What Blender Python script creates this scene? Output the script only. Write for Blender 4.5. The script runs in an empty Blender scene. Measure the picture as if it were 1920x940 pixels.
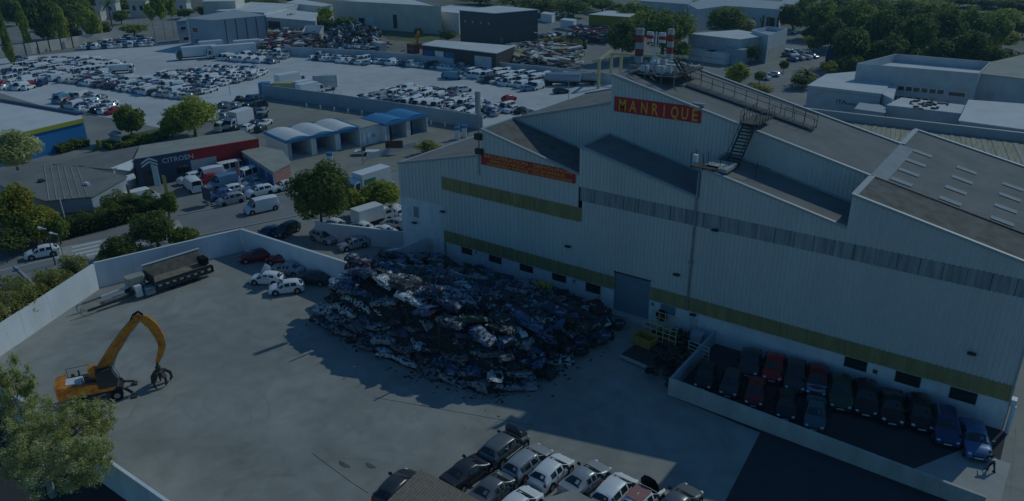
import bpy, bmesh, math, random
import numpy as np
from mathutils import Vector, Matrix, noise
R_ = random.Random(7)
rad = math.radians
SC = bpy.context.scene
COL = SC.collection

# ------------------------------------------------------------------ camera
CH = 39.6; FPX = 1456.4
_p, _y, _r = rad(23.225), rad(35.962), rad(0.543)
F_ = Vector((-math.sin(_y)*math.cos(_p), math.cos(_y)*math.cos(_p), -math.sin(_p)))
_R = Vector((math.cos(_y), math.sin(_y), 0)); _U = _R.cross(F_)
RV = math.cos(_r)*_R - math.sin(_r)*_U
UV = math.sin(_r)*_R + math.cos(_r)*_U
CAM = Vector((0, 0, CH))
cd = bpy.data.cameras.new('camera'); cam = bpy.data.objects.new('camera', cd); COL.objects.link(cam)
cd.sensor_width = 36; cd.lens = FPX/1920*36; cd.clip_start = 0.5; cd.clip_end = 6000
m = Matrix.Identity(4)
for i in range(3):
    m[i][0] = RV[i]; m[i][1] = UV[i]; m[i][2] = -F_[i]; m[i][3] = CAM[i]
cam.matrix_world = m
SC.camera = cam

# ------------------------------------------------------------------ sky, sun, exposure
SUN = Vector((0.31, 1.27, 1.0)).normalized()
w = bpy.data.worlds.new('World'); SC.world = w; w.use_nodes = True
nt = w.node_tree
sky = nt.nodes.new('ShaderNodeTexSky'); sky.sky_type = 'NISHITA'; sky.sun_disc = False
sky.sun_elevation = math.asin(SUN.z); sky.sun_rotation = math.atan2(SUN.x, SUN.y)
sky.dust_density = 0.3; sky.ozone_density = 4.0; sky.air_density = 1.2
bg = nt.nodes['Background']; bg.inputs[1].default_value = 0.15
mx = nt.nodes.new('ShaderNodeMix'); mx.data_type = 'RGBA'; mx.blend_type = 'MULTIPLY'; mx.inputs[0].default_value = 1.0
mx.inputs[7].default_value = (0.36, 0.73, 0.97, 1)          # the deep blue cast of the photograph's skylight
nt.links.new(sky.outputs[0], mx.inputs[6]); nt.links.new(mx.outputs[2], bg.inputs[0])
sd = bpy.data.lights.new('sun', 'SUN'); sd.energy = 3.0; sd.angle = rad(0.5); sd.color = (0.88, 1.0, 0.93)
so = bpy.data.objects.new('sun', sd); COL.objects.link(so)
so.rotation_euler = (-SUN).to_track_quat('-Z', 'Y').to_euler()
vs = SC.view_settings
vs.view_transform = 'Standard'; vs.look = 'None'; vs.gamma = 1.0; vs.use_curve_mapping = False
vs.exposure = -1.64

# ------------------------------------------------------------------ pixel of the photograph -> point of the place
def ray(u, v):
    return F_ + RV*((u-960)/FPX) - UV*((v-470)/FPX)
def G(u, v, z=0.0):
    d = ray(u, v); return CAM + d*((z-CH)/d.z)
def onY(u, v, Y):
    d = ray(u, v); return CAM + d*(Y/d.y)
def onplane(u, v, p, n):
    d = ray(u, v); return CAM + d*((p-CAM).dot(n)/d.dot(n))
def depth(p): return (Vector(p)-CAM).dot(F_)
def mpp(p): return depth(p)/FPX

# ------------------------------------------------------------------ materials
MATS = {}
def mat(name, col, rough=0.7, metal=0.0, var=0.12, scale=1.5, bump=0.0, detail=4, spec=None, stretch=None, world=False, col2=None, lo=0.3, hi=0.7):
    if name in MATS: return MATS[name]
    m = bpy.data.materials.new(name); m.use_nodes = True; MATS[name] = m
    n = m.node_tree; b = n.nodes['Principled BSDF']
    b.inputs['Roughness'].default_value = rough; b.inputs['Metallic'].default_value = metal
    if spec is None and rough >= .75: spec = .12
    if spec is not None: b.inputs['Specular IOR Level'].default_value = spec
    c = tuple(col)
    if var > 0 or col2:
        tc = n.nodes.new('ShaderNodeTexCoord'); mp = n.nodes.new('ShaderNodeMapping')
        n.links.new(tc.outputs['Object'], mp.inputs[0])
        if stretch: mp.inputs['Scale'].default_value = stretch
        nz = n.nodes.new('ShaderNodeTexNoise'); nz.inputs['Scale'].default_value = scale; nz.inputs['Detail'].default_value = detail
        nz.inputs['Roughness'].default_value = 0.62
        n.links.new(mp.outputs[0], nz.inputs['Vector'])
        cr = n.nodes.new('ShaderNodeValToRGB')
        cr.color_ramp.elements[0].position = lo; cr.color_ramp.elements[1].position = hi
        ca = tuple(x*(1-var) for x in c) if not col2 else tuple(col2)
        cb = tuple(min(1, x*(1+var)) for x in c) if not col2 else c
        cr.color_ramp.elements[0].color = (*ca, 1); cr.color_ramp.elements[1].color = (*cb, 1)
        n.links.new(nz.outputs['Fac'], cr.inputs[0]); n.links.new(cr.outputs[0], b.inputs['Base Color'])
        if bump:
            bp = n.nodes.new('ShaderNodeBump'); bp.inputs['Strength'].default_value = bump; bp.inputs['Distance'].default_value = 0.05
            n.links.new(nz.outputs['Fac'], bp.inputs['Height']); n.links.new(bp.outputs[0], b.inputs['Normal'])
    else:
        b.inputs['Base Color'].default_value = (*c, 1)
    return m

def ground_mat(name, col, stain, s1=0.06, s2=0.9, amt=0.5, stretch=(1, 1, 1)):
    """two scales of noise plus stains: worn concrete and asphalt"""
    m = bpy.data.materials.new(name); m.use_nodes = True; MATS[name] = m
    n = m.node_tree; b = n.nodes['Principled BSDF']; b.inputs['Roughness'].default_value = 0.9
    b.inputs['Specular IOR Level'].default_value = 0.25
    tc = n.nodes.new('ShaderNodeTexCoord'); mp = n.nodes.new('ShaderNodeMapping'); mp.inputs['Scale'].default_value = stretch
    n.links.new(tc.outputs['Object'], mp.inputs[0])
    def nz(s, d, dist=0):
        x = n.nodes.new('ShaderNodeTexNoise'); x.inputs['Scale'].default_value = s; x.inputs['Detail'].default_value = d
        x.inputs['Distortion'].default_value = dist; n.links.new(mp.outputs[0], x.inputs['Vector']); return x
    a = nz(s1, 6, 1.2); c = nz(s2, 5, 0.5); g = nz(9.0, 3); st = nz(s1*4, 4, 2.0)
    def mr(src, f0, f1, t0, t1):
        r = n.nodes.new('ShaderNodeMapRange'); r.inputs[1].default_value = f0; r.inputs[2].default_value = f1
        r.inputs[3].default_value = t0; r.inputs[4].default_value = t1; n.links.new(src, r.inputs[0]); return r.outputs[0]
    def mul(x, y):
        q = n.nodes.new('ShaderNodeMath'); q.operation = 'MULTIPLY'; n.links.new(x, q.inputs[0]); n.links.new(y, q.inputs[1]); return q.outputs[0]
    f = mul(mul(mr(a.outputs['Fac'], .3, .7, 1-0.24*amt, 1+0.2*amt), mr(c.outputs['Fac'], .3, .7, 1-0.16*amt, 1+0.14*amt)), mr(g.outputs['Fac'], .3, .7, 1-0.08*amt, 1+0.08*amt))
    hs = n.nodes.new('ShaderNodeMix'); hs.data_type = 'RGBA'
    hs.inputs[6].default_value = (*col, 1); hs.inputs[7].default_value = (*stain, 1)
    n.links.new(mr(st.outputs['Fac'], .56, .78, 0, 0.75*amt), hs.inputs[0])
    vm = n.nodes.new('ShaderNodeVectorMath'); vm.operation = 'SCALE'
    n.links.new(hs.outputs[2], vm.inputs[0]); n.links.new(f, vm.inputs['Scale']); n.links.new(vm.outputs[0], b.inputs['Base Color'])
    bp = n.nodes.new('ShaderNodeBump'); bp.inputs['Strength'].default_value = 0.25; bp.inputs['Distance'].default_value = 0.03
    n.links.new(g.outputs['Fac'], bp.inputs['Height']); n.links.new(bp.outputs[0], b.inputs['Normal'])
    return m

def leaf_mat(name, c1, c2, c3):
    m = bpy.data.materials.new(name); m.use_nodes = True; MATS[name] = m
    n = m.node_tree; b = n.nodes['Principled BSDF']; b.inputs['Roughness'].default_value = 0.65
    b.inputs['Specular IOR Level'].default_value = 0.3
    tc = n.nodes.new('ShaderNodeTexCoord')
    z1 = n.nodes.new('ShaderNodeTexNoise'); z1.inputs['Scale'].default_value = 0.7; z1.inputs['Detail'].default_value = 3
    z2 = n.nodes.new('ShaderNodeTexNoise'); z2.inputs['Scale'].default_value = 6; z2.inputs['Detail'].default_value = 2
    n.links.new(tc.outputs['Object'], z1.inputs['Vector']); n.links.new(tc.outputs['Object'], z2.inputs['Vector'])
    ad = n.nodes.new('ShaderNodeMath'); ad.operation = 'ADD'; n.links.new(z1.outputs['Fac'], ad.inputs[0]); n.links.new(z2.outputs['Fac'], ad.inputs[1])
    hf = n.nodes.new('ShaderNodeMath'); hf.operation = 'MULTIPLY'; hf.inputs[1].default_value = 0.5; n.links.new(ad.outputs[0], hf.inputs[0])
    cr = n.nodes.new('ShaderNodeValToRGB'); e = cr.color_ramp.elements
    e[0].position = 0.36; e[0].color = (*c1, 1); e[1].position = 0.64; e[1].color = (*c3, 1)
    x = cr.color_ramp.elements.new(0.5); x.color = (*c2, 1)
    n.links.new(hf.outputs[0], cr.inputs[0]); n.links.new(cr.outputs[0], b.inputs['Base Color'])
    tl = n.nodes.new('ShaderNodeBsdfTranslucent'); n.links.new(cr.outputs[0], tl.inputs['Color']); ms = n.nodes.new('ShaderNodeMixShader'); ms.inputs[0].default_value = 0.5
    n.links.new(b.outputs[0], ms.inputs[1]); n.links.new(tl.outputs[0], ms.inputs[2]); n.links.new(ms.outputs[0], n.nodes['Material Output'].inputs['Surface'])
    return m

M = {}
M['yard'] = ground_mat('yard_concrete', (0.345, 0.34, 0.305), (0.20, 0.20, 0.175), 0.05, 0.5, 0.75)
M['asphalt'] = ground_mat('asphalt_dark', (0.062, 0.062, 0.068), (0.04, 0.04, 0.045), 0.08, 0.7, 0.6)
M['road'] = ground_mat('road_asphalt', (0.27, 0.27, 0.27), (0.20, 0.20, 0.20), 0.03, 0.4, 0.5, (1, 0.6, 1))
M['paving'] = ground_mat('worn_paving', (0.29, 0.285, 0.265), (0.19, 0.19, 0.18), 0.02, 0.2, 0.8)
M['lot'] = ground_mat('lot_gravel', (0.60, 0.61, 0.61), (0.46, 0.46, 0.45), 0.015, 0.2, 0.6)
M['wash'] = ground_mat('wash_forecourt', (0.30, 0.295, 0.25), (0.2, 0.2, 0.17), 0.03, 0.3, 0.6)
M['grass'] = ground_mat('dry_grass', (0.15, 0.16, 0.07), (0.09, 0.12, 0.04), 0.05, 0.6, 1.0)
M['earth'] = ground_mat('far_land', (0.21, 0.215, 0.16), (0.09, 0.11, 0.05), 0.008, 0.08, 1.0)
M['dirt'] = ground_mat('scrapyard_dirt', (0.27, 0.25, 0.21), (0.14, 0.12, 0.10), 0.05, 0.4, 1.0)
M['path'] = ground_mat('pale_kerb_concrete', (0.46, 0.45, 0.43), (0.36, 0.35, 0.33), 0.1, 0.6, 0.5)
M['clad'] = ground_mat('white_metal_cladding', (0.70, 0.68, 0.64), (0.60, 0.58, 0.54), 0.12, 6.0, 0.30, (1.0, 1, 0.12)); MATS['white_metal_cladding'].node_tree.nodes['Principled BSDF'].inputs['Roughness'].default_value = .6
M['plaster'] = ground_mat('white_plaster', (0.76, 0.76, 0.76), (0.5, 0.5, 0.49), 0.25, 1.2, 0.5, (1, 1, 0.5))
M['wallwhite'] = mat('whitewashed_wall', (0.80, 0.82, 0.84), 0.9, 0, 0.12, 0.35, detail=7, stretch=(1, 1, 0.4))
M['wallgrey'] = mat('grey_wall', (0.55, 0.57, 0.58), 0.9, 0, 0.12, 0.4, detail=6)
M['concretewall'] = mat('raw_concrete_wall', (0.50, 0.50, 0.46), 0.9, 0, 0.22, 0.7, detail=7, stretch=(1, 1, 0.3))
M['band'] = mat('weathered_fibre_sheet', (0.36, 0.38, 0.38), 0.8, 0, 0.35, 1.2, stretch=(2.5, 1, 0.2), detail=6)
M['yellow'] = mat('yellow_translucent_sheet', (0.35, 0.29, 0.125), 0.45, 0, 0.22, 0.8, stretch=(2, 1, 0.3), detail=5)
M['yelframe'] = mat('yellow_panel_joint', (0.52, 0.46, 0.22), 0.5, 0, 0.1)
M['roof'] = mat('grey_fibre_roof', (0.235, 0.232, 0.22), 0.9, 0, 0.16, 0.35, detail=7, bump=0.1)
M['roofrust'] = mat('browned_roof', (0.20, 0.195, 0.18), 0.9, 0, 0.0, 0.9, detail=9, col2=(0.145, 0.13, 0.105), lo=.35, hi=.6)
M['trim'] = mat('pale_metal_trim', (0.42, 0.44, 0.44), 0.5, 0, 0.08, 1)
M['skylight'] = mat('pale_skylight', (0.36, 0.39, 0.40), 0.8, 0, 0.1, 2)
M['dark'] = mat('dark_opening', (0.02, 0.022, 0.025), 0.5, 0, 0.3, 3)
M['glass'] = mat('dark_glass', (0.02, 0.026, 0.03), 0.08, 0, 0, spec=0.8)
M['bluedoor'] = mat('grey_blue_shutter', (0.20, 0.28, 0.33), 0.5, 0, 0.15, 1.5, stretch=(0.3, 1, 6))
M['steel'] = mat('galvanised_steel', (0.35, 0.36, 0.37), 0.5, 0.4, 0.2, 2)
M['darksteel'] = mat('dark_rusted_steel', (0.06, 0.055, 0.05), 0.7, 0.2, 0.4, 3)
M['black'] = mat('black_rubber', (0.018, 0.018, 0.02), 0.8, 0, 0.3, 5)
M['rim'] = mat('wheel_alloy', (0.34, 0.35, 0.36), 0.4, 0.5, 0.1, 4)
M['lamp'] = mat('clear_lamp_glass', (0.72, 0.74, 0.76), 0.15, 0, 0)
M['tail'] = mat('red_lamp_glass', (0.30, 0.012, 0.015), 0.2, 0, 0)
M['plate'] = mat('number_plate_white', (0.7, 0.7, 0.68), 0.5, 0, 0)
M['orange'] = mat('orange_machine_paint', (0.78, 0.27, 0.012), 0.55, 0, 0.0, 2.0, detail=9, col2=(0.42,.13,.015), lo=.38, hi=.55)
M['red'] = mat('red_sign_board', (0.60, 0.022, 0.03), 0.6, 0, 0.12, 2)
M['letter'] = mat('yellow_lettering', (0.92, 0.45, 0.04), 0.6, 0, 0.06, 2)
M['fasciared'] = mat('dark_red_fascia', (0.45, 0.013, 0.018), 0.6, 0, 0.1, 1)
M['navy'] = mat('navy_fascia', (0.045, 0.07, 0.13), 0.5, 0, 0.1, 1)
M['blue'] = mat('bright_blue_wall', (0.02, 0.20, 0.50), 0.6, 0, 0.06, 0.3)
M['washblue'] = mat('car_wash_blue', (0.06, 0.25, 0.48), 0.5, 0, 0.08, 0.6)
M['brightyellow'] = mat('yellow_fascia', (0.42, 0.42, 0.05), 0.6, 0, 0.08, 1)
M['white'] = mat('white_painted', (0.78, 0.79, 0.79), 0.5, 0, 0.05, 1)
M['roofwhite'] = mat('white_membrane_roof', (0.68, 0.70, 0.70), 0.8, 0, 0.10, 0.2, detail=6)
M['roofbeige'] = mat('beige_roof_sheet', (0.38, 0.37, 0.32), 0.8, 0, 0.12, 0.4, detail=6)
M['beige'] = mat('beige_render', (0.70, 0.63, 0.54), 0.9, 0, 0.1, 0.3)
M['greyclad'] = mat('anthracite_cladding', (0.075, 0.085, 0.095), 0.5, 0, 0.1, 0.5)
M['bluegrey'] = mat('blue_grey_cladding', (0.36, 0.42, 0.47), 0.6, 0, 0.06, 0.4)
M['yelwall'] = mat('mustard_wall', (0.34, 0.27, 0.03), 0.8, 0, 0.1, 0.5)
M['green'] = mat('green_sign', (0.02, 0.25, 0.12), 0.5, 0, 0.1)
M['rust'] = mat('rusty_brown_steel', (0.16, 0.075, 0.04), 0.8, 0, 0.35, 2)
M['tile'] = mat('clay_roof_tile', (0.46, 0.37, 0.28), 0.9, 0, 0.0, 3.5, detail=3, col2=(0.34, 0.26, 0.19))
M['bark'] = mat('grey_bark', (0.14, 0.12, 0.09), 0.9, 0, 0.3, 4, bump=0.4)
M['palebark'] = mat('pale_plane_bark', (0.38, 0.37, 0.31), 0.9, 0, 0.3, 3)
M['skin'] = mat('skin', (0.45, 0.28, 0.20), 0.6, 0, 0.05)
M['pink'] = mat('faded_pink_board', (0.42, 0.20, 0.18), 0.8, 0, 0.15, 2)
M['mesh'] = mat('blue_tarpaulin', (0.05, 0.13, 0.32), 0.7, 0, 0.4, 2)
M['trans'] = mat('striped_translucent_roof', (0.50, 0.47, 0.34), 0.8, 0, 0.0, 1.2, stretch=(2.5, 0.12, 1), detail=5, col2=(0.26, 0.23, 0.16))
M['yelskip'] = mat('yellow_skip_paint', (0.42, 0.27, 0.05), 0.6, 0, 0.25, 3)
M['tanbed'] = mat('worn_tipper_steel', (0.25, 0.215, 0.165), 0.7, 0, 0.35, 1.5)
M['lf_dark'] = leaf_mat('leaf_dark', (0.075, 0.11, 0.022), (0.17, 0.22, 0.04), (0.34, 0.39, 0.08))
M['lf_mid'] = leaf_mat('leaf_mid', (0.11, 0.145, 0.022), (0.24, 0.30, 0.045), (0.42, 0.46, 0.09))
M['lf_light'] = leaf_mat('leaf_light', (0.24, 0.26, 0.03), (0.42, 0.46, 0.06), (0.60, 0.61, 0.12))
M['lf_yellow'] = leaf_mat('leaf_yellow', (0.25, 0.21, 0.02), (0.44, 0.40, 0.04), (0.60, 0.55, 0.09))
M['lf_grey'] = leaf_mat('leaf_greygreen', (0.28, 0.29, 0.08), (0.56, 0.56, 0.20), (0.88, 0.84, 0.48))
M['lf_hedge'] = leaf_mat('leaf_flowering_hedge', (0.18, 0.18, 0.03), (0.38, 0.37, 0.09), (0.80, 0.75, 0.38))
CP = {}
for nme, c in dict(white=(.82,.83,.84), silver=(.40,.42,.44), grey=(.17,.18,.19), charcoal=(.055,.06,.068), black=(.016,.017,.02),
                   navy=(.03,.06,.16), blue=(.07,.16,.34), lightblue=(.16,.32,.46), red=(.45,.015,.018), maroon=(.22,.014,.02), beige=(.36,.33,.26),
                   teal=(.06,.14,.17), green=(.04,.08,.05), yellow=(.5,.45,.02), pinkish=(.35,.10,.10), cream=(.6,.58,.5)).items():
    CP[nme] = mat('car_paint_'+nme, c, 0.28 if nme not in ('white',) else 0.4, 0.15 if nme != 'white' else 0.0, 0.04, 1.0, spec=0.5)
for nme, c in dict(white=(.62,.66,.68), silver=(.32,.35,.38), grey=(.17,.18,.20), charcoal=(.04,.045,.05), navy=(.045,.07,.16), blue=(.09,.16,.32),
                   red=(.22,.02,.02), black=(.015,.016,.018), maroon=(.08,.012,.015), yellow=(.42,.38,.03), green=(.04,.08,.05), rust=(.10,.05,.03)).items():
    CP['s_'+nme] = mat('scraped_paint_'+nme, c, 0.5, 0.2, 0.0, 3.0, detail=6, col2=tuple(x*0.3+0.012 for x in c), lo=.34, hi=.50, bump=0.6)

# ------------------------------------------------------------------ mesh helpers
class MB:
    def __init__(s): s.v = []; s.f = []; s.mi = []
    def add(s, vs, fs, mi=0):
        o = len(s.v); s.v += [tuple(x) for x in vs]
        for f in fs: s.f.append(tuple(i+o for i in f)); s.mi.append(mi)
    def box(s, x0, x1, y0, y1, z0, z1, mi=0, M4=None):
        vs = [(x0,y0,z0),(x1,y0,z0),(x1,y1,z0),(x0,y1,z0),(x0,y0,z1),(x1,y0,z1),(x1,y1,z1),(x0,y1,z1)]
        if M4 is not None: vs = [tuple(M4 @ Vector(v)) for v in vs]
        s.add(vs, [(3,2,1,0),(4,5,6,7),(0,1,5,4),(1,2,6,5),(2,3,7,6),(3,0,4,7)], mi)
    def poly(s, pts, mi=0): s.add(pts, [tuple(range(len(pts)))], mi)
    def prism(s, pts, z0, z1, mi=0, mtop=None):
        """pts: 2D, counter-clockwise"""
        if sum((pts[i][0]*pts[(i+1)%len(pts)][1]-pts[(i+1)%len(pts)][0]*pts[i][1]) for i in range(len(pts))) < 0: pts = pts[::-1]
        n = len(pts); vs = [(p[0],p[1],z0) for p in pts]+[(p[0],p[1],z1) for p in pts]
        s.add(vs, [(i,(i+1)%n,(i+1)%n+n,i+n) for i in range(n)]+[tuple(range(n-1,-1,-1))], mi)
        s.add([(p[0],p[1],z1) for p in pts], [tuple(range(n))], mi if mtop is None else mtop)
    def bar(s, a, b, r=0.05, n=6, r2=None, mi=0, caps=True):
        a, b = Vector(a), Vector(b); d = b-a
        if d.length < 1e-6: return
        d.normalize(); up = Vector((0,0,1)) if abs(d.z) < .95 else Vector((1,0,0))
        x = d.cross(up).normalized(); y = d.cross(x); r2 = r if r2 is None else r2
        vs = [a+(x*math.cos(t*2*math.pi/n)+y*math.sin(t*2*math.pi/n))*r for t in range(n)]+[b+(x*math.cos(t*2*math.pi/n)+y*math.sin(t*2*math.pi/n))*r2 for t in range(n)]
        fs = [(t,(t+1)%n,(t+1)%n+n,t+n) for t in range(n)]
        if caps: fs += [tuple(range(n-1,-1,-1)), tuple(range(n,2*n))]
        s.add(vs, fs, mi)
    def beam(s, a, b, w, h, mi=0, w2=None, h2=None):
        """rectangular beam, w sideways, h in the vertical plane"""
        a, b = Vector(a), Vector(b); d = (b-a).normalized()
        up = Vector((0,0,1)) if abs(d.z) < .97 else Vector((1,0,0))
        x = d.cross(up).normalized(); y = x.cross(d); w2 = w if w2 is None else w2; h2 = h if h2 is None else h2
        vs = [a+x*sx*w/2+y*sy*h/2 for sx,sy in ((-1,-1),(1,-1),(1,1),(-1,1))]+[b+x*sx*w2/2+y*sy*h2/2 for sx,sy in ((-1,-1),(1,-1),(1,1),(-1,1))]
        s.add(vs, [(3,2,1,0),(4,5,6,7),(0,1,5,4),(1,2,6,5),(2,3,7,6),(3,0,4,7)], mi)
    def disc(s, c, axis, r, t, n=14, mi=0):
        a = Vector(c)-Vector(axis)*t/2; b = Vector(c)+Vector(axis)*t/2; s.bar(a, b, r, n, mi=mi)
    def mesh(s, name, mats, smooth=False, fix=False):
        me = bpy.data.meshes.new(name); me.from_pydata(s.v, [], s.f)
        if not isinstance(mats, (list, tuple)): mats = [mats]
        for x in mats: me.materials.append(x)
        if len(mats) > 1: me.polygons.foreach_set('material_index', s.mi)
        if smooth: me.polygons.foreach_set('use_smooth', [True]*len(me.polygons))
        if fix:
            bm = bmesh.new(); bm.from_mesh(me); bmesh.ops.remove_doubles(bm, verts=bm.verts, dist=1e-4); bmesh.ops.recalc_face_normals(bm, faces=bm.faces); bm.to_mesh(me); bm.free()
        me.update(); return me
    def build(s, name, mats, parent=None, smooth=False, fix=False, loc=None, rz=0):
        o = bpy.data.objects.new(name, s.mesh(name, mats, smooth, fix)); COL.objects.link(o)
        if parent: o.parent = parent
        if loc is not None: o.location = loc; o.rotation_euler = (0,0,rz)
        return o

def tag(o, label=None, cat=None, group=None, kind=None):
    if label: o['label'] = label
    if cat: o['category'] = cat
    if group: o['group'] = group
    if kind: o['kind'] = kind
    return o
def thing(name, label, cat, loc=(0,0,0), rz=0, group=None):
    o = bpy.data.objects.new(name, None); COL.objects.link(o); o.location = loc; o.rotation_euler = (0,0,rz); o.empty_display_size = .5
    return tag(o, label, cat, group)
def inst(me, name, parent=None, loc=(0,0,0), rot=(0,0,0), sc=None, m0=None):
    o = bpy.data.objects.new(name, me); COL.objects.link(o); o.location = loc; o.rotation_euler = rot
    if sc: o.scale = sc
    if parent: o.parent = parent
    if m0:
        o.material_slots[0].link = 'OBJECT'; o.material_slots[0].material = m0
    return o
def P2(*px, z=0.0): return [(G(u,v,z).x, G(u,v,z).y) for u,v in px]
def sheet(name, pts, z, m, label=None):
    b = MB(); a = sum((pts[i][0]*pts[(i+1)%len(pts)][1]-pts[(i+1)%len(pts)][0]*pts[i][1]) for i in range(len(pts)))
    if a < 0: pts = pts[::-1]
    b.poly([(x,y,z) for x,y in pts]); o = b.build(name, m); o['kind'] = 'structure'
    if label: o['label'] = label
    return o

# ------------------------------------------------------------------ ground
sheet('ground', [(-2500,-600),(2500,-600),(2500,3500),(-2500,3500)], -0.06, M['earth'])
sheet('paving', P2((-900,1100),(-700,300),(-300,60),(500,20),(1000,22),(1500,60),(2300,120))+[(160,160),(160,-60),(-60,-60)], -0.03, M['paving'])
sheet('road', P2((-420,640),(60,522),(200,480),(360,442),(560,402),(745,352),(900,320),(900,285),(745,318),(640,340),(540,362),(430,388),(335,404),(240,428),(120,460),(-60,492),(-500,560)), -0.02, M['road'])
sheet('side_road', P2((-420,640),(60,522),(25,500),(0,500),(-500,560))+P2((-420,800),(-60,640),(45,560),(60,522)), -0.012, M['road'])
sheet('car_lot', P2((-120,128),(20,108),(228,90),(300,82),(400,72),(550,102),(800,118),(1080,142),(1160,150),(1160,262),(905,237),(640,200),(500,176),(470,215),(300,240),(210,222),(100,205),(0,175),(-140,165)), -0.015, M['lot'])
sheet('wash_forecourt', P2((500,180),(640,204),(905,240),(905,285),(745,322),(560,345),(545,335),(500,300),(480,250),(470,215)), -0.016, M['wash'])
sheet('scrapyard_ground', P2((400,72),(550,102),(800,118),(1080,142),(1100,70),(960,62),(760,66),(520,55)), -0.016, M['dirt'])
sheet('lawn', P2((700,55),(800,48),(870,62),(860,72),(780,80),(730,75)), -0.012, M['grass'])
sheet('verge', P2((80,470),(240,440),(335,412),(345,432),(240,470),(120,494)), -0.010, M['path'])
sheet('grass_verge', P2((190,262),(300,240),(330,235),(330,248),(260,268),(170,285)), -0.010, M['grass'])
sheet('planting_bed', P2((60,520),(70,560),(-200,700),(-200,640),(0,575)), -0.009, M['grass'])
yard_pts = [(-78.6,20.3)]+P2((187,545),(462,470),(590,440),(757,469))+[(-66.1,67.1),(12,67.1),(12,0),(-14,0),(-14,20.3)]
sheet('street', [(-120,20.2),(-14,20.2),(-14,4),(-120,4)], -0.005, M['asphalt'])
sheet('street_pavement', [(-120,13),(-60,13),(-60,15.5),(-120,17)], 0.02, M['path'])
sheet('yard', yard_pts, 0.0, M['yard'])
a_, b_ = G(1425,812), G(1360,940); dd = (b_-a_)
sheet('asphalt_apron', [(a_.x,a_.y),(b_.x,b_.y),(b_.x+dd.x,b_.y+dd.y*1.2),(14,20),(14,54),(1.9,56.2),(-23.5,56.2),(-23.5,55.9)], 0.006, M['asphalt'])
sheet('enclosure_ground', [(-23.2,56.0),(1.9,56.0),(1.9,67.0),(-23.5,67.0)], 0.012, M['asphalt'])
sheet('forecourt', P2((1893,940),(1905,800),(2100,760),(2200,940)), 0.016, M['yard'])
sheet('sunlit_patch', [(-4.6,55.4),(2.4,55.4),(2.6,62.5),(-0.6,62.6)], 0.02, M['path'])  # patch of sunlight put into the ground colour as a paler sheet
# kerbs, parking lines, road marks
def strip(name, a, b, wd, m, z0=0.0, z1=0.004, kind='structure'):
    a = Vector((a[0],a[1],0)); b = Vector((b[0],b[1],0)); mb = MB(); mb.beam(a+Vector((0,0,(z0+z1)/2)), b+Vector((0,0,(z0+z1)/2)), wd, z1-z0)
    o = mb.build(name, m); o['kind'] = kind; return o
for a, b in [((335,404),(540,362)),((540,362),(745,318))]: strip('kerb', G(*a), G(*b), 0.25, M['path'], -0.05, 0.10)
for a, b in [((360,445),(560,404)),((200,484),(345,447))]: strip('kerb', G(*a), G(*b), 0.25, M['path'], -0.05, 0.10)
strip('kerb', G(28,500), G(60,530), 0.3, M['path'], -0.05, 0.12)
for v in (452, 459, 466, 473): strip('crossing_stripe', G(135,v+12), G(190,v), 0.45, M['white'], -0.015, -0.005)
strip('road_line', G(0,507), G(120,480), 0.15, M['white'], -0.015, -0.004)
strip('road_line', G(215,468), G(345,436), 0.15, M['white'], -0.015, -0.004)
strip('road_line', G(565,385), G(740,340), 0.15, M['white'], -0.015, -0.004)
cr = MB()
for (a,b) in [((585,850),(655,902)),((655,902),(690,925)),((700,745),(1000,798))]:
    p, q = G(*a), G(*b); cr.beam(Vector((p.x,p.y,.005)), Vector((q.x,q.y,.005)), 0.05, .004)
tag(cr.build('yard_joint', M['darksteel']), kind='structure')
tk = MB(); kz = 0
for (u0,v0,u1,v1,bend) in [(362,742,370,790,-.9),(402,730,470,800,1.2),(250,640,420,600,-1.2),(120,650,330,560,-1.5),]:
    a, b = G(u0,v0), G(u1,v1); d = b-a; nrm = Vector((-d.y,d.x,0)).normalized()
    for off in (0, 1.7):
        kz += 1; z = .0015+.0012*kz; vs = []
        for i in range(15): p = a+d*(i/14)+nrm*(off+bend*math.sin(math.pi*i/14)); vs += [(p.x-nrm.x*.08,p.y-nrm.y*.08,z),(p.x+nrm.x*.08,p.y+nrm.y*.08,z)]
        tk.add(vs, [(2*i+1,2*i,2*i+2,2*i+3) for i in range(14)])
tag(tk.build('tyre_track', mat('tyre_track', (0.325,0.32,0.29), .95, 0, .0, 3, col2=(.36,.355,.33))), kind='structure')
st = MB()
for (u,v,rx,ry) in [(645,872,13,2.5),(694,874,11,2.5)]:
    c = G(u,v); k = mpp(c); st.poly([(c.x+math.cos(t)*rx*k*(1+.3*math.sin(3*t)), c.y+math.sin(t)*ry*k*2.2*(1+.25*math.cos(2*t)), .026) for t in [i*math.pi/9 for i in range(18)]])
tag(st.build('oil_stain', mat('oil_stain', (0.13,0.135,0.11), .5, 0, .3, 2)), kind='structure')

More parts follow.
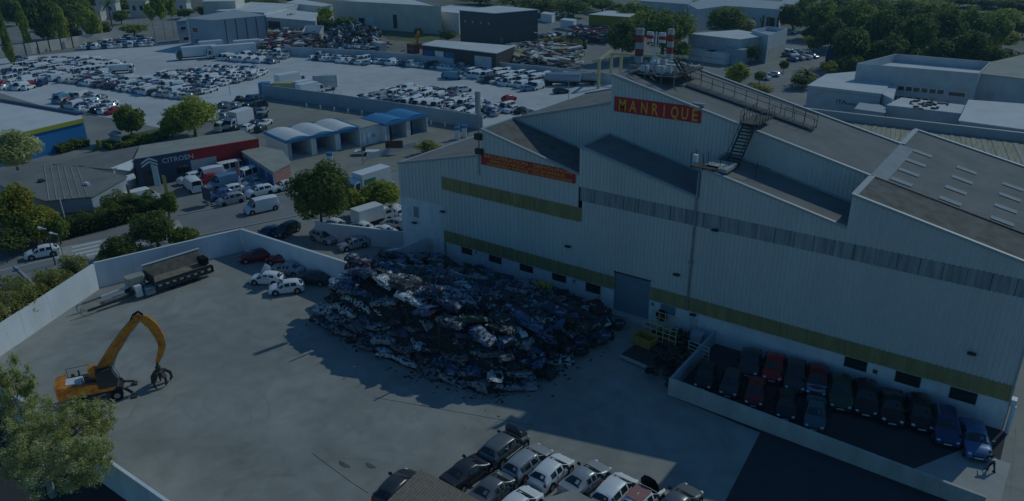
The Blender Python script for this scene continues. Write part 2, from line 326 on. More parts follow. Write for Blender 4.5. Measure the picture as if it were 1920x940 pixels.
# ------------------------------------------------------------------ main warehouse
XW = [-66.1, -52.8, -39.9, -26.6, -13.1, 1.6]; YF, Y2, YB = 67.1, 73.3, 93.4
HI, LO = 17.8, 14.8
SECT = [(-66.1,11.6,-52.8,14.8,YF,89.8), (-52.8,HI,-39.9,LO,YF,Y2), (-39.9,HI,-26.6,LO,YF,Y2), (-26.6,HI,-13.1,LO,YF,Y2), (-13.1,HI,1.6,14.5,YF,YB),
        (-52.8,17.8,-39.9,21.2,Y2,89.8), (-39.9,24.2,-13.1,17.8,Y2,86.2)]
WH = thing('warehouse', 'huge white corrugated metal warehouse with saw-tooth roofs filling the right half of the view', 'warehouse', (0,0,0))
def topz(x, row=1):
    if row == 1:
        for (a,za,b,zb,y0,y1) in SECT[:5]:
            if a <= x <= b+1e-6: return za+(zb-za)*(x-a)/(b-a)
    else:
        for (a,za,b,zb,y0,y1) in SECT[5:]:
            if a <= x <= b+1e-6: return za+(zb-za)*(x-a)/(b-a)
def corrugated(mb, x0, x1, y, zb, zt, pitch=0.42, dep=0.085):
    """ribbed sheet, zb / zt numbers or functions of x"""
    f0 = (lambda x: zb) if not callable(zb) else zb
    f1 = (lambda x: zt) if not callable(zt) else zt
    n = max(1, round((x1-x0)/pitch)); p = (x1-x0)/n; xs = []
    for i in range(n):
        a = x0+i*p
        xs += [(a, 0), (a+p*.52, 0), (a+p*.62, -dep), (a+p*.90, -dep)]
    xs.append((x1, 0))
    vs = []
    for x, d in xs: vs += [(x, y+d, f0(x)), (x, y+d, f1(min(max(x, x0+1e-5), x1-1e-5)))]
    mb.add(vs, [(2*i, 2*i+2, 2*i+3, 2*i+1) for i in range(len(xs)-1)])
e = 1e-4
# plaster base and left plaster block
mb = MB()
mb.box(-59.0, -35.2, YF, YF+.2, 0, 2.86); mb.box(-31.0, 1.55, YF, YF+.2, 0, 2.86)
mb.box(-66.05, -59.0, YF-.01, YF+.2, 0, 7.4); mb.box(-35.2, -31.0, YF+.0, YF+.2, 0, .35)
mb.build('plaster_wall', M['plaster'], WH)
# corrugated cladding of the long front
mb = MB()
corrugated(mb, -66.1, -59.0, YF, 7.4, lambda x: topz(x), .6)
corrugated(mb, -59.0, -52.8-e, YF, 11.15, lambda x: topz(x), .6)
corrugated(mb, -52.8+e, -39.9-e, YF, 11.15, lambda x: topz(x), .6)
corrugated(mb, -59.0, -39.45, YF, 4.26, 9.65, .6)
corrugated(mb, -39.45, 1.6, YF, 4.9, 12.0)
corrugated(mb, -39.45, -35.2, YF, 4.26, 4.9); corrugated(mb, -31.0, 1.6, YF, 4.26, 4.9)
corrugated(mb, -39.9+e, -26.6-e, YF, 13.5, lambda x: topz(x)); corrugated(mb, -26.6+e, -13.1-e, YF, 13.5, lambda x: topz(x))
corrugated(mb, -13.1+e, 1.6, YF, 13.5, lambda x: topz(x))
mb.build('front_cladding', M['clad'], WH)
mb = MB()
corrugated(mb, -52.8+e, -39.9-e, Y2, lambda x: topz(x,1), lambda x: topz(x,2)); corrugated(mb, -39.9+e, -13.1-e, Y2, lambda x: topz(x,1)-.02, lambda x: topz(x,2))
mb.build('upper_cladding', M['clad'], WH)
# weathered band, one sheet after the other
n = 24; w_ = (1.6+39.7)/n
for i in range(n):
    b = MB(); x0 = -39.7+i*w_; corrugated(b, x0+.02, x0+w_-.02, YF-.02-.012*(i % 2), 12.0, 13.5, .42, .05)
    b.build('fibre_sheet', M['band'], WH)
mb = MB(); mb.box(-39.95,1.55,YF+.03,YF+.06,11.9,13.6); mb.build('sheet_backing', M['dark'], WH)
# yellow translucent panels: upper strip of 13, lower strip of 38
for (xa, xb, z0, z1, n) in [(-59.0, -39.45, 9.65, 11.15, 13), (-59.0, -35.2, 2.86, 4.26, 17), (-31.0, 1.4, 2.86, 4.26, 22)]:
    w_ = (xb-xa)/n
    for i in range(n):
        x0 = xa+i*w_; b = MB(); corrugated(b, x0+.04, x0+w_-.04, YF-.07-.015*(i % 3), z0-.08, z1+.05, .25, .035)
        b.build('translucent_panel', M['yellow'], WH)
    b = MB()
    for i in range(n+1): b.box(xa+i*w_-.03, xa+i*w_+.03, YF-.05, YF-.0, z0, z1)
    tag(b.build('panel_joint', M['yelframe'], WH), kind='stuff')
mb = MB()
for z0 in (2.80,): mb.box(-59, -35.2, YF-.12, YF-.0, z0-.04, z0); mb.box(-31, 1.5, YF-.12, YF-.0, z0-.04, z0)
mb.build('drip_rail', M['clad'], WH)
# closed shell behind: sides, back, steps
mb = MB()
for (a,za,b,zb,y0,y1) in SECT:
    yy = y0+.12
    mb.add([(a,yy,0),(b,yy,0),(b,yy,zb-.1),(a,yy,za-.1),(a,y1,0),(b,y1,0),(b,y1,zb-.1),(a,y1,za-.1)], [(4,7,6,5),(0,4,5,1),(0,3,7,4),(1,5,6,2)] + ([(0,1,2,3)] if y0 > YF+1 else []))
mb.build('side_wall', M['clad'], WH)
RNAMES = ['roof']*7
for k, (a,za,b,zb,y0,y1) in enumerate(SECT):
    mb = MB(); t = .14; ov = 0.08
    mb.add([(a,y0+.0,za-t),(b,y0+.0,zb-t),(b,y1+ov,zb-t),(a,y1+ov,za-t),(a,y0+.0,za),(b,y0+.0,zb),(b,y1+ov,zb),(a,y1+ov,za)], [(3,2,1,0),(4,5,6,7),(0,1,5,4),(1,2,6,5),(2,3,7,6),(3,0,4,7)])
    mb.build('roof', M['roofrust'] if k in (1,) else M['roof'], WH)
    # edge trims along front gable and rear
    for yy in ((y0, y1) if k != 0 else (y0,)):
        mb = MB(); mb.beam((a+.02,yy-.02,za+.05),(b-.02,yy-.02,zb+.05), .34 if k not in (0,) else .18, .22); mb.build('gable_trim', M['trim'], WH)
mb = MB(); mb.add([(-13.0,YF+.2,17.815),(-0.2,YF+.2,14.95),(1.55,YF+.2,14.55),(1.55,Y2-.3,14.55),(-13.0,Y2-.2,17.815)],[(0,1,2,3,4)]); mb.build('browned_roof_strip', M['roofrust'], WH)
for (x, z, y0, y1) in [(-13.1,17.8,YF,Y2),(-13.1,17.8,86.2,YB),(-39.9,17.8,YF,Y2),(-26.6,17.8,YF,Y2),(-52.8,17.8,YF,Y2),(-66.1,11.6,YF,89.8)]:
    mb = MB(); mb.box(x-.12, x+(.42 if x in (-13.1,) else .2), y0, y1, z-.12, z+.1); mb.build('ridge_flashing', M['trim'], WH)
mb = MB(); mb.add([(-13.15,Y2+.2,17.86),(-11.7,Y2+.2,17.53),(-11.7,86.1,17.53),(-13.15,86.1,17.86)],[(0,1,2,3)]); mb.build('wide_flashing', mat('dull_flashing', (.34,.36,.37), .85, 0, .1, 1), WH)
mb = MB(); mb.beam((-13.0,Y2,17.88),(1.5,Y2,14.6),.12,.1); mb.build('roof_seam', M['darksteel'], WH)
# skylights on the right roof
nR4 = Vector((17.8-14.5,0,14.7)).normalized(); pR4 = Vector((-13.1,YF,17.8)); dR4 = Vector((14.7,0,-3.3)).normalized()
for (u,v) in [(1157,215),(1107,285),(1055,357),(1000,428),(1487,340),(1455,412),(1407,490),(1365,572),(1835,465),(1812,543),(1780,628),(1755,722)]:
    c = onplane(1440+u/4, 235+v/4, pR4, nR4); mb = MB(); mb.beam(c-dR4*.92+nR4*.05, c+dR4*.92+nR4*.05, .85, .05); mb.build('skylight', M['skylight'], WH)
# roller door, windows, signs, lamps on the front
mb = MB()
for i in range(30): mb.box(-35.15, -31.05, YF+.06+.03*(i % 2), YF+.12, .36+i*.15, .36+(i+1)*.15-.01)
mb.build('roller_door', M['bluedoor'], WH)
mb = MB(); mb.box(-35.25,-30.95,YF-.12,YF+.1,4.86,4.98); mb.build('door_lintel', M['darksteel'], WH)
mb = MB(); mb.box(-35.25,-30.9,YF-.9,YF+.05,0,.34); mb.build('door_threshold', M['concretewall'], WH)
def wh_window(x0, x1, z0, z1, shutter=False):
    f = MB(); t = .07
    f.box(x0-t,x1+t,YF-.05,YF-.003,z1,z1+t); f.box(x0-t,x1+t,YF-.07,YF-.003,z0-t,z0); f.box(x0-t,x0,YF-.05,YF-.003,z0,z1); f.box(x1,x1+t,YF-.05,YF-.003,z0,z1)
    if not shutter:
        for zz in (.33,.66): f.box(x0,x1,YF-.04,YF-.02,z0+(z1-z0)*zz-.02,z0+(z1-z0)*zz+.02)
    w = f.build('window', M['darksteel'] if not shutter else M['white'], WH)
    g = MB(); g.box(x0,x1,YF-.03,YF-.004,z0,z1); g.build('pane', M['glass'] if not shutter else M['bluedoor'], w)
for x0,x1,z0,z1 in [(-56.2,-54.7,2.0,2.8),(-52.0,-50.3,1.95,2.8),(-47.5,-45.8,1.95,2.8),(-43.0,-41.3,1.95,2.8),(-38.6,-36.9,1.75,2.7),(-11.3,-9.5,1.75,2.7),(-7.0,-5.1,1.7,2.65),(-2.7,-.8,1.65,2.6)]: wh_window(x0,x1,z0,z1)
wh_window(-29.7,-28.0,1.7,2.75,True); wh_window(-63.9,-63.0,5.0,6.4,True)
mb = MB(); mb.box(-26.4,-25.5,YF-.03,YF-.002,.05,2.1); mb.build('door', M['wallgrey'], WH)
for x, z, s in [(-40.2,2.4,.32),(-30.6,2.35,.36),(-8.7,2.0,.38),(-54.0,2.5,.3)]:
    b = MB(); b.box(x-s/2,x+s/2,YF-.06,YF-.004,z-s/2,z+s/2); b.build('electric_box', M['rust'] if x > -20 else M['bluedoor'], WH)
for x, z in [(-24.6,12.1),(-40.9,6.5),(-28.1,6.5),(-1.9,6.3),(-58.8,6.8),(-63.6,4.3),(-26.0,2.6)]:
    b = MB(); b.box(x-.05,x+.05,YF-.25,YF-.05,z,z+.1); b.box(x-.32,x+.32,YF-.55,YF-.22,z-.06,z+.1); b.build('wall_lamp', M['darksteel'], WH)
mb = MB(); mb.bar((-26.75,YF-.2,2.9),(-26.75,YF-.2,17.4),.11,8); mb.box(-26.95,-26.55,YF-.35,YF-.05,8.0,8.4); mb.build('downpipe', M['steel'], WH)
mb = MB(); mb.bar((1.5,YF-.14,2.8),(1.5,YF-.14,14.3),.07,8); mb.build('downpipe', M['trim'], WH)
mb = MB(); mb.bar((-58.85,YF-.1,0),(-58.85,YF-.1,2.8),.1,8); mb.build('downpipe', M['bluedoor'], WH)
mb = MB(); mb.box(1.6,2.0,YF-.2,YF+.5,2.5,3.1); mb.bar((1.9,YF-.2,0),(1.9,YF-.2,2.6),.18,8); mb.build('gutter_box', M['white'], WH)
mb = MB(); mb.box(-61.8,-60.9,YF-.03,YF-.012,.0,2.7); mb.build('brown_stain_door', M['beige'], WH)

def text_mesh(name, body, size, m, parent, pos, w=None, extrude=.02, up=True, rz=0, ind=1.0, bold=0):
    cu = bpy.data.curves.new(name, 'FONT'); cu.body = body; cu.size = size; cu.extrude = extrude; cu.align_x = 'LEFT'; cu.resolution_u = 2; cu.offset = bold
    t = bpy.data.objects.new('tmp', cu); COL.objects.link(t); dg = bpy.context.evaluated_depsgraph_get(); dg.update()
    me = bpy.data.meshes.new_from_object(t.evaluated_get(dg)); bpy.data.objects.remove(t)
    me.materials.clear(); me.materials.append(m)
    co = np.array([v.co[:] for v in me.vertices]); k = 1.0
    if len(co) and w: k = w/(co[:,0].max()-co[:,0].min())
    o = bpy.data.objects.new(name, me); COL.objects.link(o); o.parent = parent; o.location = pos; o.rotation_euler = (math.pi/2, 0, rz); o.scale = (k, 1, 1)
    return o
SG = thing('sign_board', 'long red board with MANRIQUE in tall yellow letters high on the inner gable wall', 'sign', (-39.4, Y2-.12, 20.4))
b = MB(); x1 = 9.85
b.add([(0,0,0),(x1,0,.0),(x1,0,1.6),(0,0,1.6),(0,.05,0),(x1,.05,0),(x1,.05,1.6),(0,.05,1.6)], [(0,1,2,3),(7,6,5,4),(4,5,1,0),(5,6,2,1),(6,7,3,2),(7,4,0,3)]); b.build('board', M['red'], SG)
for i, (ch, xx, ww) in enumerate([('M',.50,.82),('A',1.82,.86),('N',3.10,.74),('R',4.35,.72),('I',5.66,.14),('Q',6.52,.84),('U',7.66,.72),('E',8.78,.62)]):
    text_mesh('letter', ch, 1.72, M['letter'], SG, (xx, -.012, .20), w=ww, bold=.022)
S2 = thing('sign_board', 'narrow red board with three rows of small yellow lettering above the yellow panels', 'sign', (-52.85, YF-.12, 13.75))
b = MB(); b.box(0,12.55,0,.05,0,1.38); b.build('board', M['red'], S2)
for row, (txt, z, s, xx, ww) in enumerate([('RECUPERATION - DEMOLITION', .93, .50, .5, 11.6), ('FERRAILLE ET METAUX - ACHAT DE VEHICULES', .50, .42, 1.3, 9.9), ('ENLEVEMENT D\'EPAVES - PIECES D\'OCCASION', .09, .42, .9, 11.2)]):
    text_mesh('lettering_row', txt, s, M['letter'], S2, (xx, -.012, z), w=ww, bold=.004)
# roof walkway, stairs and rails
nM2 = Vector((6.4,0,26.8)).normalized(); pM2 = Vector((-39.9,Y2,24.2)); dM2 = Vector((26.8,0,-6.4)).normalized()
WK = thing('roof_walkway', 'dark steel walkway with handrails running down the upper grey roof', 'walkway', (0,0,0))
y_w = 76.6
def rz2(x): return 24.2-6.4/26.8*(x+39.9)
wa = onplane(1290,156,pM2+nM2*.3,nM2); wb = onplane(1528,240,pM2+nM2*.3,nM2)
def wpt(t, off=0, h=0): 
    y = wa.y+(wb.y-wa.y)*t+off; x = wa.x+(wb.x-wa.x)*t; return Vector((x,y,rz2(x)+.35+h))
mb = MB(); mb.beam(wpt(0), wpt(1), .9, .08); mb.build('deck', M['darksteel'], WK)
mb = MB(); mb.beam(wpt(0,-.5,-.1), wpt(1,-.5,-.1), .12, .2); mb.beam(wpt(0,.5,-.1), wpt(1,.5,-.1), .12, .2); mb.build('side_beam', M['steel'], WK)
for i in range(12):
    t = i/11; b = MB(); b.bar(wpt(t,.5,-.2), wpt(t,.5,1.15), .035, 5); b.build('rail_post', M['darksteel'], WK)
for h in (.6, 1.15):
    b = MB(); b.bar(wpt(0,.5,h), wpt(1,.5,h), .03, 5); b.build('handrail', M['darksteel'], WK)
for i in range(4):
    t = .78+i*.073; b = MB(); b.bar(wpt(t,-.5,-.2), wpt(t,-.5,1.1), .03, 5); b.build('rail_post', M['darksteel'], WK)
b = MB(); b.bar(wpt(.78,-.5,1.1), wpt(1,-.5,1.1), .03, 5); b.build('handrail', M['darksteel'], WK)
b = MB(); b.box(-30.9,-29.7,Y2+.6,Y2+1.2,rz2(-30)+.1,rz2(-30)+.35); b.build('roof_hatch', M['skylight'], WK)
ST = thing('roof_stairs', 'steep black open-tread stair climbing from the lower roof to the upper roof', 'stairs', (0,0,0))
sx = onY(1403,240,Y2-.2).x; zt = rz2(sx)+.5; sb = onY(1385,298,Y2-3.0); zb = topz(sb.x)+.15
A0 = Vector((sx+.1, Y2-.15, zt)); B0 = Vector((sx-.15, Y2-3.3, topz(sx)+.15))
for s in (-.62, .62):
    b = MB(); b.beam(A0+Vector((s,0,0)), B0+Vector((s,0,0)), .07, .22); b.build('stringer', M['darksteel'], ST)
    b = MB(); b.bar(A0+Vector((s,0,1)), B0+Vector((s,0,1)), .035, 5)
    for t in (0,.33,.66,1): b.bar(A0.lerp(B0,t)+Vector((s,0,0)), A0.lerp(B0,t)+Vector((s,0,1)), .025, 5)
    b.build('handrail', M['darksteel'], ST)
for i in range(13):
    p = A0.lerp(B0, (i+.5)/13); b = MB(); b.box(p.x-.6,p.x+.6,p.y-.13,p.y+.13,p.z-.02,p.z+.03); b.build('tread', M['darksteel'] if i % 2 else M['black'], ST)
# landing bridging from the stair head to the walkway
LD = thing('roof_landing', 'railed grey landing joining the stair head to the roof walkway', 'platform', (0,0,0))
zz = zt
b = MB(); b.box(sx-.9,sx+1.0,Y2-.2,77.4,zz-.08,zz); b.build('deck', M['darksteel'], LD)
for s in (-.9, 1.0):
    b = MB()
    for t in range(6): b.bar((sx+s,Y2-.1+t*.85,zz-.3),(sx+s,Y2-.1+t*.85,zz+1.1),.03,5)
    b.bar((sx+s,Y2-.1,zz+1.1),(sx+s,77.3,zz+1.1),.035,5); b.bar((sx+s,Y2-.1,zz+.55),(sx+s,77.3,zz+.55),.025,5)
    b.build('railing', M['darksteel'], LD)
LP = thing('ladder_platform', 'small railed steel platform on the tip of the third saw-tooth above the downpipe', 'platform', (0,0,0))
b = MB(); b.box(-27.6,-25.2,YF-.3,YF+.9,17.85,17.95); b.build('deck', M['darksteel'], LP)
b = MB()
for (x,y) in [(-27.6,YF-.3),(-27.6,YF+.9),(-26.4,YF-.3),(-26.4,YF+.9),(-25.2,YF+.9),(-24.6,YF+1.6),(-22.4,YF+3)]: b.bar((x,y,topz(min(-13.2,max(x,-26.5)))-.1),(x,y,topz(min(-13.2,max(x,-26.5)))+1.5),.035,5)
b.bar((-27.6,YF-.3,19.2),(-27.6,YF+.9,19.2),.03,5); b.bar((-24.6,YF+1.6,topz(-24.6)+1.4),(-21.2,YF+3.4,topz(-21.2)+1.2),.03,5); b.bar((-25.2,YF+.9,19.1),(-24.6,YF+1.6,topz(-24.6)+1.4),.03,5)
b.build('railing', M['darksteel'], LP)
b = MB(); b.box(-27.5,-27.1,YF-.15,YF+.25,18.3,19.0); b.build('floodlight', M['white'], LP)
b = MB(); b.box(-26.4,-24.3,YF+.35,YF+3.0,17.6,17.95); b.build('walk_board', M['concretewall'], LP)
# left corner mast
PM = thing('antenna_pole', 'grey pole with a slim box antenna standing at the left step of the warehouse roof', 'antenna', (-53.1, YF-.1, 0))
zt0 = onY(895,172,YF-.1).z; zm0 = onY(895,213,YF-.1).z
b = MB(); b.bar((0,0,12.4),(0,0,zm0),.09,8); b.build('pole', M['steel'], PM)
b = MB(); b.box(-.26,.26,-.18,.18,zm0,zt0); b.build('antenna', M['trim'], PM)
b = MB(); b.box(-.45,.45,-.3,.3,16.6,17.3); b.box(-.3,.6,-.4,.1,15.0,15.6); b.build('junction_box', M['darksteel'], PM)
# masts and kit at the ridge tip
MSR = mat('faded_mast_red', (.30,.04,.05), .7, 0, .3, 2); MSW = mat('dull_mast_white', (.42,.44,.44), .7, 0, .25, 2)
def redwhite_mast(u, vt, vb, y, wd, label):
    t = onY(u, vt, y); bb = onY(u, vb, y); mz = t.z
    o = thing('antenna_mast', label, 'antenna', (t.x, y, bb.z)); n = 5; h = (mz-bb.z)/n
    for i in range(n):
        b = MB(); b.box(-wd/2,wd/2,-.25,.25,i*h+.02,(i+1)*h-.02); b.build('clad_section', MSR if i % 2 == 1 else MSW, o)
    b = MB(); b.bar((wd/2-.1,0,(n)*h),(wd/2-.1,0,n*h+1.0),.04,5); b.build('spike', M['steel'], o)
    b = MB(); b.bar((0,0,-2.0),(0,0,0),.12,6); b.build('mount', M['steel'], o)
    return o
redwhite_mast(1201,53,118,79,.8,'left red and white clad antenna mast at the roof ridge')
redwhite_mast(1259,54,112,82,.62,'right red and white clad antenna mast at the roof ridge')
c = onY(1231,60,80.5); cb = onY(1231,112,80.5); FL = thing('lamp_cross', 'short mast carrying four red and white box antennas between the two clad masts', 'antenna', (c.x,80.5,cb.z))
h = c.z-cb.z
b = MB(); b.bar((0,0,-2),(0,0,h),.09,6); b.bar((-.25,0,h*.25),(-.25,0,h*.95),.04,5); b.bar((.3,0,h*.25),(.3,0,h*.95),.04,5); b.bar((-.9,0,h*.85),(.9,0,h*.85),.05,5); b.build('pole', M['white'], FL)
for sx_, sz_ in ((-1,.93),(1,.93),(-1,.68),(1,.68)):
    b = MB(); b.box(sx_*.75-.35,sx_*.75+.35,-.15,.15,h*sz_-.17,h*sz_+.17); b.build('box_antenna', M['white'], FL)
b = MB(); b.box(-1.15,-.4,-.12,.12,h*.74,h*.85); b.box(.4,1.15,-.12,.12,h*.74,h*.85); b.build('red_band', M['red'], FL)
PL = thing('antenna_platform', 'steel platform crowded with radio cabinets and braces at the tip of the upper roof', 'platform', (0,0,0))
b = MB(); b.box(-39.6,-34.0,76.2,83.5,23.9,24.05); b.build('deck', M['darksteel'], PL)
b = MB(); rr = random.Random(3)
for i in range(26):
    p = Vector((rr.uniform(-39.4,-34.2), rr.uniform(75.0,83), 24.1)); q = p+Vector((rr.uniform(-1.8,1.8), rr.uniform(-1.5,1.5), rr.uniform(-.6,1.5))); b.bar(p, q, .055, 5)
for x in (-39.4,-37.5,-35.6,-34.1): b.bar((x,76.2,rz2(x)),(x,76.2,25.2),.05,5); b.bar((x,83.4,rz2(x)),(x,83.4,25.2),.05,5)
b.bar((-39.4,76.2,25.2),(-34.1,76.2,25.2),.04,5); b.bar((-39.4,83.4,25.2),(-34.1,83.4,25.2),.04,5)
b.build('brace', M['steel'], PL)
for i in range(9):
    x, y = rr.uniform(-39.2,-35), rr.uniform(77,83); b = MB(); s = rr.uniform(.3,.6); b.box(x-s,x+s,y-s*.6,y+s*.6,24.05,24.05+rr.uniform(.5,1.4)); b.build('cabinet', M['white'] if i % 3 else M['wallgrey'], PL)
c = onY(1232,122,80); b = MB(); b.disc((c.x,79.5,24.9),(0.3,-.9,.2),.55,.2,16); b.build('dish', M['white'], PL)
b = MB(); A1 = Vector((-35.2,78.5,25.6)); B1 = wpt(0,0,.2); b.beam(A1+Vector((0,.4,0)),B1+Vector((0,.4,0)),.08,.2); b.beam(A1-Vector((0,.4,0)),B1-Vector((0,.4,0)),.08,.2)
for i in range(7): q = A1.lerp(B1,(i+.5)/7); b.box(q.x-.12,q.x+.12,q.y-.4,q.y+.4,q.z-.02,q.z+.03)
b.bar(A1+Vector((0,.45,1)),B1+Vector((0,.45,1)),.03,5); b.bar(A1+Vector((0,-.45,1)),B1+Vector((0,-.45,1)),.03,5); b.build('access_ladder', M['darksteel'], PL)

# ------------------------------------------------------------------ yard walls
def lerp2(a,b,t): return a+(b-a)*t
def wall_seg(name, label, pts, h0, h1, th, m, coping=True, z0=-.1):
    """free-standing wall along pts (2D), own thickness"""
    root = thing(name, label, 'wall')
    b = MB(); c = MB(); n = len(pts)-1
    for i in range(n):
        a = Vector((*pts[i],0)); q = Vector((*pts[i+1],0)); d = (q-a).normalized(); s = Vector((-d.y,d.x,0))*th/2
        ha = h0+(h1-h0)*i/n; hb = h0+(h1-h0)*(i+1)/n
        vs = [a-s+Vector((0,0,z0)),q-s+Vector((0,0,z0)),q+s+Vector((0,0,z0)),a+s+Vector((0,0,z0)),a-s+Vector((0,0,ha)),q-s+Vector((0,0,hb)),q+s+Vector((0,0,hb)),a+s+Vector((0,0,ha))]
        b.add(vs, [(3,2,1,0),(4,5,6,7),(0,1,5,4),(1,2,6,5),(2,3,7,6),(3,0,4,7)])
        c.beam(a+Vector((0,0,ha+.04)), q+Vector((0,0,hb+.04)), th+.1, .08)
    b.build('wall', m, root)
    for i in range(n if m is not M['plaster'] else 0):
        a = Vector((*pts[i],0)); q = Vector((*pts[i+1],0)); L0 = (q-a).length; d = (q-a)/L0; jb = MB()
        for k in range(1, int(L0/4)): p = a+d*(k*4); hh = lerp2(h0,h1,(i+k*4/L0)/n)-.02; jb.beam(p+Vector((0,0,hh/2-.02)), p+d*.03+Vector((0,0,hh/2-.02)), th+.012, hh)
        if jb.v: jb.build('joint', M['wallgrey'], root)
    if coping: c.build('coping', M['white'], root)
    return root
g2 = lambda u,v,z=0: (G(u,v,z).x, G(u,v,z).y)
cA = g2(185,541); cB = g2(458,470)
wall_seg('yard_wall', 'long sunlit white yard wall on the left below the flowering hedge', [(-78.6,20.3), cA], 3.0, 3.15, .25, M['wallwhite'], False)
wall_seg('yard_wall', 'streaked white yard wall behind the tipper trailer', [(cA[0]-.1,cA[1]+.15), (cB[0]-.1,cB[1]-.14)], 3.15, 2.95, .22, M['wallwhite'], True)
cC = g2(700,560)
wall_seg('yard_wall', 'white dividing wall running from the yard corner down to the scrap heap', [cB, cC], 2.98, 3.5, .22, M['wallwhite'], True)
wall_seg('lot_wall', 'pale wall behind the two parked silver hatchbacks', [g2(595,452), (-66.2,67.2)], 2.7, 2.3, .2, M['wallgrey'], True)
wall_seg('blue_shaded_wall', 'shaded wall between the scrap heap and the left corner of the warehouse', [g2(736,506), (-62.2,66.9)], 2.4, 2.5, .25, M['plaster'], False)
wall_seg('street_wall', 'plain grey yard wall in the bottom left corner beside the dark street', [(-78.6,20.3), (-20,20.3)], 2.9, 2.9, .25, M['wallwhite'], False)

# ------------------------------------------------------------------ cars
def lerp(a, b, t): return a+(b-a)*t
def loft(st, name):
    """stations: (x, z_sill, z_belt, z_roof, w_belt, w_roof) -> vertex grid of a closed car body"""
    prof = []
    for (x, zs, zb, zr, wb, wr) in st:
        tall = zr-zb > .15; h = [(wb*.90, zs), (wb*.985, lerp(zs,zb,.28)), (wb, lerp(zs,zb,.62)), (wb*.955, zb), (wr, zr-(.10 if tall else .02)), (wr*.80, zr-(.028 if tall else .0)), (0, zr+(.03 if tall else .022))]
        prof.append([(x, y, z) for y, z in h]+[(x, -y, z) for y, z in h[-2::-1]])
    return prof
def car_shape(kind):
    # length, half width, height, stations, window spec
    if kind == 'hatch':   L, W, H, cw, rf, rr, rb = 4.05, .86, 1.47, 1.05, 1.75, 3.45, 3.88
    elif kind == 'suv':   L, W, H, cw, rf, rr, rb = 4.45, .92, 1.66, 1.15, 1.85, 3.95, 4.30
    elif kind == 'estate':L, W, H, cw, rf, rr, rb = 4.55, .88, 1.49, 1.25, 1.95, 3.95, 4.40
    elif kind == 'sedan': L, W, H, cw, rf, rr, rb = 4.50, .88, 1.44, 1.25, 1.98, 3.20, 3.85
    elif kind == 'mpv':   L, W, H, cw, rf, rr, rb = 4.20, .88, 1.62, .85, 1.70, 3.75, 4.08
    elif kind == 'van':   L, W, H, cw, rf, rr, rb = 5.05, .98, 2.12, .70, 1.40, 4.85, 4.99
    elif kind == 'minibus':L, W, H, cw, rf, rr, rb = 5.40, .98, 2.25, .62, 1.35, 5.20, 5.33
    sill = .22 if kind != 'suv' else .28
    bh = {'suv': 1.08, 'van': 1.16, 'minibus': 1.16, 'mpv': 1.03}.get(kind, .95)
    hood = {'van': 1.02, 'minibus': 1.02, 'mpv': .90}.get(kind, bh-.06)
    rw = W*.73 if kind not in ('van','minibus') else W*.86
    b1 = lerp(rf, rr, .42); b2 = b1+.09; c1 = lerp(rf, rr, .86); c2 = rr
    st = [(0.00, sill+.10, .50, .56, W*.72, W*.60), (.07, sill, .60, .66, W*.86, W*.74), (.32, sill, hood-.14, hood-.08, W*.96, W*.84),
          (cw*.7, sill, hood, hood+.05, W, W*.86), (cw, sill, bh-.01, hood+.10, W, W*.88), (rf, sill, bh, H-.055, W, rw), (rf+.09, sill, bh, H-.035, W, rw),
          (b1, sill, bh+.01, H+.01, W, rw), (b2, sill, bh+.01, H+.01, W, rw), (c1, sill, bh+.03, H-.045, W, rw*.98), (c2, sill, bh+.05, H-.10, W*.98, rw*.93)]
    if kind == 'sedan': st += [(rb, sill, bh+.06, bh+.12, W*.97, W*.80), (L-.10, sill, bh+.02, bh+.07, W*.93, W*.76), (L-.02, sill+.04, bh-.12, bh-.08, W*.86, W*.7), (L, sill+.12, .60, .64, W*.80, W*.66)]
    else: st += [(rb, sill, bh+.04, bh+.10, W*.96, W*.84), (L-.05, sill, bh-.10, bh-.05, W*.93, W*.80), (L, sill+.08, .62, .66, W*.86, W*.72)]
    return L, W, H, st, bh, sill, (cw, rf, rr, rb)
_carcache = {}
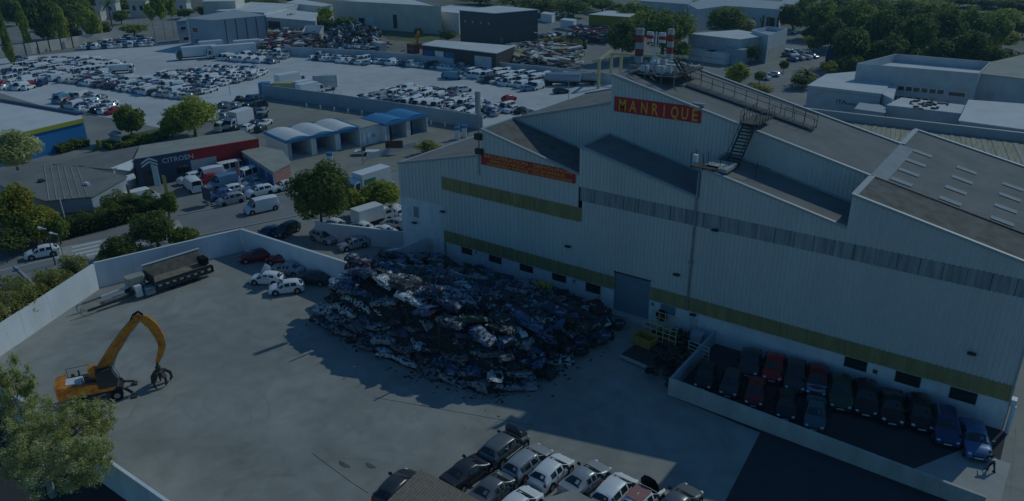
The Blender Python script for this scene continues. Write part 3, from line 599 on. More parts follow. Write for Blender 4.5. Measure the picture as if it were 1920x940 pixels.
def car_meshes(kind, deform=None):
    key = kind
    if key in _carcache: return _carcache[key]
    L, W, H, st, bh, sill, (cw, rf, rr, rb) = car_shape(kind)
    pr = loft(st, kind); n = len(pr[0]); body = MB(); side = [MB(), MB()]; ws = MB(); rw = MB()
    ox = L/2
    V = [[(x-ox, y, z) for x, y, z in row] for row in pr]
    IW = 4; ns = len(V)
    cargo = kind == 'van'
    def inset(q, t, off):
        c = sum((Vector(p) for p in q), Vector())/4; nn = (Vector(q[1])-Vector(q[0])).cross(Vector(q[3])-Vector(q[0])).normalized()
        return [Vector(p).lerp(c, t)+nn*off for p in q]
    for i in range(ns-1):
        for j in range(n-1):
            q = [V[i][j], V[i+1][j], V[i+1][j+1], V[i][j+1]]
            body.add(q, [(3,2,1,0)])
            sidej = j in (3, n-5); top = j in (4,5,6,7)
            if sidej and i in (4,6,8,9) and not (cargo and i > 5):
                if i == 9 and kind in ('hatch','sedan'): continue
                qq = q; t = .05
                nn = Vector((0, 1 if j == 3 else -1, .35)).normalized()*.012
                c = sum((Vector(p) for p in qq), Vector())/4
                qi = [Vector(p)+(c-Vector(p))*(.10)+nn for p in qq]
                side[0 if j == 3 else 1].add(qi, [(3,2,1,0) if j == 3 else (3,2,1,0)])
    def screen(mb, i, inset_t):
        a = [V[i][j] for j in range(4, 9)]; b = [V[i+1][j] for j in range(4, 9)]
        c = sum((Vector(p) for p in a+b), Vector())/10
        nn = ((Vector(b[2])-Vector(a[2])).cross(Vector(a[4])-Vector(a[0]))).normalized()
        if nn.z < 0: nn = -nn
        A = [Vector(p)+(c-Vector(p))*inset_t+nn*.014 for p in a]; B = [Vector(p)+(c-Vector(p))*inset_t+nn*.014 for p in b]
        mb.add(A+B, [(k,k+1,k+6,k+5) for k in range(4)])
    screen(ws, 4, .07)
    screen(rw, 10, .10)
    body.add(V[0], [tuple(range(n))]); body.add(V[-1], [tuple(range(n-1,-1,-1))])
    # underside
    for i in range(ns-1): body.add([V[i][0],V[i][-1],V[i+1][-1],V[i+1][0]], [(0,1,2,3)])
    parts = {}
    parts['body'] = body.mesh('car_body_'+kind, [CP['white'], M['glass'], M['black']], fix=True)
    bm = bmesh.new(); bm.from_mesh(parts['body'])
    for f in bm.faces: f.smooth = True
    for ed in bm.edges:
        if len(ed.link_faces) == 2 and ed.calc_face_angle(0) > .62: ed.smooth = False
    bm.to_mesh(parts['body']); bm.free()
    parts['windscreen'] = ws.mesh('windscreen', M['glass'], fix=True); parts['rear_window'] = rw.mesh('rear_window', M['glass'], fix=True)
    parts['side_window'] = [s.mesh('side_window', M['glass'], fix=True) for s in side]
    wr_ = {'suv': .38, 'van': .35, 'minibus': .35}.get(kind, .335)
    t = MB(); t.disc((0,0,0),(0,1,0),wr_,.22,18); parts['tyre'] = t.mesh('tyre', M['black'])
    r = MB(); r.disc((0,0,0),(0,1,0),wr_*.62,.235,10); parts['rim'] = r.mesh('rim', M['rim'])
    a = MB(); a.disc((0,0,0),(0,1,0),wr_*1.22,.02,18); parts['arch'] = a.mesh('wheel_arch', M['black'])
    fx, rx = ox-.80 if kind in ('van','minibus') else ox-.82, -(ox-(L-.85))
    parts['wx'] = (-ox+.80, ox-.82); parts['wr'] = wr_
    def lampmesh(nm, m, x, y, z, sx, sy, sz):
        b = MB()
        ico = [(math.cos(p)*math.cos(q), math.sin(p)*math.cos(q), math.sin(q)) for q in (-1.2,-.5,.2,.9,1.4) for p in [k*math.pi/4 for k in range(8)]]
        b.add([(x+sx*a_, y+sy*b__, z+sz*c_) for a_, b__, c_ in ico], [(r_*8+k, r_*8+(k+1)%8, (r_+1)*8+(k+1)%8, (r_+1)*8+k) for r_ in range(4) for k in range(8)]+[tuple(range(7,-1,-1)), tuple(range(32,40))])
        return b.mesh(nm, m, smooth=True)
    parts['headlight'] = [lampmesh('headlight', M['lamp'], -ox+.20, s*W*.68, .66 if bh < 1.1 else .80, .19, .17, .085) for s in (1,-1)]
    parts['taillight'] = [lampmesh('taillight', M['tail'], ox-.09, s*W*.80, bh-.12, .08, .12, .17 if kind in ('sedan',) else .24) for s in (1,-1)]
    b = MB(); b.box(-ox-.03,-ox+.03,-.26,.26,.40,.52); parts['plate'] = b.mesh('number_plate', M['plate'])
    b = MB(); b.box(ox-.06,ox+.025,-.26,.26,.62,.74); parts['plate2'] = b.mesh('number_plate', M['plate'])
    b = MB(); b.box(-ox-.02,-ox+.12,-W*.5,W*.5,.53,.62); b.box(-ox-.025,-ox+.1,-W*.62,W*.62,.30,.38); parts['grille'] = b.mesh('grille', M['black'])
    parts['seam'] = []
    for x in (lerp(cw,rf,.25)-ox, lerp(rf,rr,.45)-ox, lerp(rf,rr,.9)-ox):
        for s in (1,-1): b = MB(); b.box(x-.008,x+.008,s*W*.985-.004,s*W*.985+.018,sill+.06,bh-.02); parts['seam'].append(b.mesh('door_seam', M['black']))
    parts['mirror'] = []
    for s in (1,-1):
        b = MB(); b.box(cw+.32-ox, cw+.48-ox, s*(W+.14)-.11, s*(W+.14)+.11, bh+.0, bh+.17); parts['mirror'].append(b.mesh('wing_mirror', CP['black']))
    parts['dims'] = (L, W, H, bh, ox, cw, rf, rr, rb)
    # compact one-mesh version for cars far away
    far = MB(); far.v = list(body.v); far.f = list(body.f); far.mi = [0]*len(body.f)
    for g in (side[0], side[1], ws, rw): far.add(g.v, g.f, 1)
    for x in parts['wx']:
        for s in (1,-1): far.disc((x, s*(W-.10), wr_), (0,1,0), wr_, .24, 8, mi=2)
    parts['far'] = far.mesh('far_car_'+kind, [CP['white'], M['glass'], M['black']])
    bm = bmesh.new(); bm.from_mesh(parts['far']); bmesh.ops.recalc_face_normals(bm, faces=bm.faces); bm.to_mesh(parts['far']); bm.free()
    _carcache[key] = parts; return parts
NCAR = [0]
def car(kind, colr, label, loc, rz, level=2, group=None, hood_open=False, name='parked_car', cat=None, z=0.0, missing=()):
    """front points along local -x"""
    P = car_meshes(kind); pm = CP[colr] if isinstance(colr, str) else colr; NCAR[0] += 1
    cat = cat or ('van' if kind in ('van','minibus') else 'car')
    if kind in ('van','minibus') and name == 'parked_car': name = 'parked_van'
    L, W, H, bh, ox, cw, rf, rr, rb = P['dims']
    if level == 0:
        o = inst(P['far'], name, None, (loc[0],loc[1],z), (0,0,rz), (.9,.9,.9), m0=pm); tag(o, label, cat, group); return o
    t = thing(name, label, cat, (loc[0],loc[1],z), rz, group)
    inst(P['body'], 'body', t, m0=pm)
    if 'glass' not in missing:
        inst(P['windscreen'], 'windscreen', t); inst(P['rear_window'], 'rear_window', t)
        for s in P['side_window']: inst(s, 'side_window', t)
    for k, x in enumerate(P['wx']):
        for s in (1,-1):
            if ('wheel%d%d' % (k, s)) in missing: continue
            wl = inst(P['tyre'], 'wheel', t, (x, s*(W-.095), P['wr']))
            if level >= 2: inst(P['rim'], 'rim', wl); inst(P['arch'], 'wheel_arch', t, (x, s*(W-.004), P['wr']+.02))
    if level >= 1:
        for s in (0,1):
            inst(P['headlight'][s], 'headlight', t); inst(P['taillight'][s], 'taillight', t)
    if level >= 2:
        inst(P['grille'], 'grille', t); inst(P['plate'], 'number_plate', t); inst(P['plate2'], 'number_plate', t); [inst(q_, 'door_seam', t) for q_ in P['seam']]
        for s in (0,1): inst(P['mirror'][s], 'wing_mirror', t)
    if hood_open:
        b = MB(); hw = W*.84; a = Vector((cw-ox-.02, 0, bh+.08)); d = Vector((-.62,0,.80)) if hood_open is True else Vector(hood_open)
        q = [a+Vector((0,-hw,0)), a+Vector((0,hw,0)), a+d*.5+Vector((0,hw*.97,0)), a+d*.95+Vector((0,hw*.6,0)), a+d*1.05, a+d*.95+Vector((0,-hw*.6,0)), a+d*.5+Vector((0,-hw*.97,0))]
        nn = Vector((-d.z,0,d.x))*.03; b.add([p for p in q]+[p+nn for p in q], [tuple(range(7)), tuple(range(13,6,-1))]+[(i,i+7,(i+1)%7+7,(i+1)%7) for i in range(7)])
        inst(b.mesh('open_bonnet', pm), 'open_bonnet', t)
        b = MB(); b.box(-ox+.25, cw-ox-.05, -W*.72, W*.72, bh-.1, bh+.045); b.build('engine_bay', M['dark'], t)
        b = MB(); b.box(-ox+.45,-ox+.95,-.3,.35,bh,bh+.09); b.box(-ox+.3,-ox+.55,-.6,-.35,bh,bh+.1); b.build('engine', M['steel'], t)
    return t
def pxcar(kind, colr, label, rear, front, level=2, **kw):
    a, b = G(*rear), G(*front); c = (a+b)/2; d = a-b
    return car(kind, colr, label, (c.x, c.y), math.atan2(d.y, d.x), level, **kw)

# enclosure beside the warehouse
wall_seg('enclosure_wall', 'low raw concrete wall closing the parking enclosure in front of the warehouse', [(-23.45,56.05), (1.5,55.15)], 1.72, 1.4, .25, M['concretewall'], False)
wall_seg('enclosure_side_wall', 'low wall at the left end of the enclosure running back to the warehouse', [(-23.45,56.3), (-23.6,66.9)], 1.5, 1.5, .22, M['bluegrey'], False)
enc = [('hatch','charcoal','black hatchback at the left end of the enclosure back row', (1401,712)),
 ('hatch','red','dark red hatchback second from the left in the enclosure back row', (1447,722)),
 ('estate','charcoal','charcoal estate car next to the red hatchback in the enclosure back row', (1490,737)),
 ('mpv','lightblue','small car with red roof and pale blue bonnet in the enclosure back row', (1531,748)),
 ('suv','green','dark green car behind the teal saloon in the enclosure back row', (1574,775)),
 ('suv','black','black car with bright headlamps below the left of the three right windows', (1622,786)),
 ('sedan','black','black saloon between two black cars in the right half of the enclosure', (1673,803)),
 ('mpv','black','black people carrier below the middle of the three right windows', (1727,812)),
 ('suv','navy','dark blue car with roof rails next to the sunlit blue car', (1777,842)),
 ('sedan','blue','blue saloon with a sunlit bonnet at the right end of the enclosure', (1833,868))]
hd = math.atan2(.963, -.27)
for k, c_, lb, f in enc:
    p = G(*f); L = car_meshes(k)['dims'][0]; d = Vector((math.cos(hd), math.sin(hd), 0)); c = p+d*L/2; c.y = min(c.y, 66.9-L/2-.1)
    t = car(k, c_, lb, (c.x, c.y), hd+R_.uniform(-.04,.04), 2, group='cars parked in the concrete enclosure', z=.015); t.scale = (1.06, 1.12, 1.06)
    if 'red roof' in lb:
        for ch in t.children:
            if ch.name.startswith('body'): ch.material_slots[0].material = CP['maroon']
        Pm = car_meshes('mpv')['dims']; b = MB(); b.add([(-Pm[4]+.18,-.66,.80),(-Pm[4]+.18,.66,.80),(Pm[5]-Pm[4],.74,1.03),(Pm[5]-Pm[4],-.74,1.03),(-Pm[4]+.18,-.66,.72),(-Pm[4]+.18,.66,.72),(Pm[5]-Pm[4],.74,.95),(Pm[5]-Pm[4],-.74,.95)],[(0,1,2,3),(7,6,5,4),(0,4,5,1),(1,5,6,2),(2,6,7,3),(3,7,4,0)]); b.build('bonnet', CP['lightblue'], t)
    if 'roof rails' in lb:
        b = MB(); b.bar((-.2,.6,1.72),(1.8,.6,1.68),.03,5); b.bar((-.2,-.6,1.72),(1.8,-.6,1.68),.03,5); b.build('roof_rail', M['steel'], t)
for k, c_, lb, f in [('hatch','black','black hatchback in the left corner of the enclosure front row', (1316,738)),
 ('hatch','charcoal','charcoal hatchback second from the left in the enclosure front row', (1364,752)),
 ('hatch','maroon','dark maroon hatchback in the middle of the enclosure front row', (1411,770)),
 ('hatch','black','black hatchback between the maroon hatchback and the teal saloon', (1470,795)),
 ('sedan','teal','teal saloon nearest the low wall, alone at the end of the enclosure front row', (1526,815))]:
    p = G(*f); L = car_meshes(k)['dims'][0]; d = Vector((math.cos(hd), math.sin(hd), 0)); p.y = max(p.y, 56.45+.02); c = p+d*L/2
    car(k, c_, lb, (c.x, c.y), hd+R_.uniform(-.04,.04), 2, group='cars parked in the concrete enclosure', z=.015)

# cars waiting at the bottom edge
BG = 'end-of-life cars at the bottom of the yard'
for k, c_, lb, r, f, kw in [
 ('suv','grey','grey off-roader with raised bonnet nearest the shadow edge', (916,874), (975,828), dict(hood_open=(.1,0,1))),
 ('estate','silver','silver estate car with roof bars beside the white hatchback', (955,906), (1022,852), {}),
 ('hatch','white','white hatchback with dark tailgate glass in the bottom group of cars', (1003,925), (1064,868), {}),
 ('sedan','charcoal','dark grey saloon left of the raised-bonnet off-roader', (838,924), (918,868), {}),
 ('sedan','grey','grey saloon behind the tiled roof, second from the left', (888,962), (962,897), {}),
 ('hatch','charcoal','charcoal hatchback half hidden by the left edge of the tiled roof', (716,958), (776,897), {}),
 ('hatch','white','white car cut off by the bottom edge beside the flat beige roof', (938,990), (1004,932), {}),
 ('sedan','silver','silver saloon with missing bonnet next to the standing worker', (1062,938), (1130,884), {}),
 ('mpv','white','white people carrier right of the standing worker', (1122,966), (1180,906), {}),
 ('hatch','white','white car with a pink roof panel and raised black bonnet', (1170,980), (1232,922), dict(hood_open=(.1,0,1))),
 ('sedan','grey','grey saloon at the right end of the bottom group', (1243,985), (1296,932), {})]:
    t = pxcar(k, c_, lb, r, f, 2, group=BG, **kw); t.scale = (1.04, 1.1, 1.03)
    if 'pink' in lb:
        b = MB(); b.box(-.35,1.2,-.58,.58,1.485,1.505); b.build('roof_panel', M['pink'], t)
    if 'roof bars' in lb:
        b = MB(); b.bar((-.3,.64,1.56),(1.6,.64,1.54),.03,5); b.bar((-.3,-.64,1.56),(1.6,-.64,1.54),.03,5); b.build('roof_rail', M['steel'], t)
    if 'raised black bonnet' in lb:
        for ch in t.children:
            if ch.name.startswith('open_bonnet'): ch.material_slots[0].material = CP['black']

# dealer forecourt, road, small lots (middle distance)
DG = 'vehicles parked on the dealer forecourt'
for k, c_, lb, r, f, kw in [
 ('suv','white','white car at the back left of the dealer forecourt by the navy shopfront', (374,338),(342,346), {}),
 ('van','white','tall white van at the left end of the dealer forecourt', (376,366),(350,346), {}),
 ('minibus','white','long white minibus under the dark red fascia', (450,322),(402,332), {}),
 ('van','white','white panel van between the minibus and the small red car', (412,332),(374,340), {}),
 ('hatch','red','small red car in the middle of the dealer forecourt', (402,340),(378,346), {}),
 ('van','lightblue','long grey-blue van in the middle of the dealer forecourt', (446,344),(396,356), {}),
 ('minibus','white','white minibus near the blue shed doors', (484,332),(447,345), {}),
 ('sedan','silver','silver saloon at the right rear of the dealer forecourt', (496,345),(458,354), {}),
 ('hatch','blue','blue hatchback behind the silver estate on the dealer forecourt', (428,368),(400,376), {}),
 ('estate','white','white estate in the second row of the dealer forecourt', (448,360),(414,368), {}),
 ('mpv','silver','silver estate at the front left of the dealer forecourt', (458,376),(408,387), {}),
 ('suv','white','white off-roader at the front of the dealer forecourt', (511,361),(463,372), {}),
 ('hatch','white','white hatchback at the front right of the dealer forecourt near the dark tree', (552,351),(512,361), {}),
 ('sedan','lightblue','light blue saloon behind the front row of the dealer forecourt', (500,356),(466,362), {}),
 ('hatch','pinkish','faded red car behind the front row by the pink sign wall', (524,346),(496,352), {})]:
    pxcar(k, c_, lb, r, f, 1, group=DG, **kw)
pxcar('van','white','white panel van driving along the road in front of the dealer', (523,389),(459,403), 2, name='moving_van')
pxcar('hatch','white','white hatchback driving on the road at the far left', (117,474),(43,488), 2, name='moving_car')
pxcar('van','white','white van behind the hedge beside the low grey-roofed building', (250,383),(284,374), 1)
pxcar('sedan','silver','silver saloon behind the hedge next to the white van', (262,390),(300,382), 1)
for k, c_, lb, r, f in [('mpv','silver','silver people carrier parked on the small lot against the pale wall', (587,445),(629,460)),
 ('hatch','silver','silver hatchback nearer the wall on the small lot, partly in shade', (685,460),(641,470)),
 ('mpv','cream','cream car half hidden behind the end of the blue shaded wall', (752,486),(708,500)),
 ('sedan','navy','dark blue car under the big dark tree nearer the yard wall', (516,438),(490,452)),
 ('mpv','charcoal','black car in the shade right of the blue car under the tree', (552,432),(524,446))]:
    pxcar(k, c_, lb, r, f, 2)
for k, c_, lb, r, f in [('sedan','white','white car in the row behind the luton van next to the warehouse corner', (728,405),(762,396)),
 ('hatch','white','white wreck with missing wheels behind the pale wall below the luton van', (640,432),(612,424)),
 ('hatch','white','white stripped car in the middle behind the pale wall', (690,438),(664,430)),
 ('sedan','white','white car with open dark engine bay behind the pale wall', (735,446),(704,436)),
 ('hatch','silver','silver car against the warehouse corner behind the pale wall', (757,430),(722,424)),
 ('hatch','white','white car beyond the luton van by the light green shrub', (755,412),(728,400))]:
    pxcar(k, c_, lb, r, f, 1, group='white cars behind the pale wall')

def box_truck(label, rear, front, L=7.0, W=2.3, Hb=3.5, cabh=2.7, cabc='white', boxc=None, sign=None, level=1, name='box_truck', cat='truck'):
    a, b = G(*rear), G(*front); c = (a+b)/2; d = a-b
    t = thing(name, label, cat, (c.x,c.y,0), math.atan2(d.y,d.x)); h = L/2; w = W/2
    mb = MB(); mb.box(-h+1.75,h,-w,w,.95,Hb); mb.build('cargo_box', boxc or M['white'], t)
    mb = MB(); pts = [(-h,.5),(-h,1.35),(-h+.35,cabh-.35),(-h+.8,cabh),(-h+1.6,cabh),(-h+1.6,.5)]
    vs = [(x,-w*.93,z) for x,z in pts]+[(x,w*.93,z) for x,z in pts]; n = 6
    mb.add(vs, [tuple(range(n-1,-1,-1)), tuple(range(n,2*n))]+[(i,(i+1)%n,(i+1)%n+n,i+n) for i in range(n)]); mb.build('cab', CP[cabc], t, fix=True)
    mb = MB(); mb.add([(-h-.01,-w*.84,1.4),(-h-.01,w*.84,1.4),(-h+.32,w*.84,cabh-.38),(-h+.32,-w*.84,cabh-.38)], [(0,1,2,3)]); mb.build('windscreen', M['glass'], t)
    for s in (1,-1):
        mb = MB(); y = s*w*.94; mb.add([(-h+.28,y,1.4),(-h+1.35,y,1.4),(-h+1.35,y,cabh-.35),(-h+.6,y,cabh-.35)], [(0,1,2,3)]); mb.build('side_window', M['glass'], t)
    mb = MB(); mb.box(-h+.1,h-.2,-w*.55,w*.55,.5,.93); mb.build('chassis', M['darksteel'], t)
    for x in (-h+.95, h-1.4):
        for s in (1,-1):
            mb = MB(); mb.disc((x,s*(w-.16),.45),(0,1,0),.45,.28,14); wl = mb.build('wheel', M['black'], t); mb = MB(); mb.disc((x,s*(w-.16),.45),(0,1,0),.24,.30,10); mb.build('rim', M['rim'], wl)
    if sign:
        for s in (1,-1): mb = MB(); y = s*(w+.012); mb.box(-h+2.1,-h+4.4,min(y,y-s*.01),max(y,y-s*.01),1.9,2.8); mb.build('side_panel', M['green'], t)
    for s in (1,-1): mb = MB(); mb.box(-h-.03,-h+.05,s*w*.66-.14,s*w*.66+.14,.75,.95); mb.build('headlight', M['lamp'], t)
    return t
box_truck('white box lorry with a green side panel on the road behind the dark tree', (724,352),(658,374), 7.6, 2.4, 3.7, 2.9, sign=True)
box_truck('white luton van parked behind the pale wall beside the light green shrub', (672,430),(728,412), 5.9, 2.1, 2.9, 2.2, name='luton_van', cat='van')

# wrecks by the dividing wall
WG = 'stripped cars beside the scrap heap'
pxcar('hatch','red','dark red wreck at the back beneath the dividing wall', (556,496),(506,492), 2, group=WG, name='wrecked_car', missing=())
pxcar('sedan','maroon','dark maroon wreck in the deep shade at the foot of the dividing wall', (500,486),(468,490), 2, group=WG, name='wrecked_car')
w1 = pxcar('hatch','white','white wreck with its doors and bonnet bent upwards', (520,532),(484,530), 2, group=WG, name='wrecked_car', missing=('wheel01','wheel11'))
b = MB(); b.add([(-.2,-.9,.9),(1.2,-.9,.9),(1.2,-1.6,1.5),(.1,-1.6,1.6),(-.2,-.9,.86),(1.2,-.9,.86),(1.2,-1.64,1.46),(.1,-1.64,1.56)],[(0,1,2,3),(7,6,5,4),(0,4,5,1),(1,5,6,2),(2,6,7,3),(3,7,4,0)]); b.build('bent_door', CP['white'], w1)
b = MB(); b.add([(-1.2,.9,.9),(.2,.9,.9),(-.1,1.3,1.7),(-.6,1.2,2.0),(-1.2,.9,.86),(.2,.9,.86),(-.1,1.34,1.66),(-.6,1.24,1.96)],[(3,2,1,0),(4,5,6,7),(0,1,5,4),(1,2,6,5),(2,3,7,6),(3,0,4,7)]); b.build('bent_door', CP['white'], w1)
pxcar('hatch','white','white estate wreck in front, without glass, at the edge of the shadow', (560,545),(516,550), 2, group=WG, name='wrecked_car', missing=('wheel01',))
pxcar('sedan','silver','pale saloon wreck between the red wreck and the white estate wreck', (560,516),(520,510), 2, group=WG, name='wrecked_car', missing=())
pxcar('sedan','charcoal','dark grey wreck nearest the scrap heap with white front wing', (606,532),(566,528), 2, group=WG, name='wrecked_car', missing=())

# ------------------------------------------------------------------ scrap heap
def crushed_mesh(seed, kind, flat):
    L, W, H, st, bh, sill, q = car_shape(kind); rr = random.Random(seed)
    st2 = []
    for s in st:
        if not st2 or s[0]-st2[-1][0] > .12: st2.append(s)
    full = []
    for i in range(len(st2)-1):
        a, b = st2[i], st2[i+1]; k = max(1, int((b[0]-a[0])/.28))
        for j in range(k): full.append(tuple(lerp(a[n],b[n],j/k) for n in range(6)))
    full.append(st2[-1]); pr = loft(full, kind); n = len(pr[0]); mb = MB(); V = []
    sx = rr.uniform(0,50)
    for row in pr:
        r2 = []
        for (x,y,z) in row:
            z2 = z if z < .8 else .8+(z-.8)*flat
            v = Vector((x-L/2, y, z2*.92)); q = v*1.15+Vector((sx,sx*.3,0)); nn = noise.noise_vector(q); n2 = noise.noise_vector(q*2.7+Vector((9,0,0)))
            v += Vector((nn.x*.22, nn.y*.20, nn.z*.20))+n2*.13+noise.noise_vector(q*6.0)*.07
            v.x *= .92; r2.append(tuple(v))
        V.append(r2)
    for i in range(len(V)-1):
        for j in range(n-1):
            u = rr.random(); top = j in (3,4,5,6,7,8)
            glz = j in (3,8) and 4 < i < len(V)-4; cell = noise.noise(Vector((i*.55+sx, j*.9, 0))); mi = 1 if (u < .10 or cell > .36 or (glz and u < .75)) else (2 if u < .18 else 0)
            if u > .97: continue
            qd = [V[i][j],V[i+1][j],V[i+1][j+1],V[i][j+1]]; k = rr.random() < .5
            mb.add(qd, [(3,2,1),(3,1,0)] if k else [(2,1,0),(3,2,0)], mi)
    mb.add(V[0], [tuple(range(n))], 1); mb.add(V[-1], [tuple(range(n-1,-1,-1))], 1)
    # torn strips, exposed pillars
    for k in range(7):
        p = Vector((rr.uniform(-L/2,L/2), rr.uniform(-.9,.9), rr.uniform(.4,1.0))); q = p+Vector((rr.uniform(-.7,.7), rr.uniform(-.5,.5), rr.uniform(.0,.5))); mb.beam(p, q, rr.uniform(.04,.16), .03, rr.choice((0,1,2)))
    return mb.mesh('crushed_car', [CP['s_grey'], M['dark'], CP['s_silver']])
CRM = [crushed_mesh(11+i, ['hatch','sedan','estate','mpv','suv'][i % 5], R_.uniform(.25,.6)) for i in range(10)]
hp = [G(*q).to_2d() for q in [(592,613),(650,560),(722,505),(800,497)]]
foot = [Vector((-59.6,46.6)), Vector((-63.2,54.0)), Vector((-63.0,60.5)), Vector((-58.5,65.6)), Vector((-45,65.8)), Vector((-37.5,66.2)), Vector((-33.6,65.4)), Vector((-32.6,60.5)), Vector((-34.2,53.5)), Vector((-34.2,49.2)), Vector((-36.2,46.8)), Vector((-39.4,45.9)), Vector((-47.4,45.6))]
def inside(p, poly):
    c = False; n = len(poly)
    for i in range(n):
        a, b = poly[i], poly[(i+1) % n]
        if (a.y > p.y) != (b.y > p.y) and p.x < (b.x-a.x)*(p.y-a.y)/(b.y-a.y)+a.x: c = not c
    return c
def edged(p, poly):
    d = 1e9; n = len(poly)
    for i in range(n):
        a, b = poly[i], poly[(i+1) % n]; t = max(0, min(1, (p-a).dot(b-a)/(b-a).length_squared)); d = min(d, (a+(b-a)*t-p).length)
    return d
def heap_h(x, y):
    p = Vector((x,y))
    if not inside(p, foot): return -1
    d = edged(p, foot)
    ridge = 5.6*math.exp(-((y-52.5)/9.0)**2)*(1.0-.5*max(0,min(1,(x+44)/11)))+.6
    back = 1.0+max(0, (64.8-y))*.30
    return max(.25, min(ridge, .5+d*1.45, back+.6))*(1+.14*noise.noise(Vector((x*.35,y*.35,3))))
mb = MB(); nx, ny = 70, 50; xs = [-64+32*i/nx for i in range(nx+1)]; ys = [45+22*j/ny for j in range(ny+1)]; idx = {}
for i, x in enumerate(xs):
    for j, y in enumerate(ys):
        h = heap_h(x, y)
        if h > 0: idx[(i,j)] = len(mb.v); mb.v.append((x, y, max(-.1, h-.85+.25*noise.noise(Vector((x*1.5,y*1.5,0))))))
for i in range(nx):
    for j in range(ny):
        k = [(i,j),(i+1,j),(i+1,j+1),(i,j+1)]
        if all(q in idx for q in k): mb.f.append(tuple(idx[q] for q in k)); mb.mi.append(0)
tag(mb.build('scrap_rubble', mat('dark_scrap', (.035,.033,.035), .8, 0, .5, 2.5, bump=.8)), 'dark mass of rubble and torn metal under the crushed cars in the yard', 'scrap heap', kind='stuff')
cand = []
rr = random.Random(21)
y = 46.2; row = 0
while y < 66.5:
    x = -63.5+(row % 2)*1.9
    while x < -32.5:
        px_, py_ = x+rr.uniform(-.7,.7), y+rr.uniform(-.35,.35)
        if inside(Vector((px_,py_)), foot):
            h = heap_h(px_, py_); d = edged(Vector((px_,py_)), foot)
            cand.append((px_, py_, max(0, h-.52), 'top'))
        x += 3.0
    y += 1.36; row += 1
per = []
ring = [foot[k] for k in (6,7,8,9,10,11,12,0,1,2)]
for a, b in zip(ring, ring[1:]):
    L0 = (b-a).length; dd_ = (b-a)/L0; inn = Vector((dd_.y,-dd_.x)); inn = inn if inside((a+b)/2+inn, foot) else -inn; ns_ = max(1, round(L0/2.7))
    for k in range(ns_):
        for lay in range(5):
            q = a+dd_*L0*((k+.5+(lay % 2)*.4)/ns_)+inn*(.75+lay*.72)+Vector((rr.uniform(-.3,.3), rr.uniform(-.2,.2)))
            if not inside(q, foot) or heap_h(q.x,q.y)+.6 < lay*.82: continue
            per.append((q.x, q.y, lay*.82, 'edge'))
cand = per+[c for c in cand if edged(Vector((c[0],c[1])), foot) > 2.4 or c[1] > 58]
cand = cand[:290]
zonecol = {}
for (x, y, z, kk) in cand:
    u = rr.random(); light = (kk == 'edge' and rr.random() < .6) or rr.random() < .25
    pal = ['white','silver','silver','grey','blue','charcoal','blue','navy','white'] if light else ['charcoal','navy','navy','grey','blue','grey','maroon','charcoal','black','silver','charcoal','blue']
    cc = rr.choice(pal)
    if rr.random() < .10: cc = rr.choice(['white','rust','green','blue'])
    if x < -45 and 49 < y < 56 and rr.random() < .08: cc = 'white'
    if kk == 'edge' and z < .1 and y < 49 and x > -50: cc = rr.choice(['white','white','silver','silver','grey'])
    zone = ('front foot row' if y < 48.2 else 'back slope of the heap' if y > 60 else 'left flank of the heap' if x < -57 else 'right flank of the heap' if x > -40 else 'crest of the heap')
    cw_ = {'s_'+k: k for k in ()}
    word = {'charcoal':'charcoal','black':'black','navy':'dark blue','grey':'grey','blue':'blue','silver':'silver','white':'white','maroon':'maroon','rust':'rusty brown','green':'dark green'}[cc]
    o = inst(rr.choice(CRM), 'crushed_car', None, (x, y, z+.02), (rr.gauss(0,.13), rr.gauss(0,.14), rr.choice((0,math.pi))+rr.gauss(-.05,.38)), (rr.uniform(.68,.88), rr.uniform(.74,.92), rr.uniform(.62,.95)), m0=CP['s_'+cc])
    tag(o, '%scrushed %s car on the %s, %s' % ('tilted ' if abs(o.rotation_euler.x)+abs(o.rotation_euler.y) > .22 else '', word, zone, 'towards the wall' if x < -48 else 'towards the door'), 'scrap car', 'crushed cars heaped in the yard')
for cc, lb, uvz, r3, sc in [('white','bright white crumpled car shell sticking up on the crest of the heap',(808,572,3.6),(.2,-.3,.9),1.0),
    ('white','bright white twisted car shell left of the red crushed car on the crest',(742,552,3.7),(.1,.2,.3),.9),
    ('red','dark red crushed car between the two bright white shells on the heap',(738,574,3.4),(-.1,.1,-.2),.9),
    ('yellow','bright yellow crushed car panel on the back slope of the heap near the windows',(1018,538,2.6),(.3,.2,.4),.55)]:
    p = G(*uvz); tag(inst(CRM[3], 'crushed_car', None, p, r3, (sc,sc,sc), m0=CP['s_'+cc]), lb, 'scrap car', 'crushed cars heaped in the yard')
# shards and wires over the heap
mb = MB()
for k in range(5200):
    x, y = rr.uniform(-63,-33), rr.uniform(45.5,66)
    h = heap_h(x,y)
    if h < 0: continue
    c = Vector((x,y,h+rr.uniform(-.5,.5))); a = Vector((rr.gauss(0,1),rr.gauss(0,1),rr.gauss(0,.6))).normalized(); b_ = Vector((rr.gauss(0,1),rr.gauss(0,1),rr.gauss(0,1))).normalized()
    s = rr.uniform(.06,.32); t = rr.uniform(.02,.12); mi = rr.choice((0,1,1,2,2,3,3,4,4,5)); mb.add([c-a*s, c+b_*t, c+a*s*rr.uniform(.6,1.2), c-b_*t*rr.uniform(.2,1.3)], [(0,1,2,3)], mi)
tag(mb.build('scrap_shards', [M['dark'], CP['s_charcoal'], CP['s_navy'], CP['s_silver'], CP['s_blue'], CP['s_rust']]), 'torn metal shards and strips strewn over the crushed cars', 'scrap', kind='stuff')
mb = MB()
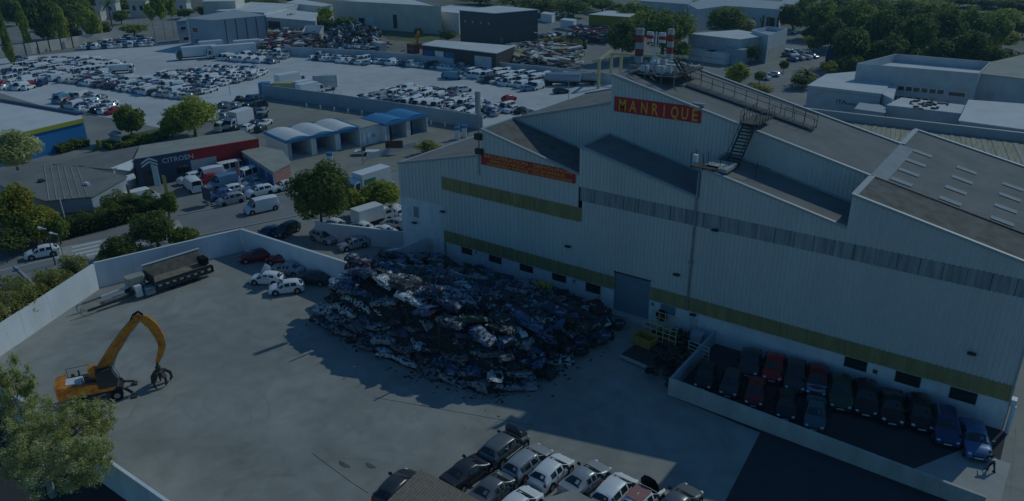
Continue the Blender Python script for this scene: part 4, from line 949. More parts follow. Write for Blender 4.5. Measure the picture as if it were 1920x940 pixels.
for k in range(420):
    t_ = rr.random()*len(ring); i_ = min(int(t_), len(ring)-2); q = ring[i_].lerp(ring[i_+1], t_-int(t_)); x, y = q.x+rr.gauss(0,.9), q.y+rr.gauss(0,.9); s = rr.uniform(.04,.18)
    mb.box(-s,s,-s*.5,s*.5,0,s*.3, rr.randrange(4), Matrix.Translation(Vector((x,y,.01))) @ Matrix.Rotation(rr.uniform(0,3.1),4,'Z'))
tag(mb.build('ground_debris', [M['darksteel'], CP['s_silver'], M['rust'], M['black']]), 'small metal bits littering the concrete round the heap', 'debris', kind='stuff')
mb = MB()
for k in range(60):
    x, y = rr.uniform(-62,-34), rr.uniform(46.5,62)
    h = heap_h(x,y)
    if h < 0: continue
    p = Vector((x,y,h)); mb.bar(p, p+Vector((rr.uniform(-.9,.9),rr.uniform(-.9,.9),rr.uniform(.2,1.5))), .035, 4)
for (u,v,hh,du) in [(655,590,4.6,0),(700,640,4.2,0)]:
    p = Vector((-54.5 if du == 0 and u == 655 else -43.0, 47.5, 2.5)); mb.bar(p, p+Vector((.3,-.2,3.2)), .09, 5)
tag(mb.build('bent_rods', M['darksteel']), 'bent rods and pipes poking out of the scrap heap', 'scrap', kind='stuff')

# ------------------------------------------------------------------ orange material handler
xo = Vector((-65.1, 26.3, 0)); EX = thing('material_handler', 'orange wheeled material handler with raised boom and grapple in the open yard', 'excavator', xo, math.atan2(.86,.51))
def rbox(mb, x0,x1,y0,y1,z0,z1,c=.12,mi=0):
    pts = [(x0+c,y0),(x1-c,y0),(x1,y0+c),(x1,y1-c),(x1-c,y1),(x0+c,y1),(x0,y1-c),(x0,y0+c)]; mb.prism(pts, z0, z1, mi)
b = MB(); rbox(b,-2.1,1.9,-.55,.55,.55,1.0); b.box(-1.9,-1.5,-1.1,1.1,.45,.7); b.box(1.2,1.6,-1.1,1.1,.45,.7); b.build('undercarriage', M['darksteel'], EX)
for x in (-1.7, 1.4):
    for s in (1,-1):
        b = MB(); b.disc((x,s*1.05,.52),(0,1,0),.52,.42,18); wl = b.build('wheel', M['black'], EX); b = MB(); b.disc((x,s*1.05,.52),(0,1,0),.26,.45,12); b.build('rim', M['rim'], wl)
for s in (1,-1):
    b = MB(); b.beam((2.0,s*.6,.8),(2.7,s*1.1,.35),.2,.18); b.box(2.5,2.95,s*1.15-.3,s*1.15+.3,.0,.14); b.build('outrigger', M['darksteel'], EX)
    b = MB(); b.beam((-2.1,s*.6,.8),(-2.7,s*1.1,.35),.2,.18); b.box(-2.9,-2.5,s*1.15-.3,s*1.15+.3,.0,.14); b.build('outrigger', M['darksteel'], EX)
b = MB(); b.bar((0,0,.95),(0,0,1.2),.6,18); b.build('slew_ring', M['black'], EX)
UX = MB(); rbox(UX,-2.9,1.35,-1.2,1.2,1.15,1.5,.15); UX.build('platform', M['orange'], EX)
b = MB(); b.prism([(-3.1,-1.2),(-2.5,-1.22),(-2.5,1.22),(-3.1,1.2),(-3.3,.7),(-3.3,-.7)],1.05,2.35); b.build('counterweight', M['orange'], EX)
b = MB(); vs = [(-2.5,-1.2,1.5),(1.2,-1.2,1.5),(1.2,-1.2,1.75),(.3,-1.2,2.0),(-2.5,-1.2,2.25)]; vs += [(x,-.75,z) for x,y,z in vs]; b.add(vs,[(0,1,2,3,4),(9,8,7,6,5)]+[(i,i+5,(i+1)%5+5,(i+1)%5) for i in range(5)]); b.build('side_panel', M['orange'], EX)
b = MB(); rbox(b,-2.45,-1.1,-.72,.45,1.5,2.3,.08); b.build('engine_cover', M['white'], EX)
b = MB(); rbox(b,-1.0,.1,-.72,.3,1.5,2.0,.06); rbox(b,-2.4,-.6,.5,1.15,1.5,2.05,.06); b.bar((-1.4,.75,2.0),(-1.4,.75,2.75),.08,8); b.bar((-1.9,.7,2.0),(-1.9,.7,2.5),.14,8); b.build('engine', M['darksteel'], EX)
b = MB(); b.bar((-2.4,-1.15,2.2),(-.5,-1.15,2.75),.025,5); b.bar((-2.4,1.15,2.05),(-2.4,1.15,2.9),.025,5); b.bar((-2.4,1.15,2.9),(-.6,1.15,2.9),.025,5); b.bar((-.6,1.15,2.9),(-.6,1.15,2.05),.025,5); b.build('handrail', M['darksteel'], EX)
# cab (camera side is -y local: boom in the middle, cab right)
b = MB(); pts = [(.1,1.5),(1.55,1.5),(1.7,2.1),(1.35,3.1),(.1,3.1)]; vs = [(x,-1.25,z) for x,z in pts]+[(x,-.35,z) for x,z in pts]; b.add(vs,[(0,1,2,3,4),(9,8,7,6,5)]+[(i,i+5,(i+1)%5+5,(i+1)%5) for i in range(5)]); cb = b.build('cab', M['darksteel'], EX)
b = MB(); b.add([(.22,-1.262,1.75),(1.45,-1.262,1.75),(1.55,-1.262,2.1),(1.27,-1.262,2.98),(.22,-1.262,2.98)],[(0,1,2,3,4)]); b.add([(1.72,-1.15,2.1),(1.72,-.45,2.1),(1.38,-.45,3.02),(1.38,-1.15,3.02)],[(0,1,2,3)]); b.build('window', M['glass'], cb)
b = MB()
for (p,q) in [((1.62,-1.28,1.5),(1.85,-1.28,2.1)),((1.85,-1.28,2.1),(1.5,-1.28,3.2)),((1.62,-.32,1.5),(1.85,-.32,2.1)),((1.85,-.32,2.1),(1.5,-.32,3.2)),((1.5,-1.28,3.2),(1.5,-.32,3.2))]: b.bar(p,q,.04,5)
b.build('cab_guard', M['steel'], EX)
def arm(name, pts, wds, width, m, par):
    """plate arm through (x,z) points with depths wds"""
    b = MB(); n = len(pts); L_, R2 = [], []
    for i in range(n):
        a = Vector((pts[max(0,i-1)][0],0,pts[max(0,i-1)][1])); c = Vector((pts[min(n-1,i+1)][0],0,pts[min(n-1,i+1)][1])); d = (c-a).normalized(); nn = Vector((-d.z,0,d.x)); p = Vector((pts[i][0],0,pts[i][1]))
        L_.append(p+nn*wds[i]/2); R2.append(p-nn*wds[i]/2)
    vs = []
    for y in (-width/2, width/2): vs += [v+Vector((0,y,0)) for v in L_]+[v+Vector((0,y,0)) for v in R2]
    N = 2*n
    for i in range(n-1): b.add([vs[i],vs[i+1],vs[n+i+1],vs[n+i],vs[N+i],vs[N+i+1],vs[N+n+i+1],vs[N+n+i]], [(0,3,2,1),(4,5,6,7),(0,1,5,4),(3,7,6,2)]+([(0,4,7,3)] if i == 0 else [])+([(1,2,6,5)] if i == n-2 else []))
    return b.build(name, m, par, fix=True)
arm('boom', [(-.1,2.0),(.35,2.55),(1.0,3.45),(2.0,4.7),(3.1,6.0),(4.0,6.95),(4.42,7.25)], [1.05,1.0,.88,.88,.74,.64,.55], .52, M['orange'], EX)
arm('stick', [(4.3,7.35),(4.75,7.0),(5.3,6.2),(5.68,5.0),(5.75,4.1),(5.45,3.2),(5.05,2.45)], [.42,.72,.80,.76,.66,.48,.3], .42, M['orange'], EX)
b = MB(); b.bar((.9,-.33,1.9),(1.9,-.33,3.9),.085,8); b.bar((1.9,-.33,3.9),(2.5,-.33,4.8),.05,8); b.build('boom_cylinder', M['steel'], EX)
b = MB(); b.bar((.9,.33,1.9),(1.9,.33,3.9),.085,8); b.bar((1.9,.33,3.9),(2.5,.33,4.8),.05,8); b.build('boom_cylinder', M['steel'], EX)
b = MB(); b.bar((2.9,-.3,5.1),(3.7,-.3,6.1),.10,8,mi=0); b.bar((3.7,-.3,6.1),(4.4,-.3,6.8),.05,8); b.build('stick_cylinder', M['lamp'], EX)
b = MB()
for k in range(5):
    y = -.2+.1*k; pp = [Vector((3.4,y,6.6)),Vector((3.9,y,7.5)),Vector((4.4,y,7.75)),Vector((4.75,y,7.35))]
    for i in range(3): b.bar(pp[i],pp[i+1],.03,4)
b.build('hose', M['black'], EX)
b = MB(); rbox(b,-.55,.1,-.35,.35,2.6,3.25,.1); b.build('boom_foot_housing', M['orange'], EX)
b = MB(); b.bar((5.05,0,2.45),(5.0,0,1.95),.12,8); b.bar((5.0,0,1.95),(5.0,0,1.5),.24,10); b.build('rotator', M['darksteel'], EX)
for k in range(5):
    a = k*math.pi*2/5+.4; ca, sa = math.cos(a), math.sin(a); b = MB(); op = 1.0 if k in (0,3) else .72; pp = [(.12,1.5,.40),(.55*op,1.35,.40),(.95*op,.95,.36),(1.05*op,.45,.28),(.80*op,.06,.1)]
    for (r0,z0,w0),(r1,z1,w1) in zip(pp,pp[1:]): b.beam((5+ca*r0,sa*r0,z0),(5+ca*r1,sa*r1,z1),w0,w0*.6,w2=w1,h2=w1*.6)
    b.build('grapple_tine', M['darksteel'], EX)

# ------------------------------------------------------------------ hook-lift trailer along the wall
ta, tb = G(150,592), G(394,512); dT = tb-ta; TL = dT.length
TR = thing('tipper_trailer', 'long trailer with a tan tipper body and pale lifting frame parked below the streaked wall', 'trailer', (ta.x,ta.y,0), math.atan2(dT.y,dT.x))
L_ = TL
b = MB()
for s in (.45,-.45): b.beam((5.2,s,.95),(L_-.2,s,.95),.16,.3)
for i in range(7): b.box(6.0+i*1.35,6.15+i*1.35,-.5,.5,.85,1.0)
b.build('chassis', M['darksteel'], TR)
x0, x1 = 8.0, L_-.3
b = MB(); b.box(x0,x1,-1.2,1.2,1.15,1.28); b.build('bed_floor', M['tanbed'], TR)
b = MB(); b.add([(x0,1.2,1.28),(x1,1.2,1.28),(x1,1.55,2.75),(x0,1.55,2.75),(x0,1.28,1.28),(x1,1.28,1.28),(x1,1.63,2.75),(x0,1.63,2.75)],[(0,1,2,3),(7,6,5,4),(3,2,6,7),(0,3,7,4),(1,5,6,2)]); b.build('side_board', M['tanbed'], TR)
b = MB(); b.add([(x0,-1.2,1.28),(x1,-1.2,1.28),(x1,-1.4,1.7),(x0,-1.4,1.7),(x0,-1.28,1.28),(x1,-1.28,1.28),(x1,-1.48,1.7),(x0,-1.48,1.7)],[(3,2,1,0),(4,5,6,7),(7,6,2,3),(4,7,3,0),(2,6,5,1)]); b.build('side_board', M['darksteel'], TR)
b = MB(); b.box(x0-.1,x0,-1.25,1.5,1.15,2.4); b.build('head_board', M['darksteel'], TR)
b = MB(); b.bar((x0-.1,1.58,2.85),(x1+.1,1.58,2.85),.1,6); b.bar((x0-.1,1.62,2.1),(x1,1.62,2.1),.07,6); b.build('top_rail', M['lamp'], TR)
for i in range(8):
    xx = x0+.5+i*(x1-x0-.8)/7; b = MB(); b.box(xx-.18,xx+.18,-1.36,-1.18,.98,1.14); b.build('side_lamp', M['white'], TR)
b = MB(); b.box(x0+.1,x1,-1.15,-.95,.45,1.1); b.build('side_guard', M['darksteel'], TR)
for xx in (10.0,11.3,12.6):
    for s in (1,-1): b = MB(); b.disc((xx,s*.95,.5),(0,1,0),.5,.3,16); b.build('wheel', M['black'], TR)
b = MB(); b.box(x1-.1,x1+.35,-1.1,-.5,.5,1.3); b.box(x1,x1+.3,.4,1.1,.6,1.4); b.box(x1-.6,x1+.2,-.4,.9,1.4,2.2); b.build('tail_winch', M['black'], TR)
b = MB(); rbox(b,5.6,7.6,.1,1.5,.9,2.3,.25); b.build('engine_cowl', M['roofbeige'], TR)
b = MB(); b.box(5.9,6.6,-.9,-.3,.3,1.6); b.build('control_box', M['white'], TR)
b = MB(); rbox(b,6.8,7.9,-1.35,-.3,.35,1.15,.1); b.build('fuel_tank', M['bluedoor'], TR)
b = MB()
for i in range(16):
    p = Vector((rr.uniform(5.2,8),rr.uniform(-1,1),rr.uniform(.5,1.4))); b.box(p.x-.18,p.x+.18,p.y-.14,p.y+.14,p.z-.14,p.z+.14)
b.build('machinery', M['darksteel'], TR)
for s, z in ((.62,1.05),(-.62,.55)):
    b = MB(); b.beam((.7,s,z*.95),(5.6,s,z+.15),.2,.24); b.build('boom_rail', M['steel'] if s > 0 else M['darksteel'], TR)
    b = MB(); b.beam((2.6,s*.6,z*.95+.15),(6.0,s*.6,z+.35),.26,.22); b.build('boom_sleeve', M['lamp'] if s > 0 else M['steel'], TR)
for s in (.62,-.62):
    b = MB(); pp = [Vector((.7,s,.95 if s>0 else .5)),Vector((.15,s,1.0)),Vector((-.05,s,.6)),Vector((.1,s,.2)),Vector((.5,s,.05))]
    for p,q in zip(pp,pp[1:]): b.bar(p,q,.075,6)
    b.build('hook', M['steel'], TR)

# ------------------------------------------------------------------ yellow skip, racks and pallets by the roller door
def pile_spot(u, v): p = G(u,v); return p
p = pile_spot(1208,655); SK = thing('skip', 'small open yellow skip standing on the low flat trolley near the roller door', 'skip', (p.x,p.y,.5), -.15)
b = MB()
o_ = [(-1.1,-.7),(1.1,-.7),(1.1,.7),(-1.1,.7)]
b.add([(x*.85,y*.85,0) for x,y in o_]+[(x,y,1.0) for x,y in o_]+[(x*.93,y*.93,1.0) for x,y in o_]+[(x*.8,y*.8,.06) for x,y in o_], [(3,2,1,0)]+[(i,(i+1)%4,(i+1)%4+4,i+4) for i in range(4)]+[(i+4,(i+1)%4+4,(i+1)%4+8,i+8) for i in range(4)]+[(i+8,(i+1)%4+8,(i+1)%4+12,i+12) for i in range(4)]+[(12,13,14,15)])
b.build('tub', M['yelskip'], SK, fix=True)
b = MB(); b.bar((-1.1,-.7,1.02),(1.1,-.7,1.02),.05,6); b.bar((1.1,-.7,1.02),(1.1,.7,1.02),.05,6); b.bar((1.1,.7,1.02),(-1.1,.7,1.02),.05,6); b.bar((-1.1,.7,1.02),(-1.1,-.7,1.02),.05,6); b.build('rim', M['yelskip'], SK)
p = pile_spot(1205,677); FT = thing('flat_trolley', 'low flat trolley with a pale front edge beside the scrap heap', 'trailer', (p.x,p.y,0), -.12)
b = MB(); b.box(-1.9,1.9,-1.1,3.6,.32,.46); b.build('deck', M['darksteel'], FT)
b = MB(); b.box(-1.9,1.9,-1.18,-1.1,.12,.5); b.box(-1.25,-1.1,-1.22,-1.18,.1,.5); b.build('front_board', M['trim'], FT)
for x in (-1.5,1.5): b = MB(); b.disc((x,-.4,.18),(1,0,0),.18,.2,12); b.build('wheel', M['black'], FT); b = MB(); b.disc((x,2.8,.18),(1,0,0),.18,.2,12); b.build('wheel', M['black'], FT)
def rack(name, label, u, v, w, h, m, rz, nv=4, nh=3):
    p = G(u,v); t = thing(name, label, 'rack', (p.x,p.y,0), rz); 
    for i in range(nv): b = MB(); b.bar((-w/2+w*i/(nv-1),0,0),(-w/2+w*i/(nv-1),0,h),.05,5); b.build('post', m, t)
    for i in range(nh): b = MB(); b.bar((-w/2,0,h*(.3+.7*i/(nh-1))),(w/2,0,h*(.3+.7*i/(nh-1))),.05,5); b.build('rail', m, t)
    return t
rack('rack_frame', 'tall yellow barred rack behind the yellow skip', 1235,652, 3.6,2.4, M['yelframe'], -.1, 6, 4)
rack('rack_frame', 'pale barred rack between the skip and the enclosure wall', 1308,676, 2.2,1.8, M['concretewall'], -.15, 3, 4)
rack('rack_frame', 'second yellow rack standing closer to the warehouse wall behind the skip', 1245,632, 3.0,2.6, M['yelframe'], -.1, 5, 4)
p = G(1306,648); b = MB(); rbox(b,-.6,.6,-.5,.5,0,1.5,.1); o = b.build('water_tank', M['bluegrey'], None, loc=(p.x,min(p.y,66.3),0)); tag(o, 'pale blue square tank against the warehouse wall right of the racks', 'tank')
p = onY(1240,594,66.75); b = MB(); b.disc((0,0,0),(0.1,1,0),.62,.26,20); o = b.build('large_tyre', M['black'], None, loc=(p.x,66.75,.62+.9)); tag(o, 'large black tyre leaning high against the warehouse wall above the racks', 'tyre'); t_ = MB(); t_.disc((0,-.01,0),(0.1,1,0),.26,.28,12); t_.build('rim', M['rust'], o)
mb = MB()
for k in range(260):
    x, y = rr.uniform(-29.5,-24), rr.uniform(57.2,66.4)
    if x < -26.5 and y < 61: continue
    h = 1.0*max(0,1-((x+26.6)/3.0)**2)*(.5+.5*rr.random()); s = rr.uniform(.1,.5); c = Vector((x,y,h)); M4 = Matrix.Translation(c) @ Matrix.Rotation(rr.uniform(0,3.1),4,'Z') @ Matrix.Rotation(rr.gauss(0,.4),4,'X'); mb.box(-s,s,-s*.5,s*.5,-s*.3,s*.3, rr.choice((0,0,1,2)), M4)
tag(mb.build('metal_offcuts', [M['darksteel'], M['black'], M['rust']]), 'dark heap of metal offcuts between the racks and the enclosure wall', 'scrap', kind='stuff')

# ------------------------------------------------------------------ people
def person(label, loc, rz, J, shirt, trousers, hairc=(.02,.015,.012), band=None):
    """J: joint dictionary in local metres, facing +x"""
    t = thing('person', label, 'person', loc, rz)
    def skin(name, chains, m):
        bm = bmesh.new(); vl = bm.verts.layers.skin.verify(); mp = {}
        def vert(k, r):
            if k not in mp:
                mp[k] = bm.verts.new(J[k]); mp[k][vl].radius = (r, r)
            return mp[k]
        first = True
        for ch in chains:
            for (k0,r0),(k1,r1) in zip(ch,ch[1:]):
                a, b_ = vert(k0,r0), vert(k1,r1)
                if bm.edges.get((a,b_)) is None: bm.edges.new((a,b_))
                if first: a[vl].use_root = True; first = False
        me = bpy.data.meshes.new(name); bm.to_mesh(me); bm.free(); me.materials.append(m)
        o = bpy.data.objects.new(name, me); COL.objects.link(o); o.parent = t
        mod = o.modifiers.new('skin','SKIN'); mod.use_smooth_shade = True; s = o.modifiers.new('sub','SUBSURF'); s.levels = 1; s.render_levels = 1
        return o
    body = [[('hip',.13),('waist',.12),('chest',.15),('neck',.055),('chin',.07),('head',.10),('top',.075)]]
    for s in 'LR':
        body += [[('chest',.15),('sh'+s,.06),('el'+s,.042),('wr'+s,.028),('pa'+s,.04)], [('hip',.13),('hp'+s,.09),('kn'+s,.06),('an'+s,.04),('toe'+s,.035)]]
        for k in range(5): body += [[('pa'+s,.04),('f%d%s' % (k,s),.011)]]
    for s in 'LR':
        pa = Vector(J['pa'+s]); wr = Vector(J['wr'+s]); d = (pa-wr).normalized(); side = d.cross(Vector((0,0,1))); side = side.normalized() if side.length > .1 else Vector((0,1,0))
        for k in range(4): J['f%d%s' % (k,s)] = tuple(pa+d*(.085-.008*abs(k-1.2))+side*(k-1.5)*.022+Vector((0,0,-.015)))
        J['f4'+s] = tuple(pa+d*.03+side*.06)
    skin('body', body, M['skin'])
    skin('shirt', [[('hip',.15),('waist',.145),('chest',.175),('neckb',.08)]]+[[('chest',.175),('sh'+s,.08),('el'+s,.058),('cu'+s,.045)] for s in 'LR'], shirt)
    skin('trousers', [[('waistb',.14),('hip',.15)]]+[[('hip',.15),('hp'+s,.11),('kn'+s,.078),('an'+s,.06)] for s in 'LR'], trousers)
    b = MB()
    for s in 'LR': a = Vector(J['an'+s]); c = Vector(J['toe'+s]); b.beam(a+(a-c)*.3+Vector((0,0,-.05)), c+Vector((0,0,.0)), .10, .09)
    b.build('shoes', M['black'], t)
    bm = bmesh.new(); bmesh.ops.create_uvsphere(bm, u_segments=12, v_segments=8, radius=.112)
    hd_ = Vector(J['head']); up = (Vector(J['top'])-Vector(J['chin'])).normalized()
    for v in list(bm.verts):
        if v.co.z < -.035 and v.co.x > -.02: v.co *= .8
        v.co = v.co+hd_+up*.03-Vector((.015,0,0))
    me = bpy.data.meshes.new('hair'); bm.to_mesh(me); bm.free(); me.materials.append(mat('dark_hair', hairc, .7, 0, 0)); o = bpy.data.objects.new('hair', me); COL.objects.link(o); o.parent = t
    if band:
        b = MB()
        for k, dz in (('waist',.05),('chest',-.05)):
            c = Vector(J[k]); b.bar(c+Vector((0,0,dz-.03)), c+Vector((0,0,dz+.03)), .205, 12)
        b.build('reflective_band', M['lamp'], t)
    return t
def pose(lean=.1, hipz=.93, arms=((.35,.25,-.35),(.35,-.25,-.35)), step=.12):
    L = math.sin(lean); C_ = math.cos(lean); J = {}
    hip = Vector((0,0,hipz)); up = Vector((L,0,C_)); J['hip'] = tuple(hip); J['waistb'] = tuple(hip+up*.12); J['waist'] = tuple(hip+up*.2); J['chest'] = tuple(hip+up*.42); J['neckb'] = tuple(hip+up*.53); J['neck'] = tuple(hip+up*.56)
    J['chin'] = tuple(hip+up*.62+Vector((.02,0,0))); J['head'] = tuple(hip+up*.72+Vector((.03,0,0))); J['top'] = tuple(hip+up*.80+Vector((.03,0,0)))
    for s, sg, ar in (('L',1,arms[0]),('R',-1,arms[1])):
        sh = hip+up*.48+Vector((0,sg*.2,0)); J['sh'+s] = tuple(sh); d = Vector(ar); wr = sh+d; mid = sh.lerp(wr,.5)+Vector((-.04,sg*.05,-.06)); J['el'+s] = tuple(mid); J['wr'+s] = tuple(wr); J['cu'+s] = tuple(mid.lerp(wr,.5)); J['pa'+s] = tuple(wr+(wr-mid).normalized()*.09)
        hp = hip+Vector((0,sg*.1,-.06)); J['hp'+s] = tuple(hp); kn = Vector((sg*step*.5+.06, sg*.12, hipz*.53)); an = Vector((sg*step, sg*.13, .09)); J['kn'+s] = tuple(kn); J['an'+s] = tuple(an); J['toe'+s] = tuple(an+Vector((.19,sg*.02,-.05)))
    return J
p = G(1124,934); person('person in a red and white top bending over a silver car', (p.x,p.y,0), 1.1, pose(.55, .9, ((.42,.05,-.30),(.40,-.1,-.32)), .14), M['red'], M['white'])
p = G(1858,884); person('person in black workwear with pale bands bending beside the sunlit blue saloon', (p.x,p.y,.02), 2.4, pose(.75, .86, ((.30,.0,-.42),(.28,-.05,-.40)), .2), M['black'], M['darksteel'], band=True)

# ------------------------------------------------------------------ roofs at the bottom edge
TRF = thing('tiled_roof', 'pale clay-tiled roof corner poking into the bottom edge of the view', 'roof', (0,0,0))
zt_ = 3.4; A = G(788,880,zt_+.5); B = G(724,942,zt_); C2 = G(905,944,zt_+.5)
ex = (C2-A); lx = ex.length*1.35; ex.normalize(); dn = (B-A); ly = dn.length*1.6; dn.normalize()
nn = ex.cross(dn).normalized(); nn = nn if nn.z > 0 else -nn
b = MB(); Q = [A-nn*.08, A+ex*lx-nn*.08, A+ex*lx+dn*ly-nn*.08, A+dn*ly-nn*.08]; b.add(Q+[q-Vector((0,0,.15)) for q in Q], [(0,1,2,3),(7,6,5,4),(0,4,5,1),(1,5,6,2),(2,6,7,3),(3,7,4,0)]); b.build('roof_deck', M['dark'], TRF)
# tile rows run parallel to the right slope edge
tb_ = MB(); rows = int(ly/.34); cols = int(lx/.24); cnt = 0
for r in range(rows):
    for c in range(cols):
        o = A+dn*(r*.34)+ex*(c*.24); w1_, h1 = .225, .40; j = rr.uniform(-.008,.008)
        a0 = o+nn*(.0+j); prof = [(0,.0),(.06,.045),(.165,.045),(w1_,.0)]
        vs = [a0+ex*x+nn*(z+.04) for x,z in prof]+[a0+dn*h1+ex*x+nn*(z+.0) for x,z in prof]
        tb_.add(vs, [(0,1,5,4),(1,2,6,5),(2,3,7,6),(4,5,6,7),(0,4,7,3)][:4])
tag(tb_.build('roof_tile_rows', M['tile'], TRF), kind='stuff')
b = MB(); b.box(-1,-1+.01,0,.01,0,.01)
QW = [(q.x,q.y) for q in Q]; b = MB(); cx = sum(q[0] for q in QW)/4; cy = sum(q[1] for q in QW)/4; b.prism([(cx+(x-cx)*.9, cy+(y-cy)*.9) for x,y in QW], 0, zt_-.35); b.build('wall', M['beige'], TRF)
FR = thing('flat_roof_shed', 'small shed with a flat beige roof cut off by the bottom edge', 'shed', (0,0,0))
zf = 3.0; pts = P2((1018,936),(1076,918),(1118,941),(1070,985), z=zf); b = MB(); b.prism(pts, zf-.15, zf); b.build('roof', M['roofbeige'], FR)
cx = sum(q[0] for q in pts)/4; cy = sum(q[1] for q in pts)/4; b = MB(); b.prism([(cx+(x-cx)*.92, cy+(y-cy)*.92) for x,y in pts], 0, zf-.15); b.build('wall', M['concretewall'], FR)

# ------------------------------------------------------------------ vegetation
_crowns = {}
def crown_mesh(m, n, ls, seed, shape='round'):
    key = (m.name, n, round(ls,3), seed, shape)
    if key in _crowns: return _crowns[key]
    rg = np.random.default_rng(seed*7+n); K = 36
    if shape == 'column': K = 30; cen = np.stack([rg.normal(0,.16,K), rg.normal(0,.16,K), rg.uniform(-.8,.85,K)],1); cen[:,:2] *= (1.15-.75*(cen[:,2:3]*.5+.5)); rb = rg.uniform(.22,.40,K)*(1.1-.5*(cen[:,2]*.5+.5))
    elif shape == 'hedge': K = 60; cen = np.stack([rg.uniform(-.95,.95,K), rg.uniform(-.6,.6,K), rg.uniform(-.6,.5,K)],1); rb = rg.uniform(.3,.5,K)
    else:
        d = rg.normal(size=(K,3)); d /= np.linalg.norm(d,axis=1)[:,None]; cen = d*rg.uniform(.35,.74,(K,1)); cen[:,2] = cen[:,2]*.82+.06; rb = rg.uniform(.16,.44,K)
    if shape == 'loose': cen *= 1.12; rb *= .72
    if shape == 'feather':
        K = 80; d = rg.normal(size=(K,3)); d /= np.linalg.norm(d,axis=1)[:,None]; cen = d*(rg.random((K,1))**.4)*.98; rb = rg.uniform(.10,.26,K)
    w_ = rb**2/np.sum(rb**2); bi = rg.choice(K, n, p=w_)
    d = rg.normal(size=(n,3)); d /= np.linalg.norm(d,axis=1)[:,None]
    rad_ = rg.uniform({'loose':.3,'feather':.0}.get(shape,.62), 1.06, n)[:,None]*rb[bi][:,None]
    if shape == 'hedge': sc = np.array([.12,1,1])
    else: sc = np.array([1,1,1])
    P = cen[bi]+d*rad_*sc
    if shape == 'round': P[:,2] = np.maximum(P[:,2], -.82+.25*rg.random(n))
    nv = d+rg.normal(0,.55,(n,3)); nv[:,2] += .35; nv /= np.linalg.norm(nv,axis=1)[:,None]
    t = np.cross(nv, rg.normal(size=(n,3))); t /= np.linalg.norm(t,axis=1)[:,None]; b = np.cross(nv,t)
    s = ls*rg.uniform(.6,1.4,(n,1)); l = s*rg.uniform(.6,1.1,(n,1))
    if shape == 'hedge': S = np.array([.12,1,1]); t = t*S; b = b*S
    V = np.stack([P-t*s, P-b*l*.7+nv*l*.1, P+t*s*1.05, P+b*l*.7+nv*l*.1],1).reshape(-1,3)
    me = bpy.data.meshes.new('crown'); me.vertices.add(4*n); me.vertices.foreach_set('co', V.ravel()); me.loops.add(4*n); me.loops.foreach_set('vertex_index', np.arange(4*n)); me.polygons.add(n)
    me.polygons.foreach_set('loop_start', np.arange(0,4*n,4)); me.polygons.foreach_set('loop_total', np.full(n,4)); me.materials.append(m); me.update(); me.validate()
    _crowns[key] = me; return me
def trunk_mesh(h, r, hc, rc, seed, m, bare=False):
    rr = random.Random(seed); mb = MB(); pts = [Vector((0,0,-.1))]
    for i in range(1,5): pts.append(Vector((rr.uniform(-.05,.05)*h*.3*i/4, rr.uniform(-.05,.05)*h*.3*i/4, h*i/4)))
    for i in range(4): mb.bar(pts[i], pts[i+1], r*(1-.16*i), 7, r*(1-.16*(i+1)), caps=False)
    for k in range(7):
        a = k*2.4+rr.random(); s = pts[3].lerp(pts[4], rr.random()); e_ = Vector((math.cos(a)*rc*.6, math.sin(a)*rc*.6, hc+rr.uniform(-.2,.45)*rc)); mid = s.lerp(e_,.5)+Vector((0,0,-.06*rc))
        mb.bar(s, mid, r*.42, 5, r*.28, caps=False); mb.bar(mid, e_, r*.28, 5, r*.08, caps=False)
        mb.bar(mid, mid+Vector((rr.uniform(-.3,.3),rr.uniform(-.3,.3),.35))*rc, r*.18, 4, r*.05, caps=False)
    return mb.mesh('trunk', m, smooth=True)
def tree(u, v, rx, ry, trunk, leaf, label, group=None, shape='round', n=None, name='tree', seed=None, px_leaf=1.5, bark='bark', cat='tree', z0=0.0, rz=None):
    """u,v centre of the crown in the photograph, rx, ry its half size in pixels"""
    seed = seed if seed is not None else (int(u*3+v*7) % 5)
    hc = 3.0
    for _ in range(6):
        c = G(u, v, hc+z0); k = mpp(c); RX, RZ = rx*k, ry*k*1.04; hc = RZ+trunk
    area = 4*math.pi*RX*RZ
    if n is None: n = int(min(14000, max(1200, rx*ry*3.2)))
    ls = max(.035, px_leaf*1.9*k/RX)
    n = int(n/200)*200
    me = crown_mesh(MATS[leaf], n, round(min(ls,.13),3), seed, shape)
    t = thing(name, label, cat, (c.x, c.y, z0), rz if rz is not None else R_.uniform(0,6), group)
    o = inst(me, 'crown', t, (0,0,hc), sc=(RX*1.04,RX*1.04,RZ*1.06))
    core = inst(crown_mesh(MATS[leaf], 1000, .16, seed+9, shape), 'inner_foliage', t, (0,0,hc), sc=(RX*.74,RX*.74,RZ*.78)) if shape != 'loose' else None
    inst(trunk_mesh(max(trunk+RZ*.5,.4), max(.06, RX*.07), hc, RX, seed+1, MATS['grey_bark' if bark == 'bark' else 'pale_plane_bark']), 'trunk', t)
    return t
